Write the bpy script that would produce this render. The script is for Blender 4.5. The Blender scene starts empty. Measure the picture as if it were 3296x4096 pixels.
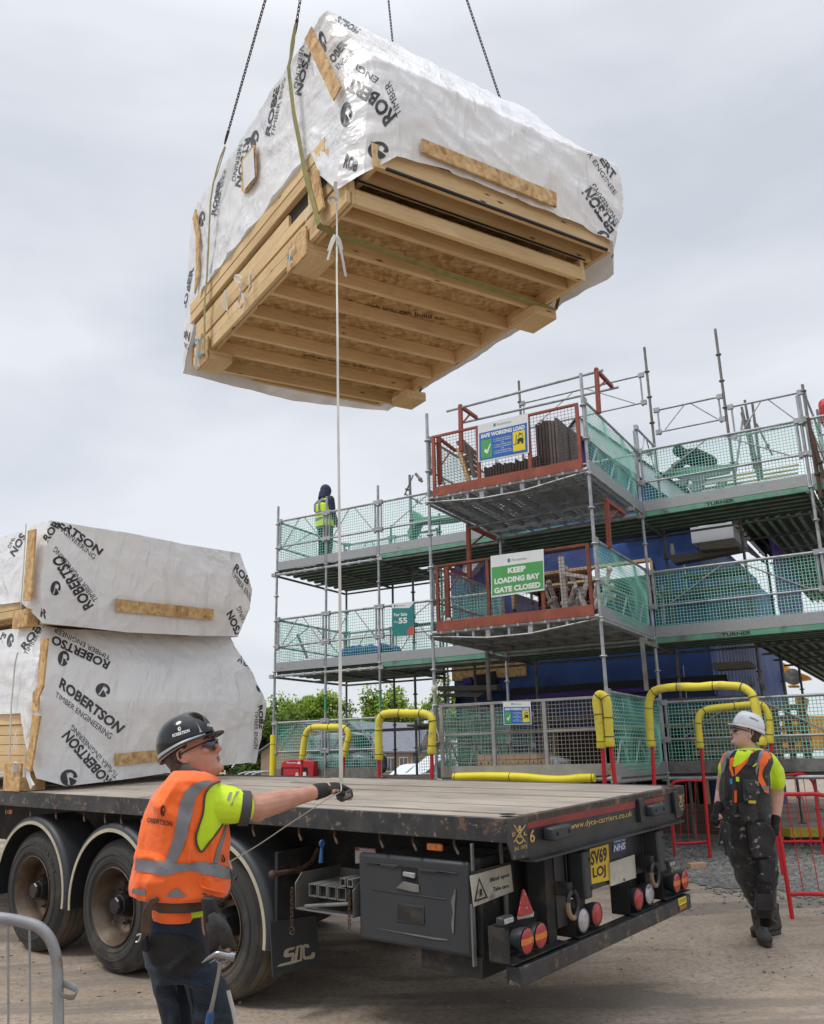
import bpy, bmesh, math, random
import numpy as np
from mathutils import Vector, Matrix, noise
from mathutils.bvhtree import BVHTree
from mathutils.geometry import tessellate_polygon
random.seed(7)
scene = bpy.context.scene
col = scene.collection
R_ = math.radians
# ------------------------------------------------------------------ camera
F_PX, PITCH, ROLL, CZ = 3500.0, R_(16.0117), R_(-1.26629), 1.96
cp, sp, cr, sr = math.cos(PITCH), math.sin(PITCH), math.cos(ROLL), math.sin(ROLL)
FWD = np.array([0, cp, sp]); UP0 = np.array([0, -sp, cp]); RT0 = np.array([1., 0, 0])
RT = cr*RT0 + sr*UP0; UP = -sr*RT0 + cr*UP0
CAMP = np.array([0, 0, CZ])
cam = bpy.data.cameras.new('camera'); cam.sensor_fit = 'VERTICAL'; cam.sensor_height = 36.0
cam.lens = F_PX/4096*36.0; cam.clip_end = 3000; cam.clip_start = 0.05
camo = bpy.data.objects.new('camera', cam); col.objects.link(camo)
camo.matrix_world = Matrix(((RT[0], UP[0], -FWD[0], 0), (RT[1], UP[1], -FWD[1], 0), (RT[2], UP[2], -FWD[2], CZ), (0, 0, 0, 1)))
scene.camera = camo
# ------------------------------------------------------------------ sky and sun
w = bpy.data.worlds.new('World'); scene.world = w; w.use_nodes = True
nt = w.node_tree; nt.nodes.clear()
def wn(t, **k):
    n = nt.nodes.new(t)
    for a, b in k.items(): setattr(n, a, b)
    return n
SUN_EL, SUN_AZ = R_(58), R_(-115)     # azimuth clockwise from +Y
out = wn('ShaderNodeOutputWorld'); bg = wn('ShaderNodeBackground'); sky = wn('ShaderNodeTexSky')
sky.sky_type = 'NISHITA'; sky.sun_disc = False; sky.sun_elevation = SUN_EL; sky.sun_rotation = SUN_AZ
bgs = wn('ShaderNodeBackground'); bgs.inputs[1].default_value = 0.012
tc = wn('ShaderNodeTexCoord'); mp = wn('ShaderNodeMapping'); mp.inputs['Scale'].default_value = (1, 1, 2.6)
n1 = wn('ShaderNodeTexNoise'); n1.inputs['Scale'].default_value = 1.7; n1.inputs['Detail'].default_value = 5; n1.inputs['Roughness'].default_value = .5; n1.inputs['Distortion'].default_value = .3
rp = wn('ShaderNodeValToRGB')
rp.color_ramp.elements[0].position = .38; rp.color_ramp.elements[0].color = (.56, .595, .65, 1)
rp.color_ramp.elements[1].position = .62; rp.color_ramp.elements[1].color = (.75, .77, .81, 1)
bg.inputs[1].default_value = .97
add = wn('ShaderNodeAddShader')
L = nt.links.new
L(tc.outputs['Generated'], mp.inputs['Vector']); L(mp.outputs[0], n1.inputs['Vector']); L(n1.outputs['Fac'], rp.inputs[0])
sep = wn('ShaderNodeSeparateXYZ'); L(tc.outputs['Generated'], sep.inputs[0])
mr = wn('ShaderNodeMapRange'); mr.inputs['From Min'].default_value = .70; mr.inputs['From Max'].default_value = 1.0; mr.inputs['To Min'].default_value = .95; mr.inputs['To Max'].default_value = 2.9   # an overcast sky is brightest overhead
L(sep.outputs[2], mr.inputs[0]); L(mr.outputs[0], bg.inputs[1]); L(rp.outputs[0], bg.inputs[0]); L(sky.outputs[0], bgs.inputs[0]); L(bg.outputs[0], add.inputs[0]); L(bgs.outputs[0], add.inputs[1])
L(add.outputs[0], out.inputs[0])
sun = bpy.data.lights.new('sun', 'SUN'); sun.energy = 1.5; sun.angle = R_(14); sun.color = (1, .97, .92)
so = bpy.data.objects.new('sun', sun); col.objects.link(so)
sd = Vector((math.sin(SUN_AZ)*math.cos(SUN_EL), math.cos(SUN_AZ)*math.cos(SUN_EL), math.sin(SUN_EL)))
so.rotation_euler = (-sd).to_track_quat('-Z', 'Y').to_euler()
scene.view_settings.view_transform = 'Standard'; scene.view_settings.look = 'None'
scene.view_settings.exposure = 0.15; scene.view_settings.gamma = 1
# ------------------------------------------------------------------ measuring frames (real planes of the place)
RG = dict(A=(600,0,1000/1735),B=(1500,0,1100/1735),C=(700,700,1000/1735),D=(1500,700,1000/1735),E=(0,2000,1100/1735),F=(1050,1900,800/1380),
 G=(1650,1400,1100/1735),H=(2400,1200,896/1610),I=(1650,2300,1100/1735),J=(2500,2300,796/1716),K=(450,2700,1100/1699),L=(2700,2750,596/1117),
 M=(0,3000,900/1735),N=(900,3050,1200/1735),O=(1900,3050,900/1735),Q=(2600,3300,696/1735),W=(0,0,1.9),S1=(0,3100,700/1677),S2=(700,3100,700/1515),
 S3=(1400,3050,700/1735),T=(1000,2700,800/1735),U=(2700,2600,596/1606),V=(2600,3250,696/1735),H1=(2150,1650,600/1735),H2=(2650,1650,646/1735),H3=(2000,2150,750/1735),I4=(1750,2500,800/980),J5=(2700,2400,596/980),G6=(1600,1650,600/980),T7=(1000,2650,500/980),V8=(2650,2950,646/980))
def px(k, x, y): a = RG[k]; return (a[0]+x*a[2], a[1]+y*a[2])
def ray(s): return FWD*F_PX + RT*(s[0]-1648) - UP*(s[1]-2048)
def proj(P):
    d = np.asarray(P, float)-CAMP; z = d@FWD
    return (1648+F_PX*(d@RT)/z, 2048-F_PX*(d@UP)/z)
def hitp(s, P, N):
    r = ray(s); return CAMP + r*((np.asarray(P)-CAMP)@N)/(r@N)
def dep(s, d): return CAMP + ray(s)/F_PX*d          # point at forward depth d
class Fr:
    def __init__(s, O, a, b, n): s.O = np.array(O, float); s.X = [np.array(v, float) for v in (a, b, n)]
    def w(s, a, b, n): return s.O + s.X[0]*a + s.X[1]*b + s.X[2]*n
    def hit(s, k, x, y, ax, val):   # world point where the sight line meets the plane axis=val
        return hitp(px(k, x, y), s.O+s.X[ax]*val, s.X[ax])
    def loc(s, k, x, y, ax, val):
        d = s.hit(k, x, y, ax, val)-s.O; return np.array([d@v for v in s.X])
TR = Fr(np.array([.5136,5.2602,-.3139])+CAMP, (.6265,.7783,.0414), (-.7794,.6261,.0239), (-.0073,-.0473,.9989))
LD = Fr(np.array([-.4034,5.5528,3.9708])+CAMP, (.8281,.559,.0421), (-.559,.8291,-.0127), (-.042,-.013,.999))
YS = R_(30.31)
_r = ray(px('G', 1110, 760)); _r = _r/np.hypot(_r[0], _r[1])*11.68
SC = Fr((_r[0], _r[1], CZ), (-math.cos(YS), math.sin(YS), 0), (math.sin(YS), math.cos(YS), 0), (0, 0, 1))
WF = Fr((0, 0, 0), (1, 0, 0), (0, 1, 0), (0, 0, 1))
AX3, R_TY, B3, NC = 1.31, .522, 2.673, -.871
GN = TR.X[2]; G0 = TR.w(0, 0, NC-R_TY)
def gz(x, y):
    yy = min(y, 19.0 + (y-19)*0 if y > 19 else y)
    z = (GN@G0 - GN[0]*max(-8, min(10, x)) - GN[1]*max(-4, min(19, yy)))/GN[2]
    if y > 24: z -= min(2.6, (y-24)*.045)
    return z
def gp(k, x, y):     # ground point under a pixel (near area)
    return hitp(px(k, x, y), G0, GN)
# ------------------------------------------------------------------ mesh builder
ORG = {}
def V3(p): return Vector((float(p[0]), float(p[1]), float(p[2])))
class MB:
    def __init__(s): s.v = []; s.f = []; s.uv = []; s.m = []; s.mi = 0
    def face(s, idx, uv=None): s.f.append(tuple(idx)); s.uv.append(uv); s.m.append(s.mi)
    def pts(s, P): i = len(s.v); s.v.extend(V3(p) for p in P); return i
    def hexa(s, P, seed=None):   # 8 points: bottom 4 ccw, top 4
        i = s.pts(P); P = [V3(p) for p in P]
        d = [(P[1]-P[0]).length, (P[3]-P[0]).length, (P[4]-P[0]).length]
        r = random.random()*7 if seed is None else seed
        o = sorted(range(3), key=lambda q: -d[q])
        c3 = [(0,0,0),(1,0,0),(1,1,0),(0,1,0),(0,0,1),(1,0,1),(1,1,1),(0,1,1)]
        for q, fx in (((0,3,2,1),2),((4,5,6,7),2),((0,1,5,4),1),((2,3,7,6),1),((1,2,6,5),0),((3,0,4,7),0)):
            ax = [a for a in range(3) if a != fx]; ax.sort(key=lambda a: o.index(a))
            s.face([i+j for j in q], [(c3[j][ax[0]]*d[ax[0]]+r, c3[j][ax[1]]*d[ax[1]]+r*3.1+fx*.37) for j in q])
    def box(s, fr, lo, hi):
        (a0,b0,c0),(a1,b1,c1) = lo, hi
        s.hexa([fr.w(*p) for p in ((a0,b0,c0),(a1,b0,c0),(a1,b1,c0),(a0,b1,c0),(a0,b0,c1),(a1,b0,c1),(a1,b1,c1),(a0,b1,c1))])
    def bar(s, p, q, w, h, up=(0,0,1)):
        p, q = V3(p), V3(q); d = (q-p).normalized(); u = V3(up); sd = d.cross(u)
        if sd.length < 1e-4: sd = d.cross(Vector((1,0,0)))
        sd.normalize(); u = sd.cross(d).normalized()
        c = [(-1,-1),(1,-1),(1,1),(-1,1)]
        P = [b + sd*(x*w/2) + u*(y*h/2) for b in (p, q) for x, y in c]
        s.hexa([P[0],P[1],P[2],P[3],P[4],P[5],P[6],P[7]])
    def tube(s, pts, r, n=8, cap=True, flat=None, up=None):
        P = [V3(p) for p in pts]; k = len(P); rr = r if isinstance(r, (list, tuple)) else [r]*k
        T = []
        for i in range(k):
            t = (P[min(i+1, k-1)]-P[max(i-1, 0)]); T.append(t.normalized() if t.length > 1e-9 else Vector((0,0,1)))
        u = V3(up) if up is not None else (Vector((0,0,1)) if abs(T[0].z) < .9 else Vector((1,0,0)))
        u = (u - T[0]*u.dot(T[0])).normalized(); i0 = len(s.v); L_ = [0]
        for i in range(k):
            if i: L_.append(L_[-1]+(P[i]-P[i-1]).length)
            u = (u - T[i]*u.dot(T[i])).normalized(); v = T[i].cross(u)
            for j in range(n):
                a = 2*math.pi*j/n; ra = rr[i] if not isinstance(rr[i], tuple) else None
                x, y = (ra, ra) if ra is not None else rr[i]
                s.v.append(P[i] + u*(math.cos(a)*x) + v*(math.sin(a)*y))
        sd = random.random()*5; r0 = rr[0] if not isinstance(rr[0], tuple) else rr[0][0]
        for i in range(k-1):
            for j in range(n):
                j2 = (j+1) % n
                s.face((i0+i*n+j, i0+i*n+j2, i0+(i+1)*n+j2, i0+(i+1)*n+j),
                       [(L_[i]+sd, j*.785*r0), (L_[i]+sd, (j+1)*.785*r0), (L_[i+1]+sd, (j+1)*.785*r0), (L_[i+1]+sd, j*.785*r0)])
        if cap:
            s.face([i0+j for j in range(n)][::-1]); s.face([i0+(k-1)*n+j for j in range(n)])
    def lathe(s, C, axis, prof, n=32, a0=0, a1=2*math.pi, xd=None):
        C, A = V3(C), V3(axis).normalized(); X = V3(xd) if xd is not None else A.orthogonal(); X = (X-A*X.dot(A)).normalized(); Y = A.cross(X)
        full = abs(a1-a0-2*math.pi) < 1e-6; m = n if full else n+1; i0 = len(s.v); k = len(prof)
        for j in range(m):
            t = a0+(a1-a0)*j/n
            for (h, r) in prof: s.v.append(C + A*h + (X*math.cos(t)+Y*math.sin(t))*r)
        for j in range(n):
            j2 = (j+1) % m
            for i in range(k-1):
                s.face((i0+j*k+i, i0+j2*k+i, i0+j2*k+i+1, i0+j*k+i+1), [(j*.1, i*.1), ((j+1)*.1, i*.1), ((j+1)*.1, (i+1)*.1), (j*.1, (i+1)*.1)])
    def prism(s, P, ext):    # planar polygon extruded by vector
        P = [V3(p) for p in P]; e = V3(ext); n = len(P)
        nn = Vector((0,0,0))
        for i in range(n): nn += (P[i]-P[0]).cross(P[(i+1) % n]-P[0])
        if nn.dot(e) > 0: P = P[::-1]
        i = s.pts(P); j = s.pts([p+e for p in P])
        X = (P[1]-P[0]).normalized(); Y = e.normalized().cross(X) if e.length > 0 else X.orthogonal()
        uv = [((p-P[0]).dot(X), (p-P[0]).dot(Y)) for p in P]
        tr = tessellate_polygon([P])
        for t in tr:
            a, b, c = t
            if (P[b]-P[a]).cross(P[c]-P[a]).dot(e) > 0: a, b, c = c, b, a
            s.face((i+a, i+b, i+c), [uv[a], uv[b], uv[c]]); s.face((j+c, j+b, j+a), [uv[c], uv[b], uv[a]])
        for a in range(n):
            b = (a+1) % n; s.face((i+b, i+a, j+a, j+b), [(0,0),(.3,0),(.3,.02),(0,.02)])
    def ball(s, C, r, nu=16, nv=10, X=None):
        C = V3(C); rx, ry, rz = (r, r, r) if not isinstance(r, (tuple, list)) else r
        ax = X if X is not None else (Vector((1,0,0)), Vector((0,1,0)), Vector((0,0,1))); ax = [V3(a) for a in ax]; i0 = len(s.v)
        for i in range(nv+1):
            ph = math.pi*i/nv
            for j in range(nu):
                t = 2*math.pi*j/nu
                s.v.append(C + ax[0]*(rx*math.sin(ph)*math.cos(t)) + ax[1]*(ry*math.sin(ph)*math.sin(t)) + ax[2]*(rz*math.cos(ph)))
        for i in range(nv):
            for j in range(nu):
                j2 = (j+1) % nu; s.face((i0+i*nu+j, i0+(i+1)*nu+j, i0+(i+1)*nu+j2, i0+i*nu+j2))
    def loft(s, rings, cap=True):
        n = len(rings[0]); i0 = len(s.v)
        for r in rings: s.v.extend(V3(p) for p in r)
        for i in range(len(rings)-1):
            for j in range(n):
                j2 = (j+1) % n; s.face((i0+i*n+j, i0+i*n+j2, i0+(i+1)*n+j2, i0+(i+1)*n+j), [(i*.1, j*.1), (i*.1, j*.1+.1), (i*.1+.1, j*.1+.1), (i*.1+.1, j*.1)])
        if cap: s.face([i0+j for j in range(n)][::-1]); s.face([i0+(len(rings)-1)*n+j for j in range(n)])
    def grid(s, fn, nu, nv):
        i0 = len(s.v)
        for i in range(nu+1):
            for j in range(nv+1): s.v.append(V3(fn(i/nu, j/nv)))
        for i in range(nu):
            for j in range(nv):
                a = i0+i*(nv+1)+j; s.face((a, a+nv+1, a+nv+2, a+1), [(i/nu, j/nv), ((i+1)/nu, j/nv), ((i+1)/nu, (j+1)/nv), (i/nu, (j+1)/nv)])
    def build(s, name, mats, parent=None, smooth=35, bevel=0, origin=None, merge=0, segs=2, recalc=False):
        if not isinstance(mats, (list, tuple)): mats = [mats]
        if origin is None: origin = ORG.get(parent.as_pointer()) if parent is not None else None
        if origin is None:
            a = np.array([list(v) for v in s.v]); c = (a.min(0)+a.max(0))/2; origin = Vector((c[0], c[1], a[:, 2].min()))
        me = bpy.data.meshes.new(name); me.from_pydata([v-origin for v in s.v], [], s.f)
        for m in mats: me.materials.append(m)
        uvl = me.uv_layers.new(name='UVMap'); buf = [0.0]*(2*len(me.loops)); q = 0
        for p, uv in zip(s.f, s.uv):
            for t in range(len(p)):
                if uv: buf[q], buf[q+1] = uv[t]
                q += 2
        uvl.data.foreach_set('uv', buf)
        me.polygons.foreach_set('material_index', s.m)
        if merge or recalc:
            bm = bmesh.new(); bm.from_mesh(me)
            if merge: bmesh.ops.remove_doubles(bm, verts=bm.verts, dist=merge)
            bmesh.ops.recalc_face_normals(bm, faces=bm.faces); bm.to_mesh(me); bm.free()
        me.validate(); me.update()
        if smooth:
            me.polygons.foreach_set('use_smooth', [True]*len(me.polygons)); me.set_sharp_from_angle(angle=R_(smooth))
        o = bpy.data.objects.new(name, me); col.objects.link(o); ORG[o.as_pointer()] = Vector(origin)
        if parent is not None: o.parent = parent; o.location = Vector(origin)-ORG[parent.as_pointer()]
        else: o.location = origin
        if bevel:
            b = o.modifiers.new('Bevel', 'BEVEL'); b.width = bevel; b.segments = segs; b.limit_method = 'ANGLE'; b.angle_limit = R_(40); b.harden_normals = False
        return o
def tag(o, label=None, cat=None, group=None, kind=None):
    for k, v in (('label', label), ('category', cat), ('group', group), ('kind', kind)):
        if v: o[k] = v
    return o
def thing(name, P, label, cat, group=None):
    o = bpy.data.objects.new(name, None); o.empty_display_size = .2; col.objects.link(o); o.location = V3(P); ORG[o.as_pointer()] = V3(P)
    return tag(o, label, cat, group)
def kids(o): return [c for c in bpy.data.objects if c.parent == o]
def dup(o, delta=(0,0,0), label=None, rotz=0, parent=None):
    c = o.copy(); col.objects.link(c)
    ORG[c.as_pointer()] = ORG[o.as_pointer()] + V3(delta)
    if parent is not None: c.parent = parent
    else:
        c.location = o.location + V3(delta); c.rotation_euler.z += rotz
        if label: c['label'] = label
    for k in kids(o): dup(k, delta, parent=c)
    return c
_cur = {}
def text_geo(body, bold=0.0, align='LEFT', shear=0, space=1.0):
    key = (body, bold, shear, space)
    if key not in _cur:
        cu = bpy.data.curves.new('t', 'FONT'); cu.body = body; cu.offset = bold; cu.shear = shear; cu.space_character = space; cu.resolution_u = 3; cu.align_x = 'LEFT'
        o = bpy.data.objects.new('t', cu); col.objects.link(o); dg = bpy.context.evaluated_depsgraph_get(); dg.update()
        me = bpy.data.meshes.new_from_object(o.evaluated_get(dg))
        bm = bmesh.new(); bm.from_mesh(me); bmesh.ops.triangulate(bm, faces=bm.faces)
        v = np.array([[q.co.x, q.co.y] for q in bm.verts]); f = [[q.index for q in p.verts] for p in bm.faces]
        bm.free(); bpy.data.objects.remove(o); bpy.data.curves.remove(cu); bpy.data.meshes.remove(me)
        mn, mx = v.min(0), v.max(0); v = (v-mn)/(mx-mn); _cur[key] = (v, f)
    return _cur[key]
def refine(v, f, maxlen):   # split long edges so that draped shapes follow the surface
    bm = bmesh.new(); vs = [bm.verts.new((p[0], p[1], 0)) for p in v]
    for t in f:
        try: bm.faces.new([vs[i] for i in t])
        except ValueError: pass
    for _ in range(5):
        es = [e for e in bm.edges if e.calc_length() > maxlen]
        if not es: break
        bmesh.ops.subdivide_edges(bm, edges=es, cuts=1); bmesh.ops.triangulate(bm, faces=bm.faces)
    bm.verts.index_update(); vv = np.array([[q.co.x, q.co.y] for q in bm.verts]); ff = [[q.index for q in p.verts] for p in bm.faces]; bm.free()
    return vv, ff
def quadmap(v, Q):
    Q = [np.array(q, float) for q in Q]      # BL BR TR TL
    return [tuple((1-x)*(1-y)*Q[0]+x*(1-y)*Q[1]+x*y*Q[2]+(1-x)*y*Q[3]) for x, y in v]
def to_surface(pts, target, off=.003):
    """sight-line of every 2-D point met with a real surface: ('plane',P,N) or a BVH"""
    out = []; last = None
    for s in pts:
        if isinstance(target, BVHTree):
            r = Vector(ray(s)).normalized(); h = target.ray_cast(Vector(CAMP), r)
            if h[0] is None: out.append(None); continue
            n = h[1]; n = n if n.dot(r) < 0 else -n
            out.append(h[0]+n*off)
        else:
            P, N = target; p = hitp(s, P, N); d = np.array(N)/np.linalg.norm(N); d = d if d@(CAMP-p) > 0 else -d
            out.append(V3(p+d*off))
    return out
def decal(mb, v, f, target, off=.003):
    P = to_surface(v, target, off); i = len(mb.v); mp_ = {}
    for a, p in enumerate(P):
        if p is not None: mp_[a] = len(mb.v); mb.v.append(p)
    for t in f:
        if all(q in mp_ for q in t):
            idx = [mp_[q] for q in t]
            e = max((mb.v[idx[a]]-mb.v[idx[a-1]]).length for a in range(3))
            if e < .35 or not isinstance(target, BVHTree): mb.face(idx)
def K(k, *pts): return [px(k, x, y) for x, y in pts]
def text_on(mb, body, k, quad, target, bold=.02, off=.003, fine=None, shear=0):
    v, f = text_geo(body, bold, shear=shear); Q = K(k, *quad)
    v2 = np.array(quadmap(v, Q))
    if fine: v2, f = refine(v2, f, fine)
    decal(mb, [tuple(p) for p in v2], f, target, off)
def poly_on(mb, k, pts, target, off=.003, fine=None):
    P = K(k, *pts); f = [tuple(t) for t in tessellate_polygon([[Vector((p[0], p[1], 0)) for p in P]])]
    v = np.array(P)
    if fine: v, f = refine(v, f, fine)
    decal(mb, [tuple(p) for p in v], f, target, off)
def circ2(cx, cy, rx, ry, n=24, rot=0): return [(cx+rx*math.cos(t)*math.cos(rot)-ry*math.sin(t)*math.sin(rot), cy+rx*math.cos(t)*math.sin(rot)+ry*math.sin(t)*math.cos(rot)) for t in [2*math.pi*i/n for i in range(n)]]
def bvh_of(mb): return BVHTree.FromPolygons([v[:] for v in mb.v], mb.f)
# ------------------------------------------------------------------ materials
MT = {}
def nodes(name):
    m = bpy.data.materials.new(name); m.use_nodes = True; t = m.node_tree; b = t.nodes['Principled BSDF']; return m, t, b
def N(t, ty, ins=None, **k):
    n = t.nodes.new(ty)
    for a, b in k.items(): setattr(n, a, b)
    for a, b in (ins or {}).items(): n.inputs[a].default_value = b
    return n
def ramp(t, fac, stops, interp='LINEAR'):
    r = N(t, 'ShaderNodeValToRGB'); e = r.color_ramp; e.interpolation = interp
    while len(e.elements) < len(stops): e.elements.new(.5)
    for q, (p, c) in zip(e.elements, stops): q.position = p; q.color = (c[0], c[1], c[2], 1) if not isinstance(c, float) else (c, c, c, 1)
    t.links.new(fac, r.inputs[0]); return r.outputs[0]
def coord(t, kind='Object', scale=(1,1,1), rot=(0,0,0)):
    c = N(t, 'ShaderNodeTexCoord'); m = N(t, 'ShaderNodeMapping', {'Scale': scale, 'Rotation': rot}); t.links.new(c.outputs[kind], m.inputs[0]); return m.outputs[0]
def nz(t, vec, scale, detail=4, rough=.55, dist=0):
    n = N(t, 'ShaderNodeTexNoise', {'Scale': scale, 'Detail': detail, 'Roughness': rough, 'Distortion': dist}); t.links.new(vec, n.inputs['Vector']); return n.outputs['Fac']
def mix(t, fac, a, b, mode='MIX'):
    m = N(t, 'ShaderNodeMix', data_type='RGBA', blend_type=mode)
    for i, x in ((0, fac), (6, a), (7, b)):
        if isinstance(x, (float, int)): m.inputs[i].default_value = x
        elif isinstance(x, tuple): m.inputs[i].default_value = (*x[:3], 1)
        else: t.links.new(x, m.inputs[i])
    return m.outputs[2]
def bump(t, b, h, st=.3, dist=.01, prev=None):
    n = N(t, 'ShaderNodeBump', {'Strength': st, 'Distance': dist}); t.links.new(h, n.inputs['Height'])
    if prev is not None: t.links.new(prev, n.inputs['Normal'])
    t.links.new(n.outputs[0], b.inputs['Normal']); return n.outputs[0]
def mat(name, c1, c2=None, sc=6, rough=.6, metal=0, bs=40, bst=.15, spots=None, crd='Object', st=(1,1,1), spec=.5, sheen=0, trans=0, bd=.004, coat=0, lo=.35, hi=.65):
    m, t, b = nodes(name); v = coord(t, crd, st); c2 = c2 or tuple(x*.8 for x in c1)
    c = ramp(t, nz(t, v, sc, 6), [(lo, c1), (hi, c2)])
    rg = None
    for sp_ in (spots or []):
        scol, ssc, l, h = sp_[:4]; fac = ramp(t, nz(t, v, ssc, 8, .62), [(l, 0.0), (h, 1.0)]); c = mix(t, fac, c, scol)
        if len(sp_) > 4:
            rg = N(t, 'ShaderNodeMapRange', {'To Min': rough, 'To Max': sp_[4]}); t.links.new(fac, rg.inputs[0])
    t.links.new(c, b.inputs['Base Color'])
    b.inputs['Roughness'].default_value = rough; b.inputs['Metallic'].default_value = metal; b.inputs['Specular IOR Level'].default_value = spec
    if rg: t.links.new(rg.outputs[0], b.inputs['Roughness'])
    if coat: b.inputs['Coat Weight'].default_value = coat
    if sheen: b.inputs['Sheen Weight'].default_value = sheen
    if bst: bump(t, b, nz(t, v, bs, 5), bst, bd)
    MT[name] = m; return m
def g3(x): return (x, x, x)
RUST = (.13, .075, .045)
mat('steel_galv', (.42,.44,.45), (.30,.31,.32), 9, .5, .45, 60, .1, [((.16,.14,.12), 5, .58, .75, .8)])
mat('steel_worn', (.22,.22,.21), (.13,.13,.12), 8, .6, .4, 60, .15, [((.2,.15,.1), 4, .55, .7, .85)])
mat('green_steel', (.14,.36,.24), (.10,.26,.18), 5, .6, .1, 50, .1, [((.2,.24,.21), 6, .52, .68), ((.05,.06,.05), 3, .56, .75)])
mat('green_tube', (.05,.36,.12), (.1,.3,.15), 5, .5, .1)
mat('galv_board', (.38,.39,.395), (.29,.30,.305), 60, .55, .4, 90, .05, [((.17,.16,.15), 3, .6, .8)])
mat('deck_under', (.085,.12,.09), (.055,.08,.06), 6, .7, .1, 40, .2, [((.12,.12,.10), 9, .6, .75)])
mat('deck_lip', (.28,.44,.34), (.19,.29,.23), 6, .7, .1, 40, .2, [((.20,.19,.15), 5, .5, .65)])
mat('mesh_green', (.30,.66,.54), (.38,.74,.63), 3, .5)
mat('wire_light', (.50,.48,.42), (.40,.38,.33), 6, .6, .2)
mat('brick_pale', (.58,.38,.24), (.50,.31,.19), 14, .85, 0, 60, .3)
mat('red_oxide', (.30,.075,.04), (.24,.055,.032), 4, .65, 0, 50, .15, [((.12,.055,.035), 7, .55, .7), ((.36,.14,.09), 3, .6, .8)])
mat('rust_frame', (.20,.06,.028), (.11,.04,.022), 12, .8, 0, 60, .25, [((.25,.055,.03), 4, .5, .65)])
mat('black_rust', (.018,.02,.024), (.035,.036,.04), 7, .42, 0, 50, .12, [((.06,.058,.055), 4, .48, .7, .8), ((.17,.13,.095), 14, .60, .65, .95), (RUST, 8, .585, .63, .9), ((.20,.155,.115), 30, .63, .67, .95)])
mat('black_paint', (.016,.017,.02), (.03,.031,.034), 6, .4, 0, 50, .08, [(RUST, 5, .66, .76, .9), ((.13,.115,.1), 3, .6, .85, .8)])
mat('chassis', (.012,.012,.013), (.02,.019,.018), 6, .75, 0, 50, .1, [((.06,.045,.03), 6, .55, .7)])
mat('rust_edge', (.09,.06,.045), (.045,.04,.037), 14, .85, 0, 40, .5, [((.20,.13,.085), 12, .55, .68)], bd=.01)
mat('black_plastic', (.026,.030,.034), (.034,.038,.042), 3, .5, 0, 300, .12, [((.16,.165,.17), 2.2, .66, .8, .7)])
mat('rubber', (.030,.029,.028), (.045,.042,.038), 4, .8, 0, 60, .12, [((.13,.11,.085), 2.5, .52, .75, .9)])
mat('rubber_text', (.06,.057,.052), (.045,.042,.04), 4, .8)
mat('tread', (.17,.14,.105), (.09,.075,.06), 5, .9, 0, 50, .2)
mat('groove', g3(.01), g3(.012), 5, .9)
mat('rim', (.16,.13,.10), (.09,.06,.04), 5, .5, .5, 50, .15, [((.10,.055,.03), 4, .45, .62, .85), ((.5,.45,.36), 2.6, .62, .74, .45)])
mat('hub', (.012,.013,.017), (.02,.02,.022), 9, .35, .2)
mat('cream', (.50,.45,.34), (.38,.33,.24), 6, .6)
mat('red_band', (.26,.035,.03), (.20,.03,.028), 4, .55, 0, 40, .1, [((.07,.05,.045), 7, .58, .72)])
mat('gold', (.55,.38,.12), (.42,.29,.1), 9, .6)
mat('white_paint', (.74,.74,.72), (.66,.66,.64), 4, .5)
mat('white_dirty', (.55,.53,.46), (.40,.37,.30), 5, .45, 0, 40, .05, [((.16,.13,.09), 6, .6, .75)])
mat('ink', g3(.014), g3(.02), 5, .5)
mat('ink_wrap', (.022,.023,.026), (.05,.05,.055), 2.5, .4)
mat('yellow_plate', (.75,.50,.01), (.66,.43,.02), 5, .4)
mat('blue_sticker', (.02,.08,.35), (.02,.06,.28), 5, .4)
mat('yellow_sticker', (.72,.60,.04), (.6,.5,.04), 5, .5)
mat('lens_red', (.45,.008,.012), (.30,.006,.01), 40, .12, 0, 220, .5, coat=.6)
mat('lens_amber', (.70,.19,.01), (.55,.14,.01), 40, .12, 0, 220, .5, coat=.6)
mat('lens_clear', (.50,.51,.52), (.32,.33,.34), 30, .12, .3, 150, .6, coat=.6)
mat('chrome', g3(.55), g3(.4), 9, .25, .9, 60, .05)
mat('tool_steel', (.38,.38,.39), (.25,.25,.26), 9, .3, .9, 60, .1)
mat('foam_yellow', (.78,.66,.06), (.68,.56,.08), 3, .8, 0, 30, .25, [((.40,.31,.13), 5, .56, .68), ((.12,.09,.05), 22, .66, .72)], bd=.006)
mat('foam_clean', (.80,.70,.02), (.74,.63,.02), 3, .6, 0, 20, .1)
mat('red_bar', (.58,.012,.02), (.48,.012,.018), 4, .4, 0, 40, .1, [((.20,.05,.035), 6, .66, .76), ((.5,.25,.22), 11, .70, .75)])
mat('webbing', (.30,.27,.10), (.22,.20,.07), 12, .85, 0, 250, .3, [((.10,.10,.06), 2.5, .58, .75)])
mat('webbing_white', (.66,.65,.61), (.55,.53,.49), 8, .8, 0, 200, .25)
mat('blue_tape', (.05,.35,.55), (.05,.3,.5), 6, .5)
mat('chain', (.035,.028,.026), (.07,.05,.04), 30, .5, .6, 60, .2)
mat('chain_rust', (.12,.07,.04), (.06,.04,.03), 30, .8, .2, 60, .2)
mat('hivis_orange', (1.0,.17,.022), (.95,.14,.018), 3, .75, 0, 9, .6, sheen=.2, bd=.03)
mat('hivis_yellow', (.62,.86,.012), (.55,.78,.01), 3, .75, 0, 12, .35, sheen=.2, bd=.02)
mat('hivis_lime', (.62,.82,.03), (.55,.74,.025), 3, .75, 0, 12, .35, bd=.02)
mat('tape_grey', (.24,.245,.27), (.19,.195,.215), 6, .45, .1, 200, .1)
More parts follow.
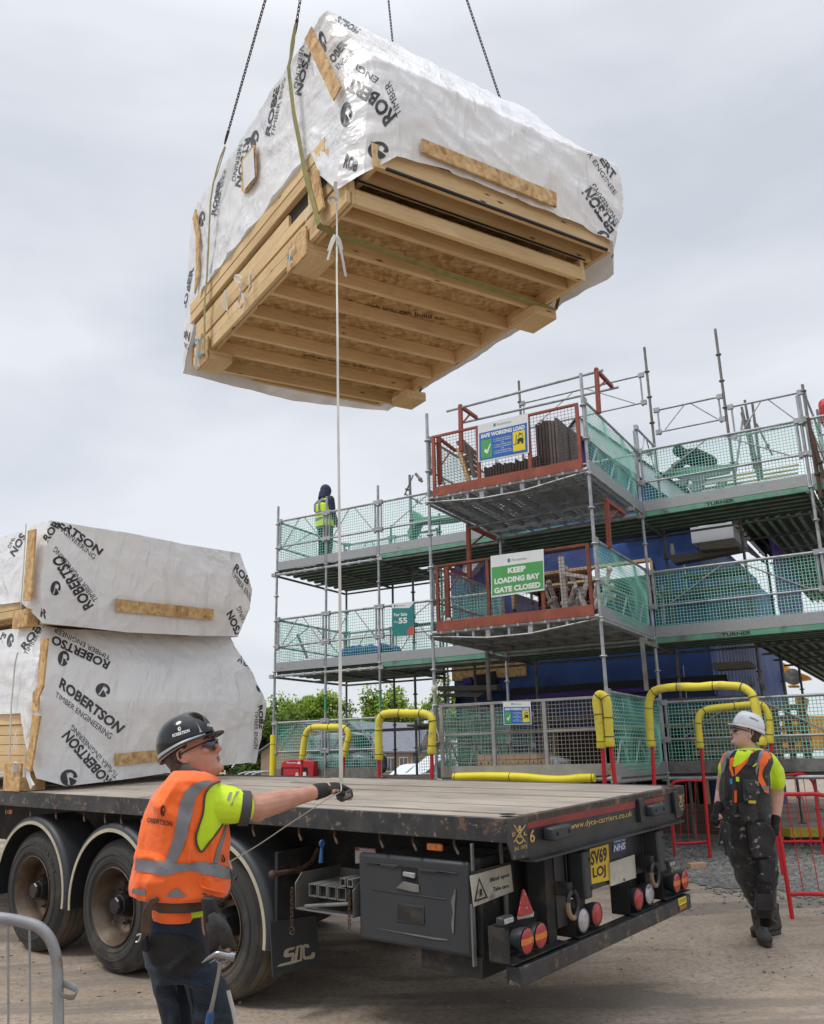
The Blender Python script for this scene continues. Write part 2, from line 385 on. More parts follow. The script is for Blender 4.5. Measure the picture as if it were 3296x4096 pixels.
mat('piping', (.055,.058,.062), g3(.04), 6, .7)
mat('skin', (.54,.29,.205), (.46,.215,.15), 14, .5, 0, 90, .12, [((.50,.17,.12), 7, .56, .72), ((.30,.15,.10), 60, .60, .72)], spec=.35)
mat('skin_pale', (.66,.42,.33), (.58,.33,.255), 12, .5, 0, 90, .08, [((.5,.17,.13), 7, .6, .78)], spec=.35)
mat('lips', (.34,.12,.10), (.3,.1,.09), 8, .45)
mat('hair_grey', (.10,.085,.075), (.045,.036,.03), 60, .8, 0, 200, .5, st=(1,1,.25))
mat('hair_brown', (.085,.055,.035), (.05,.032,.022), 60, .8, 0, 200, .5, st=(1,1,.25))
mat('helmet_black', (.008,.009,.010), (.011,.012,.013), 3, .16, 0, 10, 0, spec=.35, coat=.35)
mat('helmet_white', (.72,.73,.75), (.66,.67,.70), 3, .25, 0, 10, 0, coat=.3)
mat('helmet_grey', (.33,.34,.36), (.28,.29,.3), 90, .4, .2, 200, .2)
mat('denim', (.014,.027,.050), (.007,.012,.022), 5, .85, 0, 16, .6, [((.06,.078,.10), 5, .58, .74)], sheen=.05, bd=.02)
mat('black_cloth', (.016,.016,.017), (.042,.042,.045), 5, .8, 0, 15, .7, [((.08,.078,.075), 3, .5, .7), ((.30,.28,.25), 14, .60, .64)], sheen=.1, bd=.02)
mat('black_cloth_clean', (.010,.010,.011), (.018,.018,.019), 6, .85, 0, 90, .3)
mat('glove', (.012,.012,.013), (.022,.02,.02), 9, .8, 0, 120, .3)
mat('glove_red', (.10,.02,.02), (.02,.015,.015), 90, .8, 0, 120, .3)
mat('leather', (.10,.058,.035), (.055,.032,.02), 8, .7, 0, 60, .25)
mat('leather_black', (.035,.033,.032), (.016,.016,.016), 8, .6, 0, 50, .4)
mat('boot', (.035,.032,.029), (.075,.068,.06), 7, .8, 0, 60, .3)
mat('boot_sole', (.065,.06,.055), (.035,.033,.03), 9, .9, 0, 60, .3)
mat('lens_dark', (.02,.015,.05), (.05,.02,.09), 3, .05, 0, 1, 0, coat=1)
mat('hoodie', (.03,.045,.09), (.02,.03,.06), 4, .9)
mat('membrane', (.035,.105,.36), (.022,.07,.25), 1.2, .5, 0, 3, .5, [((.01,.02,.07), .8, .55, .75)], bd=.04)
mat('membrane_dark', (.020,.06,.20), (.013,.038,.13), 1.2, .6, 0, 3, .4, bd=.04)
mat('purple', (.08,.03,.28), (.05,.02,.2), 2, .5, 0, 5, .4, bd=.03)
mat('dark_sheet', (.022,.022,.026), (.012,.012,.014), 3, .6, 0, 6, .4, bd=.03)
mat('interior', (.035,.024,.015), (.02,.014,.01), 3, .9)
mat('blue_tarp', (.02,.10,.40), (.015,.07,.3), 4, .45, 0, 9, .5, bd=.03)
mat('grey_wrap', (.30,.32,.36), (.04,.045,.07), 3, .25, 0, 9, .6, bd=.03, coat=.5, lo=.42, hi=.6)
mat('red_bag', (.50,.02,.035), (.4,.015,.03), 3, .5, 0, 12, .3, bd=.02)
mat('tile_dark', (.028,.028,.032), (.045,.044,.046), 10, .75, 0, 60, .2)
mat('tile_grey', (.13,.125,.12), (.09,.088,.085), 12, .8, 0, 60, .2)
mat('roof_slate', (.21,.225,.26), (.16,.17,.20), 2, .7, st=(1,1,6))
mat('roof_tile_felt', (.10,.105,.125), (.07,.075,.09), 5, .7)
mat('fascia', (.62,.65,.69), (.55,.58,.62), 2, .5)
mat('bark', (.06,.05,.035), (.035,.028,.02), 9, .9, 0, 30, .4)
mat('excavator', (.72,.33,.02), (.6,.27,.02), 3, .45, 0, 40, .1, [((.08,.06,.05), 5, .6, .75)])
mat('van_white', (.72,.74,.77), (.66,.68,.71), 2, .25, coat=.5)
mat('glass_dark', (.02,.025,.03), (.04,.05,.06), 3, .06, coat=.8)
mat('timber_grey', (.17,.15,.125), (.11,.10,.085), 6, .85, 0, 50, .35, crd='UV', st=(1,8,1))
mat('dusty', (.55,.53,.50), (.42,.40,.37), 6, .85, 0, 60, .25)
mat('brown_board', (.30,.19,.11), (.22,.135,.08), 5, .85, 0, 50, .3)
mat('concrete', (.33,.32,.30), (.26,.25,.235), 6, .85, 0, 60, .25)
mat('sign_white', (.70,.71,.71), (.64,.65,.65), 3, .45)
mat('sign_blue', (.015,.13,.42), (.015,.11,.38), 3, .45)
mat('sign_green', (.07,.33,.09), (.06,.30,.08), 3, .45)
mat('sign_teal', (.01,.20,.19), (.01,.18,.17), 3, .45)
mat('sign_yellow', (.78,.62,.01), (.7,.56,.01), 3, .45)
mat('sign_coral', (.55,.09,.07), (.5,.08,.06), 3, .45)
mat('green_logo', (.03,.24,.17), (.03,.2,.15), 3, .45)
mat('barrier_galv', (.34,.345,.35), (.25,.255,.26), 7, .45, .5, 50, .1, [((.22,.16,.11), 8, .62, .72, .8)])
mat('rim_spot', (.5,.45,.36), (.3,.22,.15), 6, .5, .4)
mat('blue_handle', (.02,.09,.25), (.02,.07,.2), 8, .5)
mat('gravel_stone', (.26,.255,.24), (.15,.148,.138), 9, .9, 0, 60, .4)
mat('brick_clay', (.42,.19,.09), (.34,.14,.065), 14, .85, 0, 60, .3)
mat('grass', (.10,.17,.03), (.07,.12,.025), 1.5, .9)
def wood(name, c1, c2, c3, knots=True, gs=1.0, rough=.7):
    m, t, b = nodes(name); v = coord(t, 'UV', (1.2*gs, 22*gs, 1)); g = nz(t, v, 3, 7, .6, .6)
    c = ramp(t, g, [(.32, c1), (.5, c2), (.66, c3)])
    v2 = coord(t, 'UV', (.5, .5, 1)); c = mix(t, .55, c, ramp(t, nz(t, v2, 1.4, 3), [(.35, tuple(x*.78 for x in c2)), (.65, tuple(min(1, x*1.12) for x in c1))]))
    if knots:
        v3 = coord(t, 'UV', (1.7, 5.5, 1)); vo = N(t, 'ShaderNodeTexVoronoi', {'Scale': 1.6}); t.links.new(v3, vo.inputs['Vector'])
        k = ramp(t, vo.outputs['Distance'], [(.05, 1.0), (.12, 0.0)]); c = mix(t, k, c, tuple(x*.28 for x in c3))
    t.links.new(c, b.inputs['Base Color']); b.inputs['Roughness'].default_value = rough; b.inputs['Specular IOR Level'].default_value = .3
    bump(t, b, g, .35, .004); MT[name] = m
wood('timber', (.75,.56,.32), (.66,.46,.235), (.46,.29,.135))
wood('timber_end', (.58,.37,.17), (.5,.31,.13), (.36,.22,.1), False)
wood('deck_wood', (.50,.44,.37), (.31,.265,.22), (.085,.07,.058), False, .55, .85)
def osb(name, k=1.0):
    m, t, b = nodes(name); cs = None
    for i, (rot, sc) in enumerate((((.3,.5,.2), (13,34,20)), ((1.1,.2,1.3), (30,12,22)))):
        v = coord(t, 'Object', sc, rot); n = nz(t, v, .6, 2); mm = mix(t, .06, v, n, 'ADD')
        vo = N(t, 'ShaderNodeTexVoronoi', {'Scale': 1.0, 'Randomness': 1.0}); t.links.new(v, vo.inputs['Vector'])
        s = N(t, 'ShaderNodeSeparateColor'); t.links.new(vo.outputs['Color'], s.inputs[0])
        c = ramp(t, s.outputs[i], [(.0, (.30*k,.15*k,.055*k)), (.25, (.46*k,.27*k,.10*k)), (.6, (.60*k,.385*k,.165*k)), (1, (.72*k,.50*k,.25*k))])
        cs = c if cs is None else mix(t, .5, cs, c)
    t.links.new(cs, b.inputs['Base Color']); b.inputs['Roughness'].default_value = .65; bump(t, b, nz(t, coord(t), 40, 4), .25, .004); MT[name] = m
osb('osb'); osb('osb_raw', .85)
def wrapmat():
    m, t, b = nodes('wrap'); v = coord(t, 'Object', (1,1,1))
    big = nz(t, v, .9, 4); c = ramp(t, big, [(.3, (.84,.86,.90)), (.5, (.91,.91,.92)), (.7, (.90,.87,.83))])
    t.links.new(c, b.inputs['Base Color']); b.inputs['Roughness'].default_value = .30; b.inputs['Specular IOR Level'].default_value = .5; b.inputs['Coat Weight'].default_value = .2; b.inputs['Coat Roughness'].default_value = .22
    def fold(sc, rot, k, dist=.6):
        n = nz(t, coord(t, 'Object', sc, rot), k, 4, .5, dist); m_ = N(t, 'ShaderNodeMath', operation='SUBTRACT'); m_.inputs[1].default_value = .5; t.links.new(n, m_.inputs[0])
        a_ = N(t, 'ShaderNodeMath', operation='ABSOLUTE'); t.links.new(m_.outputs[0], a_.inputs[0]); return ramp(t, a_.outputs[0], [(.0, 1.0), (.12, .55), (.34, 0.0)])
    f1 = fold((.35,3.1,1.8), (.6,.35,.5), 1.05, .2); f2 = fold((2.8,.4,.7), (-.5,.8,-.4), 1.05, .2); f3 = fold((.8,.7,3.5), (.3,.2,.1), 1.0, .3)
    msk = ramp(t, nz(t, v, .7, 2), [(.42, 0.0), (.58, 1.0)]); x = mix(t, msk, f1, f2); x = mix(t, .15, x, f3)
    p = bump(t, b, x, .85, .06); bump(t, b, nz(t, coord(t, 'Object', (6,16,8), (.2,.6,.9)), .8, 4, .5, .4), .3, .014, p)
    ts = N(t, 'ShaderNodeBsdfTranslucent', {'Color': (.8,.8,.8,1)}); mx = N(t, 'ShaderNodeMixShader', {0: .18}); o = t.nodes['Material Output']
    t.links.new(b.outputs[0], mx.inputs[1]); t.links.new(ts.outputs[0], mx.inputs[2]); t.links.new(mx.outputs[0], o.inputs[0]); MT['wrap'] = m
wrapmat()
def brickmat(name, c1, c2, mortar, sc=1.0):
    m, t, b = nodes(name); br = N(t, 'ShaderNodeTexBrick', {'Scale': sc, 'Mortar Size': .012, 'Brick Width': .225, 'Row Height': .075, 'Color1': (*c1, 1), 'Color2': (*c2, 1), 'Mortar': (*mortar, 1)})
    t.links.new(coord(t, 'UV'), br.inputs['Vector']); t.links.new(br.outputs['Color'], b.inputs['Base Color']); b.inputs['Roughness'].default_value = .85; MT[name] = m
brickmat('brick_house', (.36,.19,.12), (.28,.14,.09), (.36,.32,.27)); brickmat('brick_wall', (.17,.08,.05), (.12,.06,.04), (.12,.10,.09))
def groundmat():
    m, t, b = nodes('dirt'); v = coord(t, 'Object', (1,1,1)); tr = coord(t, 'Object', (.35,2.2,1), (0,0,R_(-38)))
    c = ramp(t, nz(t, v, .9, 9, .62), [(.34, (.29,.23,.175)), (.5, (.375,.305,.235)), (.66, (.44,.365,.295))])
    c = mix(t, ramp(t, nz(t, tr, 1.1, 7, .6, .3), [(.48, 0.0), (.58, .7)]), c, (.17,.15,.13))
    c = mix(t, ramp(t, nz(t, v, 26, 8, .7), [(.42, .55), (.53, 0.0)]), c, (.19,.15,.115))
    c = mix(t, ramp(t, nz(t, v, 3.5, 8, .7), [(.6, 0.0), (.75, .5)]), c, (.42,.37,.31))
    t.links.new(c, b.inputs['Base Color']); b.inputs['Roughness'].default_value = .95; b.inputs['Specular IOR Level'].default_value = .2
    p = bump(t, b, nz(t, v, 5, 9, .62), .4, .03); bump(t, b, nz(t, v, 60, 6, .7), .3, .006, p); MT['dirt'] = m
    m, t, b = nodes('gravel'); v = coord(t); vo = N(t, 'ShaderNodeTexVoronoi', {'Scale': 26.0}); t.links.new(v, vo.inputs['Vector'])
    s = N(t, 'ShaderNodeSeparateColor'); t.links.new(vo.outputs['Color'], s.inputs[0])
    c = ramp(t, s.outputs[0], [(0, (.085,.083,.075)), (.5, (.18,.177,.165)), (1, (.32,.31,.29))]); c = mix(t, ramp(t, nz(t, v, 1.3, 6), [(.5, 0.0), (.68, .7)]), c, (.20,.165,.13))
    t.links.new(c, b.inputs['Base Color']); b.inputs['Roughness'].default_value = .95
    inv = N(t, 'ShaderNodeMath', operation='SUBTRACT'); inv.inputs[0].default_value = 1; t.links.new(vo.outputs['Distance'], inv.inputs[1]); bump(t, b, inv.outputs[0], 1.0, .05); MT['gravel'] = m
groundmat()
def leafmat(name, a, b_):
    m, t, b = nodes(name); oi = N(t, 'ShaderNodeTexCoord'); c = ramp(t, nz(t, coord(t), .8, 4), [(.35, a), (.65, b_)]); t.links.new(c, b.inputs['Base Color'])
    b.inputs['Roughness'].default_value = .6; b.inputs['Specular IOR Level'].default_value = .2; MT[name] = m
    ts = N(t, 'ShaderNodeBsdfTranslucent'); t.links.new(c, ts.inputs[0]); mx = N(t, 'ShaderNodeMixShader', {0: .4}); o = t.nodes['Material Output']
    t.links.new(b.outputs[0], mx.inputs[1]); t.links.new(ts.outputs[0], mx.inputs[2]); t.links.new(mx.outputs[0], o.inputs[0])
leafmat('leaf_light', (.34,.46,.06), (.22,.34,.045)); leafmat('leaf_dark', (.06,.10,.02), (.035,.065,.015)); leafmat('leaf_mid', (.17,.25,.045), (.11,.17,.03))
# ------------------------------------------------------------------ ground
def axis_steps(a, b, near, far):
    out = []; x = 0.0
    while x < b: out.append(x); x += near if x < 22 else (x*.09)
    neg = []; x = near
    while x < -a: neg.append(-x); x += near if x < 22 else (x*.09)
    return neg[::-1]+out+[b]
xs = axis_steps(-900, 900, .5, 0); ys = axis_steps(-60, 1600, .5, 0)
g = MB()
def gnz(x, y):
    d = math.hypot(x, y-6)
    if d > 20: return .06*min(1, (d-20)/60)*noise.noise(Vector((x*.03, y*.03, 0)))
    c_, s_ = math.cos(R_(-38)), math.sin(R_(-38)); tr_ = (x*s_+y*c_)
    return (.010*noise.noise(Vector((x*.8, y*.8, 0)))+.006*noise.noise(Vector((x*.5, tr_*4, 2))))
for y in ys:
    for x in xs: g.v.append(Vector((x, y, gz(x, y)+gnz(x, y))))
nx = len(xs)
for j in range(len(ys)-1):
    for i in range(nx-1): q = j*nx+i; g.face((q, q+1, q+1+nx, q+nx))
tag(g.build('ground', MT['dirt'], smooth=80), kind='structure')
# grass field beyond the site
g = MB()
def gpatch(x0, y0, x1, y1, dz, n=24):
    g.grid(lambda u, v: (x0+(x1-x0)*u, y0+(y1-y0)*v, gz(x0+(x1-x0)*u, y0+(y1-y0)*v)+dz), n, n)
gpatch(-60, 34, 0, 120, .1)
tag(g.build('grass_field', MT['grass'], smooth=80), kind='structure')
# grey gravel strip in front of the scaffold
GV = [('V', 170, 395), ('V', 330, 700), ('V', 620, 760), ('V', 1000, 760), ('V', 1735, 830)]
gpts = [gp(*p) for p in GV]
e = gpts[-1]; gpts += [e+np.array([6, -1, 0]), e+np.array([8, 8, 0])]
far0 = SC.w(5.5, 4.0, 0); far1 = SC.w(-12, 4.0, 0)
near = []
for i in range(len(gpts)-2):
    for t in np.linspace(0, 1, 10)[:-1]: near.append(gpts[i]*(1-t)+gpts[i+1]*t)
near = [(p[0]+.14*noise.noise(Vector((p[0]*3, p[1]*3, 1))), p[1]+.22*noise.noise(Vector((p[0]*3, p[1]*3, 5)))) for p in near]
outl = near + [(gpts[-2][0], gpts[-2][1]), (gpts[-1][0], gpts[-1][1]), (far1[0], far1[1]), (far0[0], far0[1]), (gpts[0][0]-2.5, gpts[0][1]+1.5)]
def inpoly(x, y):
    c = False; n = len(outl); j = n-1
    for i in range(n):
        xi, yi = outl[i]; xj, yj = outl[j]
        if (yi > y) != (yj > y) and x < (xj-xi)*(y-yi)/(yj-yi)+xi: c = not c
        j = i
    return c
g = MB(); cs = .11; X0, Y0, NX, NY = 1.0, 7.5, 150, 105; idx = {}
def gv(i, j):
    if (i, j) not in idx: x, y = X0+i*cs, Y0+j*cs; idx[i, j] = len(g.v); g.v.append(Vector((x, y, gz(x, y)+gnz(x, y)+.007)))
    return idx[i, j]
for i in range(NX):
    for j in range(NY):
        if inpoly(X0+(i+.5)*cs, Y0+(j+.5)*cs): g.face((gv(i, j), gv(i+1, j), gv(i+1, j+1), gv(i, j+1)))
tag(g.build('gravel_path', MT['gravel'], smooth=80), kind='structure')
def stones(name, label, m, n, xr, yr, s0, s1, inside, cat='gravel'):
    g = MB(); rnd = random.Random(5)
    base = [Vector(p) for p in ((1,0,0),(-1,0,0),(0,1,0),(0,-1,0),(0,0,.8),(0,0,-.6))]; F = ((0,2,4),(2,1,4),(1,3,4),(3,0,4),(2,0,5),(1,2,5),(3,1,5),(0,3,5))
    c = 0
    while c < n:
        x, y = rnd.uniform(*xr), rnd.uniform(*yr)
        if not inside(x, y, rnd): c += .05; continue
        c += 1; s = rnd.uniform(s0, s1)*(1+rnd.random()**6*1.5); a = rnd.random()*6.3; z = gz(x, y)+gnz(x, y)+.008
        i0 = len(g.v)
        for b in base:
            q = Vector((b.x*rnd.uniform(.6, 1.3), b.y*rnd.uniform(.5, 1.1), b.z*rnd.uniform(.5, 1.0)))*s
            g.v.append(Vector((x+q.x*math.cos(a)-q.y*math.sin(a), y+q.x*math.sin(a)+q.y*math.cos(a), z+q.z)))
        for f in F: g.face([i0+k for k in f])
    tag(g.build(name, m, smooth=0), label, cat, kind='stuff')
stones('gravel', 'loose grey crushed stone lying between the road and the scaffold', MT['gravel_stone'], 15000, (1.5, 9), (7.6, 14.5), .009, .028, lambda x, y, r: inpoly(x, y) or (inpoly(x, y+.5) and r.random() < .3) or (inpoly(x, y+1.3) and r.random() < .06))
stones('dirt_clods', 'small brown clods and grit scattered over the dirt road', MT['dirt'], 1500, (-6, 8), (3.0, 12), .004, .014, lambda x, y, r: not inpoly(x, y) and noise.noise(Vector((x*.9, y*.9, 3))) > -.12 and abs(noise.noise(Vector((x*2, y*2, 8)))) > .06, 'grit')
# ------------------------------------------------------------------ flatbed trailer
T0 = thing('flatbed_trailer', TR.w(1.25, 5, NC-R_TY), 'long black flatbed lorry trailer with worn timber deck and rusty side rail', 'trailer')
LEN = 13.0
def tb(name, m, *boxes, bevel=0, parent=T0, **k):
    b = MB()
    for lo, hi in boxes: b.box(TR, lo, hi)
    return b.build(name, m, parent, bevel=bevel, **k)
# deck boards
b = MB(); wd = [.2]*12; a = .03
bw = (2.5-.06)/11
for i in range(11):
    b0 = .045
    while b0 < LEN:
        ln = random.uniform(3.2, 4.6); b1 = min(LEN, b0+ln); dz = random.uniform(-.012, .002)
        gp_ = .022 if i in (2, 5, 8) else .008; b.box(TR, (a+gp_, b0+.004, -.035), (a+bw-gp_*.4, b1-.004, dz)); b0 = b1
    a += bw
dk = b.build('deck', MT['deck_wood'], T0, bevel=.004)
tb('side_rail', MT['black_rust'], ((0, 0.012, -.135), (.03, LEN, -.002)), bevel=.004)
tb('side_rail', MT['black_rust'], ((2.47, 0.012, -.135), (2.5, LEN, -.002)), bevel=.004)
# lashing sockets in the deck corners
for k_, x, y in (('S3', 1565, 517), ('I', 1610, 1335), ('I', 600, 1512)):
    c = TR.hit(k_, x, y, 2, 0); b = MB(); b.lathe(c+TR.X[2]*.0005, TR.X[2], [(0, 0), (.0015, .045), (.003, .052), (.0035, .05), (.0035, 0)], 20)
    b.build('lashing_socket', MT['groove'], T0)
# tail beam
tail = tb('tail_beam', MT['black_paint'], ((.19, .0, -.245), (2.32, .05, -.035)), bevel=.003)
tb('tail_edge', MT['rust_edge'], ((.0, -.006, -.045), (2.5, .045, -.001)), bevel=.005)
tb('tail_flange', MT['black_paint'], ((.17, -.05, -.255), (2.34, .06, -.243)), bevel=.002)
P_B0 = (TR.w(0, 0, 0), TR.X[1])
def pB(v): return (TR.w(0, v, 0), TR.X[1])
def dplate(name, k, pts, ax, val, thick, m, parent, bevel=0):
    b = MB(); b.prism([TR.hit(k, x, y, ax, val) for x, y in pts], TR.X[ax]*thick); return b.build(name, m, parent, bevel=bevel, smooth=30)
cl = dplate('corner_bracket', 'O', [(262,440),(405,415),(415,728),(300,755),(262,640)], 1, -.008, .012, MT['black_rust'], T0)
crr = dplate('corner_bracket', 'O', [(1540,195),(1612,180),(1618,340),(1598,412),(1555,432)], 1, -.008, .012, MT['black_rust'], T0)
dplate('red_band', 'O', [(408,447),(1235,297),(1235,350),(408,512)], 1, -.006, .005, MT['red_band'], tail)
dplate('red_band', 'O', [(1308,286),(1458,256),(1458,290),(1308,326)], 1, -.006, .005, MT['red_band'], tail)
b = MB(); text_on(b, 'www.dyce-carriers.co.uk', 'O', [(735,532),(1210,425),(1208,370),(733,468)], pB(-.001), .012)
text_on(b, '6', 'O', [(420,622),(460,612),(458,512),(418,520)], pB(-.001), .02); text_on(b, '6', 'O', [(1425,320),(1443,316),(1443,300),(1425,304)], pB(-.001), .02)
b.build('lettering', MT['gold'], tail)
def crest(k, cx, cy, s, sx, target, par):
    b = MB(); m_ = lambda *p: [(cx+x*s*sx, cy+y*s) for x, y in p]
    for q in (((-1,-1.2),(-.85,-1.28),(1.0,.95),(.85,1.02)), ((1,-1.2),(.85,-1.28),(-1.0,.95),(-.85,1.02))): poly_on(b, k, m_(*q), target, .002)
    poly_on(b, k, m_(*[(.22*math.cos(t), -.92+.25*math.sin(t)) for t in np.linspace(0, 6, 10)]), target, .0025)
    poly_on(b, k, m_((-.3,-.75),(.3,-.75),(.2,-.45),(-.2,-.45)), target, .0025)
    poly_on(b, k, m_((-.7,.55),(-.3,.85),(0,1.1),(.3,.85),(.7,.55),(.45,1.05),(0,1.3),(-.45,1.05)), target, .002)
    for ch, x, y, h in (('D', -.95, .05, .5), ('C', 0, .1, .75), ('L', .9, -.1, .5)):
        text_on(b, ch, k, [(cx+(x-.26)*s*sx, cy+(y+h/2)*s), (cx+(x+.26)*s*sx, cy+(y+h/2-.1)*s), (cx+(x+.26)*s*sx, cy+(y-h/2-.1)*s), (cx+(x-.26)*s*sx, cy+(y-h/2)*s)], target, .03, .003)
    return b
b = crest('O', 342, 555, 60, .8, pB(-.008), cl); text_on(b, 'Est. 1973', 'O', [(302,680),(398,662),(398,632),(302,650)], pB(-.008), .02, .003)
b.build('crest', MT['gold'], cl)
b = crest('O', 1585, 295, 40, .55, pB(-.008), crr); text_on(b, 'Est. 1973', 'O', [(1563,375),(1605,366),(1605,350),(1563,359)], pB(-.008), .02, .003); b.build('crest', MT['gold'], crr)
# upper bump stops
for (k1, k2) in ((.35, .57), (1.75, 1.96)):
    o = tb('bump_stop', MT['black_plastic'], ((k1, -.08, -.16), (k2, 0, -.085)), bevel=.012)
    b = MB()
    for a_ in (k1+.04, k2-.04): b.lathe(TR.w(a_, -.0805, -.122), -TR.X[1], [(.0, .0), (.001, .014), (.0015, .0)], 14)
    b.build('bolt_hole', MT['groove'], o)
for a_ in (1.64, 2.25): tb('stake_pocket', MT['black_paint'], ((a_, -.03, -.19), (a_+.075, .0, -.03)), bevel=.004)
# lower rear panel with plates
tb('rear_panel', MT['black_paint'], ((.78, .10, -.56), (2.1, .13, -.255)), ((.60, .08, -.70), (.72, .5, -.255)), bevel=.004)
for k1, k2 in ((.79, .885), (1.90, 2.02)):
    o = tb('dock_buffer', MT['black_plastic'], ((k1, -.02, -.56), (k2, .10, -.275)), bevel=.015)
    b = MB()
    for n_ in (-.33, -.5): b.lathe(TR.w((k1+k2)/2+.03, -.0205, n_), -TR.X[1], [(0, 0), (.001, .013), (.0015, 0)], 14)
    b.build('bolt_hole', MT['groove'], o)
npl = dplate('number_plate', 'O', [(885,668),(1028,628),(1042,905),(900,938)], 1, .09, .006, MT['yellow_plate'], T0)
b = MB(); text_on(b, 'SV69', 'O', [(893,800),(1018,758),(1014,648),(890,685)], pB(.09), .03, .002); text_on(b, 'LOJ', 'O', [(910,915),(1010,885),(1005,785),(905,812)], pB(.09), .03, .002)
b.build('lettering', MT['ink'], npl)
nh = dplate('sticker', 'O', [(1062,612),(1160,585),(1165,675),(1066,698)], 1, .097, .002, MT['blue_sticker'], T0)
b = MB(); text_on(b, 'NHS', 'O', [(1068,690),(1161,665),(1158,612),(1065,638)], pB(.097), .03, .002, shear=.2); text_on(b, 'THANK YOU', 'O', [(1068,620),(1158,600),(1157,585),(1067,605)], pB(.097), .03, .002)
b.build('lettering', MT['white_paint'], nh)
wp = dplate('blank_plate', 'O', [(1037,775),(1230,710),(1243,888),(1047,955)], 1, .08, .01, MT['white_dirty'], T0)
b = MB(); b.lathe(TR.hit('O', 1150, 902, 1, .078), -TR.X[1], [(0, .01), (.006, .008), (.007, 0)], 12); b.build('latch', MT['steel_worn'], wp)
# lamp brackets + lamps
def bracket(a0, a1, n0, n1):
    tb('lamp_bracket', MT['chassis'], ((a0, .16, n0), (a1, .18, n1)), ((a0, .02, n0-.006), (a1, .18, n0)), ((a0-.004, .04, n0), (a0, .18, n1)), bevel=.002)
bracket(.0, .62, -.765, -.585); bracket(.74, 1.1, -.77, -.60); bracket(1.5, 1.9, -.775, -.6); bracket(2.05, 2.5, -.765, -.6)
def lamp(a, n, r, kind, b0=.03):
    b = MB(); c = TR.w(a, b0, n); ax = -TR.X[1]
    b.lathe(c, ax, [(-.075, 0), (-.075, r*.75), (-.03, r*.98), (.0, r*1.02), (.006, r*1.0), (.006, r*.93)], 36); o = b.build('rear_lamp', MT['black_plastic'], T0)
    if kind in ('ra',):
        for m_, y0, y1 in (('lens_red', .24, 1), ('lens_amber', -.24, .24), ('lens_red', -1, -.24)):
            b = MB()
            def fn(u, v, y0=y0, y1=y1):
                y = y0+(y1-y0)*v; x = (2*u-1)*math.sqrt(max(0, 1-y*y))
                return TR.w(a+x*r*.94, b0-.006-.014*math.sqrt(max(0, 1-.8*(x*x+y*y))), n+y*r*.94)
            b.grid(fn, 16, 10); b.build('lens', MT[m_], o, smooth=60, recalc=True)
    else:
        b = MB(); b.lathe(c, ax, [(.004, r*.94), (.014, r*.8), (.019, r*.4), (.021, 0)], 36); b.build('lens', MT[kind], o, smooth=60)
for a_ in (.15, .30): lamp(a_, -.672, .070, 'ra')
lamp(.82, -.685, .072, 'lens_clear'); lamp(1.0, -.68, .07, 'lens_red')
lamp(1.61, -.69, .072, 'lens_red'); lamp(1.79, -.685, .072, 'lens_clear')
for a_ in (2.26, 2.41): lamp(a_, -.682, .07, 'ra')
for p in (('O', 235, 1215), ('O', 1500, 778)):
    c = TR.loc(*p, 1, .05); o = tb('strobe_lamp', MT['black_plastic'], ((c[0]-.055, .03, c[2]-.022), (c[0]+.055, .08, c[2]+.022)), bevel=.01)
    tb('lens', MT['lens_clear'], ((c[0]-.045, .024, c[2]-.013), (c[0]+.045, .03, c[2]+.013)), bevel=.002, parent=o)
# warning triangle, yellow stickers
dplate('triangle_backing', 'O', [(335,1210),(333,1180),(455,1150),(452,1188)], 1, .10, .006, MT['white_dirty'], T0)
tri = dplate('reflector_triangle', 'O', [(375,978),(385,978),(453,1150),(448,1165),(345,1190),(338,1180)], 1, .08, .012, MT['lens_red'], T0, bevel=.003)
b = MB()
for x, y in ((387,1018),(398,1122)): b.lathe(TR.hit('O', x, y, 1, .08), -TR.X[1], [(0, .008), (.003, .007), (.004, 0)], 12)
b.build('rivet', MT['chrome'], tri)
st = dplate('sticker', 'O', [(503,1005),(583,1010),(588,1078),(508,1070)], 1, .155, .002, MT['yellow_sticker'], T0)
b = MB()
for i, s_ in enumerate(('SWITCH', 'OPERATED', 'FLASHING', 'INDICATOR', 'LIGHTS')):
    text_on(b, s_, 'O', [(515,1024+i*11),(577,1028+i*11),(577,1019+i*11),(515,1015+i*11)], pB(.155), .02, .002)
b.build('lettering', MT['ink'], st)
# central hooks (shackle rings)
for k1, y1 in (('O', (755,1095)), ('O', (1388,862))):
    c = TR.hit(k1, *y1, 1, -.02); b = MB(); X = V3(TR.X[0]); Z = V3(TR.X[2]); rr = .075
    pts = [V3(c)+X*(rr*.8*math.cos(t))+Z*(rr*math.sin(t)-.0) for t in np.linspace(R_(100), R_(440), 22)]
    b.tube(pts, .014, 8); o = b.build('towing_ring', MT['black_paint'], T0)
    b = MB(); b.tube(pts[4:12], .0155, 8); b.build('yellow_paint', MT['brown_board'], o)
    tb('ring_mount', MT['chassis'], ((0,0,0),(0,0,0)) if False else ((TR.loc('O', *y1, 1, -.02)[0]-.03, -.01, TR.loc('O', *y1, 1, -.02)[2]+.05), (TR.loc('O', *y1, 1, -.02)[0]+.03, .15, TR.loc('O', *y1, 1, -.02)[2]+.12)), bevel=.005)
tb('support_leg', MT['chassis'], ((.50, .09, -.80), (.60, .22, -.25)), bevel=.004)
tb('support_leg', MT['chassis'], ((1.88, .09, -.80), (1.98, .22, -.25)), bevel=.004)
